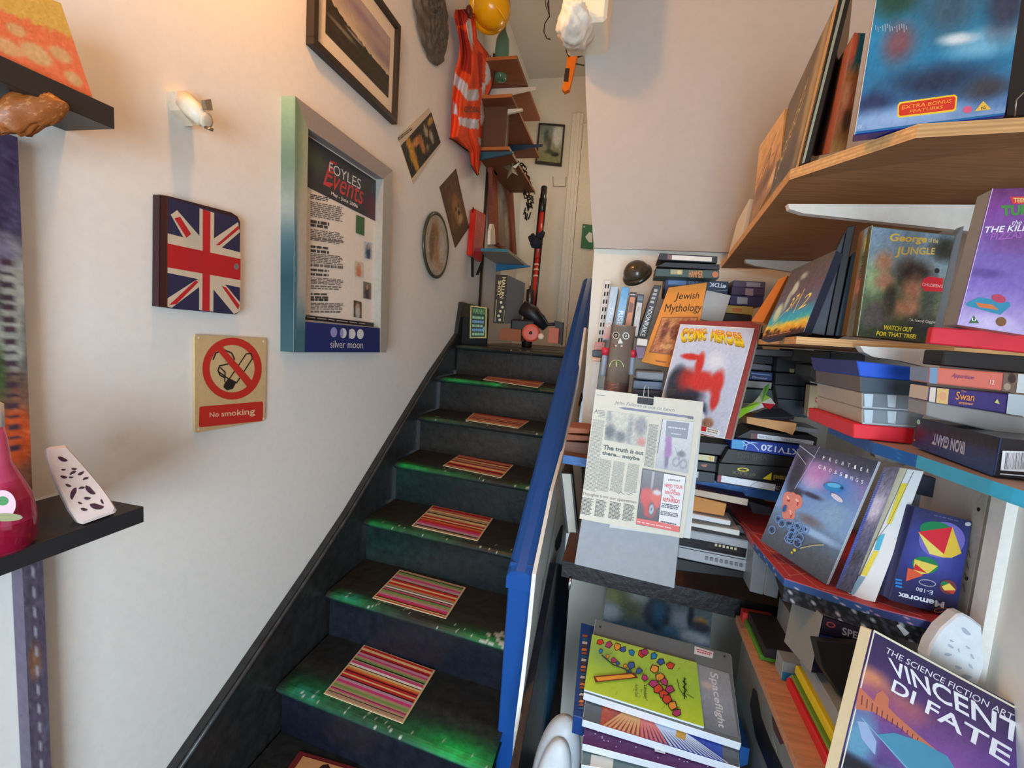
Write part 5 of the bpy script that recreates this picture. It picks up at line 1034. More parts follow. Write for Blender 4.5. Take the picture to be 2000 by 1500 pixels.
tpp = Y(1538,408,1.07); rbrk('long white bracket under the highest plywood shelf, near one',tpp.x,.68,1.07,CLt.z-.024 if 0 else 1.995,(216,210,200),.055)
rbrk('short white bracket under the far end of the highest plywood shelf',.345,.60,1.60,1.975,(200,190,176),.05)
bt = [Y(u,v,.90) for u,v in ((1680,676),(1688,688),(1705,697),(1760,705),(1832,722),(1846,700),(1846,684))]
prism('shelf_bracket',bt,Vector((0,.02,0)),(226,222,214),'satin',label='rounded white bracket under the middle plywood shelf',cat='bracket',group='brackets')
up = top('shelf_upright','worn slotted upright on the right wall behind the lowest shelves','upright',Vector((.69,1.04,.6)))
box('rail',(.686,1.03,.5),(.698,1.06,2.2),(186,180,168),'paint_old',parent=up,bevel=.001)
A = Art(PX_(.686,1))
for v in (995,1130): A.ell(1912-(v-995)*.17,v,3.2,4,(30,28,28))
for i in range(4): A.line([(1893-i*3.4,1075+i*22),(1896-i*3.4,1090+i*22)],1.4,(120,100,90))
A.done('screw_holes',up,'matte')
# --- things on the highest shelf, left edge first
gb3 = 'slabs standing along the highest plywood shelf'
pg = Pl(X(1560,322,.318),88,9)
def side(name,label,cat,q,pl,th,col,mat,art=None,grp=None):
    o = slab(name,q,pl,th,col,mat,label=label,cat=cat,group=grp,bevel=.0008)
    if art: A = Art(pl,quad=q); art(A); A.done('cover_print',o)
    return o
pw2 = Pl(X(1470,440,.31),88,6)
side('white_booklet','white booklet standing at the far end of the highest plywood shelf','booklet',[(1440,432),(1464,388),(1448,462),(1420,506)],pw2,.012,(214,206,190),'paper')
side('carved_panel','tan illustrated booklet with brown line drawings at the far end of the highest shelf','booklet',[(1484,286),(1534,212),(1524,338),(1468,440)],Pl(X(1500,390,.312),88,7),.02,(206,160,100),'paper',
  lambda A:(A.paint(FULL,16,30,picture([(0,(222,176,110)),(.5,(206,156,90)),(1,(150,110,66))],[(.3,.7,.3,.12,(120,84,50),.4),(.7,.85,.2,.08,(226,190,140),.3)],12,6,3)),[A.line([(random.random(),random.uniform(.2,.5)),(random.random(),random.uniform(.4,.8))],.02,(90,60,36)) for _ in range(7)]))
side('signed_album','dark olive album signed in gold pen, leaning on the highest plywood shelf','album',[(1541,205),(1650,-30),(1563,322),(1500,404)],pg,.02,(84,72,50),'gloss',
  lambda A:(A.paint(FULL,24,36,picture([(0,(92,78,50)),(.45,(104,88,56)),(.7,(80,66,48)),(1,(70,60,48))],[(.8,.4,.08,.6,(160,140,90),.5),(.2,.95,.2,.1,(120,110,80),.4)],9,5,4)),
   A.line([(.1+.02*i+.01*math.sin(i*2.1),.72-.016*i+.035*math.sin(i*1.7)) for i in range(26)],.012,(214,190,130)),A.line([(.15+.02*i,.62-.018*i+.03*math.sin(i*2.3+1)) for i in range(24)],.012,(206,184,120)),A.poly([(.9,0),(.97,0),(.97,1),(.9,1)],(196,160,90))))
ps_ = PY(CLt.y-.01)
o = slab('black_album',[(1644,-30),(1668,-30),(1582,315),(1566,322)],Pl(Y(1566,322,CLt.y-.004),20,4),.16,(26,25,26),'satin',label='thick black album with a pale stripe beside the signed one',cat='album')
A = Art(Pl(Y(1566,322,CLt.y-.004),20,4)); A.poly([(1653,-30),(1659,-30),(1571,318),(1566,320)],(150,160,140)); A.done('spine_stripe',o)
o = hexa('colour_book',[Y(u,v,.98) for u,v in ((1668,64),(1690,66),(1652,292),(1620,300))],[Y(u,v,1.16) for u,v in ((1630,130),(1650,130),(1610,300),(1590,306))],(170,96,70),'satin',label='red and teal illustrated book between the black album and the big blue video case',cat='book')
A = Art(PY(.98)); A.paint([(1668,64),(1690,66),(1652,292),(1620,300)],8,30,picture([(0,(30,100,110)),(.3,(40,96,100)),(.42,(176,110,60)),(.7,(170,90,60)),(1,(140,100,50))],[(.2,.15,.3,.2,(206,90,60),.3),(.4,.6,.3,.1,(206,130,90),.3),(.7,.8,.3,.08,(90,60,40),.3)],9,5,5)); A.done('spine_print',o)
# big blue video case
q1, q2_ = Z(1667,264,2.058), Z(1963,225,2.058); yw = -math.degrees(math.atan2(q2_.y-q1.y,q2_.x-q1.x))
pp_ = Pl(q1,yw,2)
qf = [(1728,-110),(2014,-130),(1963,226),(1667,264)]
vb = slab('large_video_case',qf,pp_,.028,[(40,110,160),(30,40,110),(30,40,110),(30,40,120),(36,44,130),(176,150,100)],'gloss',label='large blue video case with a red and yellow banner on the highest plywood shelf',cat='video case',bevel=.0015)
A = Art(pp_,quad=qf); A.paint([(.005,.005),(.995,.005),(.995,.985),(.005,.985)],60,70,picture([(0,(30,60,60)),(.25,(40,110,140)),(.5,(40,130,170)),(.75,(44,110,150)),(.9,(70,110,160)),(1,(120,150,190))],[(.15,.3,.16,.1,(40,76,66),.4),(.5,.78,.3,.08,(36,50,76),.6),(.9,.55,.2,.05,(130,180,206),.6),(.75,.62,.2,.05,(110,170,200),.6),(.5,.38,.2,.16,(60,90,110),.6),(.9,.40,.14,.16,(54,60,80),.5),(.2,.55,.1,.1,(120,80,90),.6),(.6,.56,.12,.03,(200,210,216),.5),(.1,.86,.12,.05,(40,54,90),.5),(.85,.85,.16,.06,(60,60,70),.5),(.3,.95,.3,.05,(140,170,210),.6)],5,6,9))
A.h = None
A.poly(Zq(zG,(1150,672),(1165,652),(1515,603),(1530,618),(1522,700),(1505,712),(1160,752),(1148,740)),(232,196,50)).poly(Zq(zG,(1160,676),(1172,662),(1508,614),(1520,625),(1513,690),(1500,700),(1168,740),(1158,730)),(206,50,34))
A.text('EXTRA BONUS',Zq(zG,(1180,675),(1495,632),(1490,655),(1176,700)),(232,150,60),.01); A.text('FEATURES',Zq(zG,(1230,702),(1440,672),(1436,692),(1226,722)),(232,150,60),.01)
A.ell(*zG(1595,700),9,7,(206,90,120),-10).poly(Zq(zG,(1640,712),(1695,645),(1745,698)),(222,180,70)).text('PG',Zq(zG,(1680,685),(1708,680),(1710,698),(1680,702)),(60,40,60),.02).text('CE',Zq(zG,(898,802),(925,798),(922,818),(896,822)),(206,214,226))
for i in range(14): A.line([zG(1010+i*15,165+10*math.sin(i)),zG(1012+i*15,195+14*math.sin(i*2.2))],1.0,(196,206,206))
A.line([zG(1015,0),zG(878,858)],1.2,(206,216,226)); A.done('cover_print',vb)
slab('video_case',[(1978,-60),(2060,-70),(2030,226),(1968,226)],Pl(Y(1970,226,.93),-10,0),.03,(26,25,28),'satin',label='black case at the right end of the highest plywood shelf',cat='video case')
tube('wire_hook',[Y(1982,226,.90),Y(1985,195,.90),Y(1998,182,.90),Y(2016,180,.90)],.0012,(170,166,160),'metal',6,label='thin wire hook in front of the black case on the highest shelf',cat='hook')
# --- things on the middle shelf
def q3(*pp): return Zq(zH,*pp)
po_ = Pl(Y(1500,620,1.12),60,14)
side('orange_spine_book','book with bright orange edge leaning at the far end of the middle plywood shelf','book',q3((222,892),(400,620),(460,592),(300,900)),po_,.02,(206,120,50),'paper')
p37 = Pl(Y(1570,648,.985),52,10); q = q3((492,560),(778,428),(565,962),(288,1015))
o = side('video_case','leaning video case with a yellow sunset and gold handwritten digits','video case',q,p37,.024,(44,50,66),'gloss',
 lambda A:(A.paint(FULL,40,60,picture([(0,(56,54,54)),(.4,(84,66,76)),(.62,(80,84,104)),(.74,(40,140,160)),(.80,(60,150,150)),(.86,(222,176,60)),(.92,(196,130,40)),(.94,(70,40,30)),(1,(60,36,34))],[(.35,.35,.07,.1,(170,168,140),.25),(.28,.5,.05,.14,(150,150,130),.25),(.15,.66,.09,.12,(176,176,140),.3),(.45,.2,.08,.05,(150,146,126),.5),(.1,.9,.06,.03,(60,40,30),.3),(.3,.9,.05,.02,(80,50,30),.3)],6,7,6)),
  A.text('37',[(.38,.52),(.56,.46),(.56,.62),(.38,.68)],(226,190,80),-.005,.3),A.text('2',[(.66,.54),(.84,.50),(.84,.66),(.66,.70)],(226,190,80),-.005,.3),A.line([(.62,.42),(.58,.72)],.012,(226,190,80)),A.line([(.15,.82),(.6,.5)],.007,(214,180,80)),A.micro([(.15,.95),(.75,.95),(.75,.975),(.15,.975)],1,(170,110,80))))
g5 = 'dark cases between the sunset case and the jungle case'
for i,q in enumerate((q3((782,420),(842,300),(702,985),(566,962)),q3((846,280),(905,262),(762,988),(706,984)),q3((880,450),(925,430),(835,990),(770,988)))):
    slab('video_case',q,Pl(Y(1630,650,1.0+.005*i),15,2),.13,((40,48,62),(28,28,32),(70,92,106))[i],'satin',label='%s upright between the sunset case and the jungle case'%('dark blue-grey spined case','black case','glossy blue spined case')[i],cat='video case',group=g5)
pgj = Pl(Y(1673,655,.95),-4,1); q = q3((1010,270),(1555,330),(1390,1035),(910,988))
gv = slab('jungle_video_case',q,pgj,.03,[(96,110,90),(60,60,60),(60,60,60),(60,60,60),(60,60,60),(90,80,50)],'gloss',label='video case with a green jungle cover and yellow bottom slogan on the middle shelf',cat='video case')
A = Art(pgj,quad=q); A.paint([(.01,.01),(.99,.01),(.99,.99),(.01,.99)],56,70,picture([(0,(120,150,176)),(.3,(130,150,160)),(.45,(96,116,96)),(.7,(84,104,70)),(.85,(60,80,50)),(1,(50,60,44))],[(.12,.45,.14,.14,(150,176,130),.5),(.95,.12,.2,.1,(40,46,40),.4),(.2,.28,.11,.08,(176,130,100),.5),(.25,.45,.12,.08,(180,132,104),.5),(.6,.35,.22,.11,(48,36,34),.5),(.62,.5,.12,.1,(176,120,92),.6),(.6,.68,.3,.09,(176,124,96),.6),(.2,.78,.2,.12,(90,84,86),.4),(.8,.85,.2,.1,(34,40,44),.5),(.85,.62,.1,.2,(70,80,70),.5),(.35,.62,.08,.14,(60,60,50),.4)],10,7,8))
A.h = None
A.text('George',q3((1128,318),(1370,335),(1360,395),(1120,385)),(232,200,80),.03,.1); A.text('JUNGLE',q3((1170,405),(1420,415),(1412,470),(1155,478)),(226,196,90),.02).text('of the',q3((1380,345),(1440,352),(1436,385),(1376,378)),(226,206,120),.01)
A.poly(q3((1345,615),(1375,600),(1470,612),(1465,700),(1350,695),(1322,655)),(206,30,50)).text('CHILDREN\'S',q3((1335,640),(1468,655),(1466,675),(1333,660)),(232,200,200),.0)
A.ell(*zH(1430,563),5,5,(30,30,34)).text('"A Good Giggle',q3((1252,872),(1420,888),(1416,912),(1250,896)),(226,226,220),.0)
A.text('WATCH OUT',q3((1086,915),(1272,932),(1266,962),(1078,946)),(232,226,60),.03).text('FOR THAT TREE!',q3((1040,955),(1296,978),(1290,1006),(1034,984)),(232,226,60),.03)
A.poly(q3((1340,1010),(1372,958),(1385,1012)),(40,80,50)).text('U',q3((1362,985),(1376,987),(1374,1004),(1360,1002)),(220,226,214)).line(q3((1010,270),(912,985)),1,(206,214,190)); A.done('cover_print',gv)
sv = fbox('side_spine',None,None,q3((962,300),(1008,268),(908,990),(842,988)),.965,.02,(120,90,50),'gloss',parent=gv)
A = Art(PY(.965),quad=q3((962,300),(1008,268),(908,990),(842,988))); A.paint(FULL,5,40,picture([(0,(120,130,130)),(.4,(90,84,50)),(.65,(176,90,60)),(.8,(90,70,50)),(1,(100,84,60))],[(.5,.2,.3,.1,(180,140,60),.3)],12,6,3)); A.text('JUNGLE',[(.85,.35),(.85,.6),(.2,.6),(.2,.35)],(60,30,20),.02); A.done('spine_print',sv)
gs = fbox('glossy_case','grey cassette spine standing between the jungle case and the purple case','video case',[(1866,459),(1884,440),(1838,655),(1822,640)],.965,.02,(120,126,130),'frosted')
# --- stack of cases on the blue shelf, with the purple case on top
BS = 1.568
bl = [Z(1640,852,BS),Z(1707,864,BS),Z(1792,889,BS),Z(1980,953,BS)]
bl = [Vector((.50,1.10,BS)),Vector((bl[1].x+.005,1.02,BS)),bl[1],bl[2],bl[3],Vector((bl[3].x+.04,.42,BS)),Vector((.698,.42,BS)),Vector((.698,1.10,BS))]
def BE(s,t,k):
    if k < 3: return (24,84,150) if random.random() < .93 else (40,110,176)
    return (60,160,196) if (k == 3 and s < .8) or t > .9 else (56,176,220)
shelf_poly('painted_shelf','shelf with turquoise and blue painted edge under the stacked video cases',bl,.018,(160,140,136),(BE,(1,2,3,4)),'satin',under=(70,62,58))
zz0 = BS+.001
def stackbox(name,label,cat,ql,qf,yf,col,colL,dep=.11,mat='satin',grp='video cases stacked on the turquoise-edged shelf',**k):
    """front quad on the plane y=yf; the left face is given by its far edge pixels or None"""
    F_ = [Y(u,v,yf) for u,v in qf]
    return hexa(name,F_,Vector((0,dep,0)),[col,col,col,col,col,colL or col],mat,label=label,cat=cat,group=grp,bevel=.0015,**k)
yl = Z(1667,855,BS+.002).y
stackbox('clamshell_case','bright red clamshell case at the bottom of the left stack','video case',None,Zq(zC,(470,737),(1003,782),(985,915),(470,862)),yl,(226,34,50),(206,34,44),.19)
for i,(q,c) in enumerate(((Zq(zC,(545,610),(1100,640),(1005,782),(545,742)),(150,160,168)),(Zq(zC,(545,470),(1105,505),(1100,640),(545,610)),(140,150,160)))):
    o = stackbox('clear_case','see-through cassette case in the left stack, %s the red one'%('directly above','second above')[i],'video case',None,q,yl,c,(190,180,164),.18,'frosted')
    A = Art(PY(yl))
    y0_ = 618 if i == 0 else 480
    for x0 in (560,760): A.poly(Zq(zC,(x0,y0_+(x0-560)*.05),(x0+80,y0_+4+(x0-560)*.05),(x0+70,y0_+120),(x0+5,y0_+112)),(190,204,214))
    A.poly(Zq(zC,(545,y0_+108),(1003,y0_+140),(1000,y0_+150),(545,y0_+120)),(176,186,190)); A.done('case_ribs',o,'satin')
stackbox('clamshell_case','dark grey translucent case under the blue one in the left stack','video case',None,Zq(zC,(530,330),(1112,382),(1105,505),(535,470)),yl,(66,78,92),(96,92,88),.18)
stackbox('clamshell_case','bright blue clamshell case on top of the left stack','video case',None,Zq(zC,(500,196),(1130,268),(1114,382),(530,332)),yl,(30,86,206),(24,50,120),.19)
# dark cases standing behind them
tape('transparent dark case standing behind the left stack',Zq(z9,(1265,240),(1365,230),(1355,400),(1250,330)),1.30,(84,84,84),group=None)
# right stack
yr = .74; g6 = 'video cases stacked under the purple case'
def rs(name,label,qf,col,colL,art=None,mat='gloss',dep=.045,y=yr):
    o = hexa(name,[Y(u,v,y) for u,v in qf],Vector((0,dep,0)),[col,col,col,col,col,colL],mat,label=label,cat='video case',group=g6,bevel=.0015)
    if art: A = Art(PY(y)); art(A); A.done('spine_print',o)
    return o
rs('video_case','salmon pink video case with violet handwriting on its spine',Zq(zC,(1128,252),(1990,318),(1975,480),(1120,388)),(206,110,96),(130,150,176),
  lambda A:(A.poly(Zq(zC,(1128,254),(1195,258),(1188,396),(1120,388)),(110,140,170)),A.text('Apparition',Zq(zC,(1320,302),(1510,322),(1505,372),(1310,350)),(120,60,120),-.004,.4),A.text('12',Zq(zC,(1645,360),(1682,364),(1678,402),(1640,398)),(226,190,180),.02),A.poly(Zq(zC,(1762,300),(1880,310),(1860,470),(1745,458)),(110,90,80)),A.ell(*zC(1830,350),8,9,(60,44,40)),A.ell(*zC(1790,420),7,7,(160,140,120)),A.poly(Zq(zC,(1885,310),(1990,318),(1975,480),(1865,470)),(196,204,204))))
rs('video_case','purple video case with orange swan lettering',Zq(zC,(1128,420),(1990,500),(1980,680),(1112,548)),(60,50,110),(200,190,180),
  lambda A:(A.poly(Zq(zC,(1130,424),(1180,428),(1170,555),(1118,546)),(206,190,176)),A.poly(Zq(zC,(1190,430),(1290,440),(1280,572),(1178,556)),(206,170,110)),A.ell(*zC(1235,500),8,9,(206,150,110)),A.text('The',Zq(zC,(1395,448),(1440,452),(1438,468),(1393,464)),(222,140,70)),A.text('Swan',Zq(zC,(1350,460),(1512,480),(1505,545),(1345,528)),(222,140,70),.01,.1),A.micro(Zq(zC,(1375,548),(1505,562),(1503,580),(1373,568)),2,(214,140,80),.97,.6),A.poly(Zq(zC,(1680,555),(1705,525),(1725,570)),(190,190,120)),A.poly(Zq(zC,(1800,478),(1990,500),(1980,680),(1780,650)),(176,190,196))))
rs('video_case','clear grey empty case above the dark blue boxed tape',Zq(zC,(1112,548),(1985,690),(1985,880),(1104,672)),(150,150,150),(150,150,150),None,'frosted')
rs('black_case','matt black box under the red case in the right stack',[(1845,684),(2060,700),(2060,735),(1840,714)],(26,25,26),(26,25,26),None,'satin',y=.76)
rs('clamshell_case','red clamshell case supporting the purple case',[(1823,639),(2060,652),(2060,695),(1817,671)],(206,40,56),(190,36,50),None,'satin',dep=.012,y=.715)
# boxed tape with side face towards the stairs
xi = .445; q = Zq(zC,(1030,690),(1740,862),(1680,1192),(990,930)); b0_ = X(*q[1],xi); 
# long side faces the stairs, short end with barcode faces the camera
ps1 = PX_(xi,1); P4 = [X(u,v,xi) for u,v in q]
ib = hexa('boxed_tape',P4,Vector((.10,0,0)),[(26,44,92),(30,30,40),(34,34,44),(34,34,40),(30,30,40),(60,30,50)],'gloss',label='dark blue boxed video tape with upside-down silver title and barcode end',cat='video box',group=g6,bevel=.001)
A = Art(ps1); A.paint(q,40,20,picture([(0,(36,34,44)),(.25,(40,36,50)),(.5,(40,50,90)),(1,(34,66,120))],[(.05,.45,.1,.3,(76,30,50),.5)],5,6,5))
rj = random.Random(4); tops = [(1030+i*36, 690+i*8.7) for i in range(20)]; bt_ = []
for i in range(40): x = 1030+i*17.9; bt_.append((x, 690+(x-1030)*.242+rj.uniform(30,60)+ (70 if i%3 == 0 else 0)))
A.h = None; A.poly([zC(*p) for p in [(1034,694),(1736,862),(1715,1000)]+list(reversed(bt_[1:38]))+[(1025,760)]],(30,28,36))
A.text('IRON GIANT',[zC(1432,1008),zC(1152,915),zC(1172,820),zC(1442,898)],(170,176,196),.03); A.ell(*zC(1005,880),1.6,2,(206,90,100)).ell(*zC(1040,725),3.4,5,(150,190,170)); A.done('side_print',ib)
ye_ = P4[1].y; pe2 = Pl((0,min(P4[1].y,P4[2].y)-.0005,0))
A = Art(pe2,quad=None); 
A.poly([(1957,880),(2012,882),(2008,922),(1953,918)],(222,224,228))
for i in range(16): A.line([(1964+i*2.6,884),(1961+i*2.6,916)],random.choice([.7,1.1,1.5]),(60,56,70))
A.poly([(1952,924),(2010,929),(2010,931),(1952,926)],(206,210,216)); A.done('barcode_print',ib)
# purple case on top
pt_ = Pl(Y(1868,634,.70),2,3); q = [(1937,369),(2075,366),(2005,655),(1868,634)]
tm = slab('purple_video_case',q,pt_,.026,[(130,96,160),(110,110,110),(120,120,120),(120,120,120),(120,120,120),(130,130,130)],'gloss',label='large purple video case with green and white lettering, on top of the right stack',cat='video case')
A = Art(pt_,quad=q); A.paint([(.0,.0),(1,.0),(1,1),(0,1)],30,60,picture([(0,(96,44,96)),(.15,(120,60,140)),(.5,(110,90,160)),(.7,(120,100,176)),(1,(176,160,206))],[(.5,.35,.3,.1,(110,70,130),.6),(.2,.62,.3,.03,(90,70,140),.5),(.5,.95,.3,.05,(190,176,214),.5)],5,6,7))
A.h = None
A.poly(q3((1905,82),(2010,80),(2010,130),(1920,128)),(196,50,60)).text('TEEN',q3((1926,90),(2012,90),(2010,118),(1930,120)),(226,200,120),.02).text('TUR',q3((1845,140),(2040,132),(2030,200),(1850,210)),(60,130,60),.05)
A.text('the',q3((1920,235),(1985,235),(1980,264),(1916,264)),(222,214,226),0,.3).text('THE KILLER',q3((1742,278),(2090,262),(2084,300),(1738,318)),(226,220,230),.015,.2).text('PIZZAS',q3((1775,320),(1990,305),(1985,350),(1770,368)),(150,90,170),.02,.2)
A.poly(q3((1618,775),(1700,735),(1900,770),(1905,795),(1840,850),(1620,790)),(44,130,160)).poly(q3((1680,770),(1790,785),(1830,820),(1700,800)),(196,110,60)).ell(*zH(1830,745),14,8,(176,60,90),15)
A.poly(q3((1635,905),(1668,855),(1702,905)),(50,96,60)).text('U',q3((1656,870),(1684,870),(1682,892),(1654,892)),(226,230,226),.03).ell(*zH(1845,895),10,9,(120,80,50)); A.line([(1937,369),(1869,634)],1.3,(206,190,214)); A.done('cover_print',tm)
# ================================================================ RED PAINTED SHELF
RS_ = 1.22; rp = [Z(u,v,RS_) for u,v in ((1440,1003),(1472,1058),(1532,1129),(1700,1184),(1830,1216))]
P5 = [Vector((rp[0].x-.005,1.62,RS_))]+rp+[Vector((.676,rp[-1].y-.01,RS_)),Vector((.676,1.62,RS_))]
rr5 = random.Random(2); cache = {}
def RE(s,t,k):
    r = math.sin(s*47+k*3+4*t)+math.sin(s*23+9*t+k)+rr5.uniform(-.6,.6)
    if k <= 1: return (176,60,74) if t < .6 else (150,60,80)
    if t < .16: return (206,110,120)
    if r > 1.75: return (206,150,170) if k > 3 else (214,206,214)
    return (40,78,140) if k < 4 else (46,56,110)
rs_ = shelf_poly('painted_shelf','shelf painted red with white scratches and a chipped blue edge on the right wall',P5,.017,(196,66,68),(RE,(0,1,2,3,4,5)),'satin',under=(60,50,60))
A = Art(Pl((0,0,RS_),0,90),base=.0006)
for pts_ in ([(1430,1010),(1480,1052),(1545,1128)],[(1450,1020),(1510,1080),(1600,1150)],[(1490,1072),(1530,1084)],[(1515,1100),(1560,1104)],[(1540,1125),(1590,1118)],[(1470,1040),(1500,1048)],[(1600,1150),(1700,1172),(1800,1204)]): A.line(pts_,1.1,(226,150,150))
A.done('scratch_marks',rs_,'matte')
def SE(s,t,k):
    r = math.sin(s*61+k+7*t)+math.sin(s*37+13*t)+rr5.uniform(-1.2,1.2); return (206,206,216) if r > 1.9 else ((30,30,36) if r < .6 else (70,72,84))
Q5 = [Vector((p.x+.004,p.y+.006,RS_-.018)) for p in rp[2:]]
shelf_poly('underlying_board','black board with chipped white speckles directly under the red painted shelf',[Vector((.455,1.5,RS_-.018))]+Q5+[Vector((.676,Q5[-1].y,RS_-.018)),Vector((.676,1.5,RS_-.018))],.035,(40,40,44),(SE,(1,2,3)),'matte',under=(30,30,34),cat='board')
fbox('white_chip','flat white chip stuck on the speckled board edge','chip',Zq(zE,(1145,285),(1170,278),(1232,335),(1200,358)),Q5[-1].y-.006,.004,(206,214,224))
# frontier book etc
pfb = Pl(Z(1614,1142,RS_+.003),46,14); q = [z9(1165,902),zC(690,1062),(1614,1142),(1486,1056)]
o = slab('frontier_book',q,pfb,.012,[(60,60,80),(214,220,224),(214,220,224),(222,228,232),(214,220,224),(60,60,80)],'gloss',label='science fiction paperback with spaced white frontier title and a small blue saucer',cat='book',bevel=.0008)
A = Art(pfb,quad=q); A.paint(FULL,80,110,picture([(0,(58,60,72)),(.1,(66,70,90)),(.22,(130,120,170)),(.4,(110,140,190)),(.6,(120,150,190)),(.72,(96,116,140)),(.85,(84,90,100)),(1,(72,76,86))],
 [(.38,.26,.14,.08,(206,190,226),.7),(.42,.22,.25,.08,(176,120,170),.9),(.72,.28,.14,.1,(80,130,196),.7),(.12,.26,.1,.2,(54,52,66),.35),(.22,.45,.10,.05,(60,56,70),.35),(.45,.42,.14,.02,(60,58,76),.4),(.78,.5,.18,.1,(130,160,190),.7),(.55,.62,.16,.04,(110,106,116),.5),(.6,.7,.35,.03,(150,180,216),.4)],4,9,5))
rg = random.Random(8)
for cx,cy in ((.22,.52),(.17,.58),(.27,.58),(.22,.64),(.30,.52),(.16,.53),(.28,.64)): A.ell(cx-.01,cy,.085,.062,(206,126,112),rg.uniform(0,90)); A.ell(cx+.01,cy+.01,.025,.012,(176,60,64),rg.uniform(0,90)); A.ell(cx-.015,cy-.012,.03,.010,(234,176,160),rg.uniform(0,90)) 
for i in range(16): cx, cy = .08+rg.random()*.46, .69+rg.random()*.17; A.ring(cx,cy,.058,.040,.014,.010,(110,142,190),n=18); A.ell(cx,cy,.02,.014,(40,60,100))
A.ell(.17,.62,.025,.035,(40,90,150)).ell(.66,.29,.11,.035,(40,130,190),-6).ell(.66,.275,.08,.018,(90,176,220),-6).ell(.76,.275,.02,.012,(20,70,120)).ell(.75,.36,.08,.02,(206,200,214),10)
A.line([(.28,.14),(.22,.34),(.20,.42)],.008,(170,170,190)).line([(.02,.03),(.30,.10)],.010,(150,150,160)).line([(.02,.10),(.22,.18)],.008,(150,150,160)).line([(.3,-.0),(.28,.14)],.006,(170,170,180))
A.line([(.58,.86),(.72,.78),(.82,.74)],.01,(176,170,130)).ell(.52,.90,.02,.012,(226,206,60)).ell(.50,.93,.015,.01,(206,180,60))
A.h = None
for i,ch in enumerate('FRONTIER'): A.text(ch,[zC(x0,y0) for x0,y0 in ((222+i*54,1018+i*16),(236+i*54,1022+i*16),(230+i*54,1054+i*16),(214+i*54,1050+i*16))],(232,234,238),.005)
for i,ch in enumerate("CROSSINGS"): A.text(ch,[zC(x0,y0) for x0,y0 in ((184+i*46,1094+i*16.5),(204+i*46,1099+i*16.5),(198+i*46,1130+i*16.5),(176+i*46,1125+i*16.5))],(232,234,238),.005)
A.done('cover_print',o)
g7 = 'magazines filed on the red painted shelf'
pmz = Pl(Z(1650,1155,RS_+.003),35,14)
slab('filed_magazine',[zC(735,1110),zC(870,1115),(1662,1158),(1632,1148)],pmz,.004,(96,84,120),'gloss',label='violet comic magazine filed right behind the frontier paperback',cat='magazine',group=g7,bevel=0)
o = bpy.data.objects['filed_magazine']; A = Art(pmz,quad=[zC(735,1110),zC(870,1115),(1662,1158),(1632,1148)]); A.paint(FULL,14,60,picture([(0,(96,86,100)),(.3,(150,140,160)),(.6,(84,80,110)),(1,(60,56,80))],[(.4,.35,.5,.1,(190,180,196),.4),(.5,.75,.4,.06,(60,56,70),.4),(.1,.6,.1,.4,(60,90,190),.5)],14,8,6)); A.micro([(.0,.05),(.22,.05),(.2,.95),(0,.95)],60,(50,60,130),.98,.5); A.done('cover_print',o)
slab('filed_magazine',[zC(872,1118),zC(1000,1135),(1672,1168),(1655,1158)],Pl(Z(1665,1158,RS_+.003),32,15),.01,(206,196,170),'paper',label='cream paged magazine filed beside the violet one',cat='magazine',group=g7,bevel=0)
qz = [zC(940,1130),zC(1078,1150),(1709,1176),(1662,1166)]; pz2 = Pl(Z(1700,1172,RS_+.003),28,15)
o = slab('filed_magazine',qz,pz2,.006,(224,226,228),'paper',label='white magazine with yellow and blue stripes down its side on the red painted shelf',cat='magazine',group=g7,bevel=0)
A = Art(pz2); A.poly(Zq(zD,(475,255),(528,252),(395,570),(362,562)),(226,206,60)).poly(Zq(zD,(300,660),(350,640),(305,770),(265,765)),(70,176,206)).poly(Zq(zD,(265,770),(302,780),(205,970),(165,955)),(226,206,60)).poly(Zq(zD,(150,965),(200,975),(110,1110),(70,1105)),(120,150,170)).line(Zq(zD,(570,165),(380,560),(235,755),(100,950)),.8,(90,90,100)); A.done('cover_print',o)
# tape box Memorex
pmx = Pl(Z(1865,1201,RS_+.003),-10,8); q = [(1788,989),(1897,1018),(1865,1206),(1736,1171)]
bx_ = slab('blank_tape_box',q,pmx,.025,(40,44,96),'gloss',label='dark blue blank tape box with coloured glass gems, standing upside down on the red shelf',cat='tape box')
A = Art(pmx,quad=q); A.paint(FULL,26,40,picture([(0,(48,50,86)),(.3,(60,66,140)),(.6,(50,56,130)),(1,(34,34,66))],[(.5,.5,.3,.15,(76,86,170),.7)],3,5,4)); A.h = None
def gem(cx,cy,r,rot):
    for k,(rad,c) in enumerate(((r,(150,140,206)),)): A.ell(*zD(cx,cy),rad/3.947,rad*.78/3.947,c)
A.ell(*zD(785,688),45,35.5,(120,110,190)).ell(*zD(740,610),32,16,(30,130,80),8); A.poly(Zq(zD,(602,625),(866,588),(935,790),(860,825),(790,822),(690,795)),(236,196,70)).poly(Zq(zD,(602,625),(866,588),(800,798)),(222,44,60)).poly(Zq(zD,(612,640),(690,795),(780,815),(800,798)),(240,220,110))
A.ell(*zD(655,880),26,16,(30,130,80),12).poly(Zq(zD,(572,835),(752,888),(680,945),(560,960)),(236,206,90)).poly(Zq(zD,(580,870),(670,945),(560,915)),(206,44,50)).poly(Zq(zD,(520,900),(580,925),(640,960),(505,1005)),(222,90,60))
A.ell(*zD(830,1050),17,14,(120,60,70),20).ell(*zD(800,1022),7,4,(30,130,80)).poly(Zq(zD,(780,1045),(840,1020),(890,1075),(800,1075)),(240,210,90)).poly(Zq(zD,(800,1075),(885,1078),(870,1105)),(206,60,50))
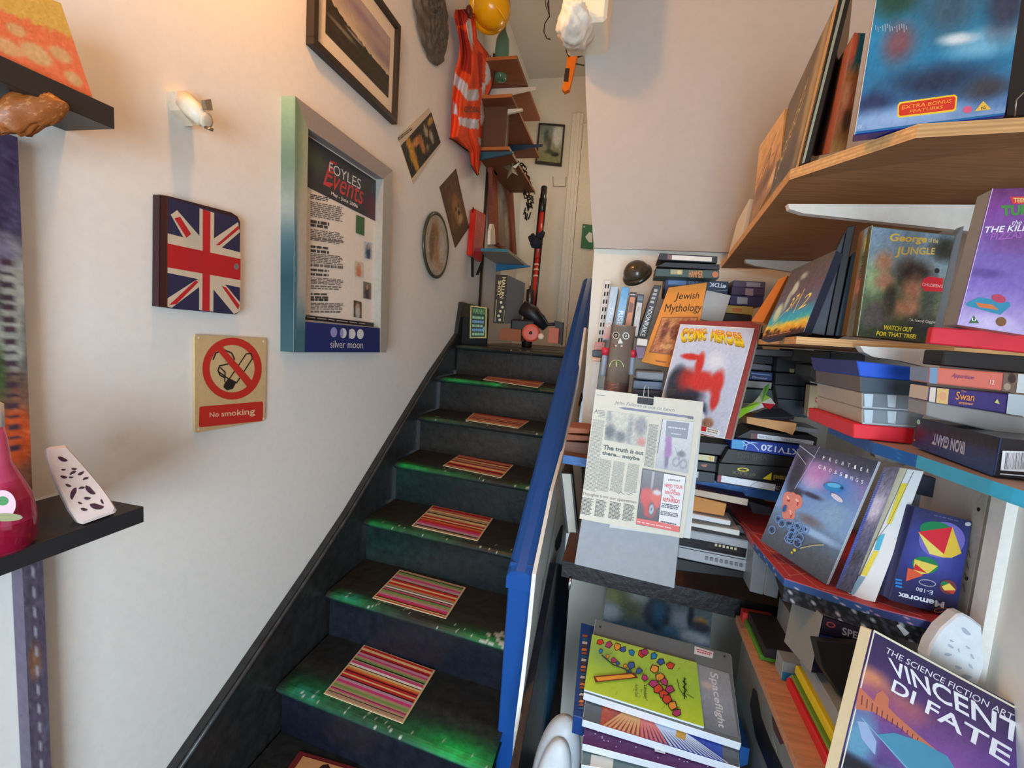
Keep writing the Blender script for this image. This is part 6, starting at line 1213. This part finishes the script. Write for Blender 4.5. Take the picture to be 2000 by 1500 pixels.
A.ring(*zD(670,1018),17,6.5,1.6,1.4,(190,186,190),rot=10); A.text('E-180',[zD(708,1110),zD(580,1075),zD(586,1048),zD(714,1078)],(206,210,224),.01); A.text('Memorex',[zD(795,1215),zD(440,1130),zD(448,1088),zD(802,1165)],(226,228,236),.03); A.ring(*zD(770,1225),13,4.5,1.2,1.2,(214,130,60),rot=-8)
for i in range(3): A.poly(Zq(zD,(425,982+i*25),(475,992+i*25),(472,1005+i*25),(420,996+i*25)),(40,130,206))
A.micro(Zq(zD,(720,490),(940,545),(938,555),(718,500)),1,(110,110,150)).ell(*zD(980,565),6,4,(190,190,200)); A.done('box_print',bx_)
hs = slab('cassette_spine',[zD(540,418),zD(592,435),zD(382,1155),zD(298,1100)],Pl(Z(1736,1171,RS_+.003),20,8),.02,(34,34,44),'satin',parent=bx_)
A = Art(Pl(Z(1736,1171,RS_+.003),20,8)); A.poly(Zq(zD,(500,528),(546,545),(380,1108),(330,1078)),(206,204,200)).text('Outlet Time',[zD(505,605),zD(455,810),zD(425,795),zD(478,592)],(60,56,60)); A.done('spine_label',hs)
fbox('dark_card','black and grey card standing behind the tape box, against the right wall','card',Zq(zD,(620,185),(838,240),(800,382),(560,330)),1.20,.02,(38,42,60),'satin')
fbox('grey_card','pale grey card behind the tape box under the turquoise-edged shelf','card',Zq(zD,(640,180),(1060,345),(1000,560),(540,420)),1.24,.01,(130,146,158),'satin')
prism('wire_bracket',[Y(*zC(*p),1.12) for p in ((650,985),(780,985),(1000,1075),(900,1100),(760,1070),(660,1030))],Vector((0,.02,0)),(120,116,110),'paint_old',label='rusty chipped bracket under the blue end of the turquoise-edged shelf',cat='bracket')
# white air freshener by the right wall
ol = [zE(*p) for p in ((1540,195),(1575,195),(1630,225),(1680,270),(1690,500),(1650,700),(1500,640),(1345,480),(1370,410),(1430,310))]
ol = [(1868,1198),(1880,1197),(1895,1205),(1916,1222),(1922,1300),(1905,1345),(1850,1325),(1812,1300),(1808,1280),(1816,1256),(1836,1226)]
freshener('air_freshener','large white leaf-patterned air freshener by the right wall above the purple art book',Pl(Y(1865,1300,.95),-6,8),ol,.02,[(*zE(a,b),r/3.448,c) for a,b,r,c in ((1600,310,30,40),(1500,375,12,20),(1495,410,18,30),(1475,465,20,0),(1550,440,12,80),(1610,420,14,30),(1640,480,16,60),(1545,550,20,20),(1600,610,30,10),(1630,545,16,50))],(222,230,236),(176,186,206))
# ================================================================ LOWEST WOODEN SHELF AND ITS CASES
WS = .95; lf = .384
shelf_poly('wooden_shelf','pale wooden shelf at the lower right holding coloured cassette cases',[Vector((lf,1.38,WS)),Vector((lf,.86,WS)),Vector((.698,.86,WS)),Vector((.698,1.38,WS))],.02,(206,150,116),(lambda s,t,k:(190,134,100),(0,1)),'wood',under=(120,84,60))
g8 = 'cassette cases lying at the front of the wooden shelf'
def wbx(name,label,lo,hi,col,mat='satin',cat='video case',grp=g8,**k): return box(name,lo,hi,col,mat,label=label,cat=cat,group=grp,**k)
wbx('clamshell_case','red case, lowest of the coloured pile on the wooden shelf',(.430,.905,WS+.001),(.56,1.115,WS+.022),(214,40,48),bevel=.003)
wbx('clamshell_case','thin green case above the red one on the wooden shelf',(.438,.91,WS+.023),(.56,1.115,WS+.030),(110,150,60),bevel=.002)
wbx('clamshell_case','yellow case in the coloured pile on the wooden shelf',(.446,.905,WS+.031),(.57,1.12,WS+.052),(226,200,40),bevel=.003)
wbx('clear_case','frosted empty case on top of the yellow one',(.455,.92,WS+.053),(.575,1.125,WS+.085),(170,176,180),'frosted',bevel=.003)
wbx('clamshell_case','slim bright green case lying at the far left of the wooden shelf',(.397,1.19,WS+.001),(.52,1.345,WS+.014),(80,150,50),grp=None)
wbx('video_cassette','black cassette lying on the slim green case',(.402,1.18,WS+.015),(.52,1.34,WS+.04),(34,32,36),grp=None,cat='cassette')
wbx('red_box','small red box at the far end of the wooden shelf',(.392,1.346,WS+.001),(.47,1.372,WS+.03),(196,50,44),grp=None,cat='box')
o = wbx('clear_case','clear case with a blue triangle label on its end on the wooden shelf',(.425,1.10+.03,WS+.001),(.55,1.175,WS+.045),(170,180,186),'frosted',grp=None)
A = Art(PY(1.13)); pz_ = [Vector((.426,1.13,WS+.022)),Vector((.475,1.13,WS+.022)),Vector((.475,1.13,WS+.002)),Vector((.426,1.13,WS+.002))]
link('blue_label',[p+Vector((0,-.0008,0)) for p in pz_],[(3,2,1,0)],(40,130,176),'print',parent=o); link('white_triangle',[Vector((.436,1.1285,WS+.006)),Vector((.452,1.1285,WS+.006)),Vector((.444,1.1285,WS+.018))],[(0,1,2)],(220,226,226),'print',parent=o)
for i in range(4): wbx('video_cassette','%s case standing behind the coloured pile'%('grey','dark maroon','black','clear grey')[i],(.47+.028*i,1.13+.02*i,WS+.001),(.494+.028*i,1.33,WS+.10+.02*i),((130,134,136),(84,34,44),(34,32,34),(110,110,112))[i],grp='cases standing at the back of the wooden shelf',cat='cassette')
box('storage_crate',(.40,.50,0),(.69,.84,.80),(60,62,66),'satin',label='dark storage crate under the purple art book',cat='crate')
pv1 = Pl(Y(1606,1202,1.03),-8,4); q = [zE(642,212),zE(985,318),zE(930,640),zE(560,600)]
o = slab('video_case',q,pv1,.11,[(40,36,60),(120,120,120),(120,120,120),(120,120,120),(120,120,120),(150,150,146)],'gloss',label='dark purple video case with a red ring and white letters, behind the art book',cat='video case')
A = Art(pv1,quad=q); A.paint([(.02,.02),(.98,.02),(.98,.3),(.02,.3)],20,8,picture([(0,(60,46,70)),(1,(36,30,50))],[],5,5,3)); A.poly([(.02,.34),(.98,.30),(.98,.52),(.02,.52)],(36,70,160)).ring(.16,.12,.08,.05,.03,.02,(206,90,90)).text('SPELLS',[(.36,.10),(.98,.12),(.98,.26),(.38,.24)],(206,206,214),.02).text('A',[(.08,.38),(.14,.38),(.14,.5),(.08,.5)],(226,230,236)); A.done('cover_print',o)
pv2 = Pl(Y(1600,1300,.98),-12,10)
slab('black_box',[zE(598,382),zE(940,410),zE(860,900),zE(640,560)],pv2,.02,(32,32,36),'satin',label='open black box leaning between the coloured cases and the art book',cat='box')
fbox('small_carton','tiny pale green carton between the black box and the art book','box',Zq(zE,(842,735),(880,735),(872,815),(834,820)),.93,.02,(130,176,176))
# --- art book close to the camera
pvb = Pl(Y(1704,1230,.81),-28,14); q = [(1704,1230),(2080,1428),(2040,1700),(1640,1505)]
q[3] = (1604,1640); q[2] = (1990,1860)
ab = slab('art_book',q,pvb,.02,[(70,44,110),(220,210,180),(226,216,180),(220,210,180),(220,210,180),(226,216,180)],'gloss',label='large purple science fiction art book with white serif title in the bottom right corner',cat='book')
A = Art(pvb,quad=q,base=.001); A.paint([(.0,.0),(1,.0),(1,1),(0,1)],110,110,picture([(0,(48,36,76)),(.14,(62,40,90)),(.3,(110,66,130)),(.45,(106,70,140)),(.55,(80,60,120)),(.62,(50,60,90)),(1,(40,70,100))],
  [(.03,.22,.12,.05,(206,130,96),.5),(.22,.26,.12,.04,(176,100,90),.8),(.1,.3,.2,.05,(150,80,120),.8),(.55,.45,.2,.1,(140,80,160),.8),(.9,.35,.2,.15,(90,60,140),.8),(.06,.5,.08,.12,(96,150,180),.5),(.5,.72,.28,.16,(60,120,150),.5),(.35,.62,.2,.05,(110,180,200),.6),(.05,.62,.3,.04,(24,26,40),.4),(.1,.8,.2,.1,(110,50,40),.6)],4,8,7))
A.h = None
A.poly([zE(*p) for p in ((988,325),(1995,872),(1995,858),(984,308))],(232,226,196))
A.poly([zE(*p) for p in ((984,308),(992,318),(770,1240),(760,1241))],(226,216,196))
A.poly([zE(*p) for p in ((885,690),(985,790),(1000,740),(1040,715),(1085,770),(1080,830),(1140,890),(1300,1030),(1420,1130),(1330,1110),(1150,960),(980,860),(860,840))],(196,110,80))
for i in range(12): A.line([zE(905+i*34,750+i*26),zE(900+i*34,812+i*22)],2.2,(110,50,60))
A.poly([zE(*p) for p in ((1000,1010),(1120,1000),(1300,1060),(1480,1160),(1560,1300),(1250,1300),(1100,1130))],(70,140,170)).poly([zE(*p) for p in ((870,920),(930,930),(1000,1060),(990,1150),(900,1040))],(150,170,206)).line([zE(*p) for p in ((900,900),(1210,1241))],1.4,(150,180,200))
S1 = (236,234,238)
A.text('THE SCIENCE FICTION ART OF',[zE(*p) for p in ((1070,425),(2050,945),(2036,985),(1056,460))],(226,222,230),.0)
A.text('VINCENT',[zE(*p) for p in ((1075,490),(2010,965),(1985,1100),(1110,610))],S1,.015); A.text('DI FATE',[zE(*p) for p in ((1118,640),(1915,1110),(1890,1225),(1096,715))],S1,.015); A.done('cover_print',ab)
# ================================================================ BELOW THE ALCOVE SHELVES
cb2 = box('grey_cabinet',(.40,.88,.0),(.69,1.36,.925),(124,128,126),'satin',label='grey cabinet under the pale wooden shelf, with a dark curved mark and brown label',cat='cabinet',bevel=.004)
A = Art(PX_(.40,1)); A.poly(Zq(zF,(1275,990),(1300,1010),(1330,1180),(1390,1340),(1480,1530),(1380,1530),(1290,1300),(1255,1100)),(30,28,34)).poly(Zq(zF,(1395,1165),(1420,1180),(1475,1340),(1450,1350),(1405,1250)),(84,50,50)).line(Zq(zF,(1400,1300),(1430,1400)),1.2,(170,200,206)); A.done('side_marks',cb2)
pp2 = Pl(Y(1190,1200,1.70),0,6); q = [zF(345,300),zF(1018,480),zF(995,735),zF(320,560)]
o = slab('scenic_print',q,pp2,.004,(150,170,190),'print',label='glossy scenic print of sea, mountains and a dark screen, standing behind the magazine pile',cat='print')
A = Art(pp2,quad=q); A.paint(FULL,60,24,picture([(0,(110,130,130)),(.5,(120,140,150)),(1,(90,120,150))],[(.1,.25,.12,.3,(176,176,110),.5),(.25,.4,.12,.4,(110,120,80),.5),(.05,.75,.1,.2,(206,214,222),.4),(.3,.15,.1,.2,(206,210,206),.6),(.49,.5,.13,.4,(48,60,80),.15),(.5,.45,.06,.3,(40,100,140),.5),(.72,.5,.1,.25,(176,186,200),.5),(.8,.35,.03,.3,(40,50,66),.3),(.9,.4,.06,.1,(206,150,80),.4),(.9,.55,.1,.12,(70,66,80),.4),(.85,.85,.16,.14,(214,222,230),.4),(.62,.85,.08,.14,(100,140,180),.4)],8,9,6)); A.done('print_image',o)
LE = 76; yv = -3
def mag(label,qq,off,th,col,artf=None,nm='magazine',mat='gloss',grp='magazines piled under the lower alcove shelf',edge=(214,218,224)):
    pl = Pl(Y(1163,1209,1.28)+Vector((0,0,-off)),yv,LE)
    o = slab(nm,qq,pl,th,[col,col,edge,edge,edge,edge],mat,label=label,cat='magazine',group=grp,bevel=.0008)
    if artf: A = Art(pl,quad=qq); artf(A); A.done('cover_print',o)
    return o, pl
def FT(*pp): return [zF(*p) for p in pp]
# lowest first
mag('lowest visible magazine with cream panel and large capital letters',FT((290,560),(1140,790),(1180,1640),(180,1480)),.078,.02,(96,116,120),lambda A:(A.poly([(.05,.93),(.18,.93),(.18,1),(.05,1)],(206,206,200))))
def m3(A): A.paint([(0,.7),(1,.7),(1,1),(0,1)],80,24,picture([(0,(60,30,66)),(1,(84,40,96))],[(.3,.4,.1,.2,(120,70,140),.6),(.6,.5,.12,.2,(110,50,110),.6)],5,9,6)); [A.ell(random.random(),.72+random.random()*.26,.004,.005,(190,170,210)) for _ in range(50)]; A.poly([(.46,.86),(.53,.86),(.54,.93),(.47,.93)],(206,206,214)).ring(.50,.895,.02,.022,.006,.008,(60,40,70))
mag('violet starfield magazine with a small round emblem',FT((285,560),(1135,780),(1160,1600),(188,1345)),.052,.022,(70,36,80),m3)
def m2(A):
    A.paint([(.12,.6),(.9,.6),(.9,1),(.12,1)],90,40,picture([(0,(170,80,60)),(.35,(150,60,80)),(.65,(50,60,160)),(1,(40,70,170))],[],8,10,6,True))
    for i in range(26):
        a = i/25; A.o -= A.st*.6; A.poly([(.30+.22*a,.78),(.32+.22*a,.78),(.14+.78*a+.016,.995),(.14+.78*a,.995)],(206,160,110) if a < .3 else ((206,120,120) if a < .55 else (190,210,240)))
    A.poly([(.62,.82),(.68,.83),(.67,.92),(.61,.91)],(190,150,60))
mag('magazine with orange and blue radiating light streaks',FT((280,560),(1130,775),(1190,1500),(188,1192)),.026,.022,(90,96,104),m2)
o, pls = mag('grey spaceflight magazine under the lime green book, text running sideways',FT((272,550),(1128,772),(1200,1345),(196,1022)),.0,.022,(110,118,122),None)
A = Art(pls); qs = FT((905,835),(1120,900),(1180,1310),(960,1245)); A.paint(qs,20,30,picture([(0,(150,156,164)),(.5,(150,160,176)),(1,(120,130,140))],[(.3,.3,.2,.05,(196,180,176),.5)],4,5,4)); A.text('Spaceflight',FT((1048,890),(1100,1250),(1042,1245),(985,888)),(214,220,226),.01,.2)
A.poly(FT((902,725),(1022,762),(1016,804),(898,775)),(220,222,226)).line(FT((915,745),(940,750),(1010,772)),1.6,(190,40,60)).micro(FT((920,752),(1010,776),(1008,790),(918,766)),1,(196,50,70)).ell(*zF(300,602),2,2,(60,64,66)).ell(*zF(1092,790),2,2,(60,64,66)); A.done('cover_print',o)
plg = Pl(pls.q(1200,1300,.006),yv,LE); q = FT((250,650),(915,830),(962,1240),(198,1000))
o = slab('lime_book',q,plg,.005,[(166,200,60),(214,220,224),(214,220,224),(214,220,224),(214,220,224),(214,220,224)],'print',label='lime green illustrated book with a black signature, on top of the magazine pile',cat='book',bevel=.0006)
A = Art(plg,quad=q); A.paint(FULL,40,26,picture([(0,(170,200,80)),(.5,(160,200,70)),(1,(190,214,60))],[(.12,.3,.1,.2,(140,176,90),.6)],3,6,3)); A.h = None
rg = random.Random(11); cs5 = [(206,70,44),(40,130,190),(226,150,60),(60,90,160),(176,60,110)]
for seg in (((300,700),(560,780),6,36),((590,770),(740,850),4,40),((310,760),(490,890),6,24),((640,880),(740,1000),4,46),((640,960),(780,1150),6,46),((500,860),(590,930),3,36)):
    (x0,y0),(x1,y1),n_,sz = seg
    for i in range(n_):
        t = i/max(1,n_-1); x, y = x0+(x1-x0)*t+rg.uniform(-8,8), y0+(y1-y0)*t+rg.uniform(-8,8); a = rg.uniform(0,3)
        pts_ = [(x+sz*rg.uniform(.5,.9)*math.cos(a+k*1.256),y+sz*rg.uniform(.5,.9)*math.sin(a+k*1.256)) for k in range(5)]
        A.poly([zF(*p) for p in pts_],(50,36,30)); A.poly([zF(x+(p[0]-x)*.8,y+(p[1]-y)*.8) for p in pts_],cs5[rg.randrange(5)])
A.poly(FT((255,925),(520,900),(540,935),(270,965)),(120,50,30)).poly(FT((270,932),(510,910),(520,930),(285,956)),(236,160,50)).line(FT((310,790),(380,850),(460,880),(520,920)),2.4,(60,50,60))
for i in range(16): x, y = rg.uniform(240,900), rg.uniform(680,1180); A.line(FT((x,y),(x+rg.uniform(8,20),y+rg.uniform(-24,-6))),.8,(90,140,40))
A.text('"London"',FT((600,975),(600,1080),(578,1075),(578,968)),(50,60,40),.01); A.text('by',FT((568,1010),(568,1030),(554,1028),(554,1008)),(60,70,40)); A.text('Author Dedi',FT((542,980),(540,1060),(520,1055),(522,975)),(50,60,40))
A.line(FT((835,935),(838,1010),(835,1070)),1.8,(30,40,30)); A.line(FT((845,940),(825,960),(848,975),(826,995),(850,1015),(828,1035),(848,1060)),1.6,(30,40,30)).line(FT((790,945),(800,1000),(830,1050)),1.2,(30,40,30)).line(FT((850,1040),(895,1066)),1.2,(30,40,30)); A.done('cover_print',o)
pbf = Pl(pls.q(1150,1300,-.030),yv,LE)
o = slab('blue_folder',[zF(180,572),zF(420,640),zF(420,1250),zF(130,1165)],pbf,.06,(24,60,120),'satin',label='dark blue folder sticking out at the left of the magazine pile',cat='folder')
A = Art(pbf); 
for i in range(22): A.poly(FT((190+i*.6-i*1.5,650+i*22),(222-i*1.4,655+i*22),(220-i*1.4,670+i*22),(188-i*1.4,666+i*22)),[(150,80,50),(40,90,110),(190,180,170),(80,60,50),(206,120,60)][i%5])
A.done('folder_edges',o)
fbox('blue_box','blue box showing at the right of the magazine pile','box',FT((1190,1360),(1255,1380),(1240,1480),(1180,1500)),1.16,.1,(30,84,150))
pz = pls.q(1290,1420,-.12); box('storage_crate',(.02,1.02,0),(.36,1.30,.70),(60,62,66),'satin',label='dark storage crate carrying the magazine pile',cat='crate')
# grey white rounded appliance
hc = Y(1084,1490,1.10); ap = top('oval_heater','pale grey oval plastic appliance standing at the foot of the stairs','appliance',hc)
def ellips(name,c,rx,ry,rz,col,parent,tilt=.25,pw=2.4):
    V = []; F = []; n, m = 36, 20
    for j in range(m+1):
        a = math.pi*j/m
        for i in range(n):
            b = 2*math.pi*i/n; sx = math.sin(a)*math.cos(b); sy = math.sin(a)*math.sin(b); sz = math.cos(a)
            x, y, z = rx*abs(sx)**(.9)*(1 if sx > 0 else -1), ry*abs(sy)**.9*(1 if sy > 0 else -1), rz*sz
            V.append(c+Vector((x+z*tilt,y,z)))
    F = [(j*n+i,(j+1)*n+i,(j+1)*n+(i+1)%n,j*n+(i+1)%n) for j in range(m) for i in range(n)]
    return link(name,V,F,col,'satin',parent=parent,smooth=True)
ellips('casing',hc+Vector((0,.03,-.06)),.060,.05,.17,(186,192,198),ap,.10); ellips('front_lid',hc+Vector((-.004,-.012,-.065)),.045,.035,.145,(200,206,212),ap,.10)
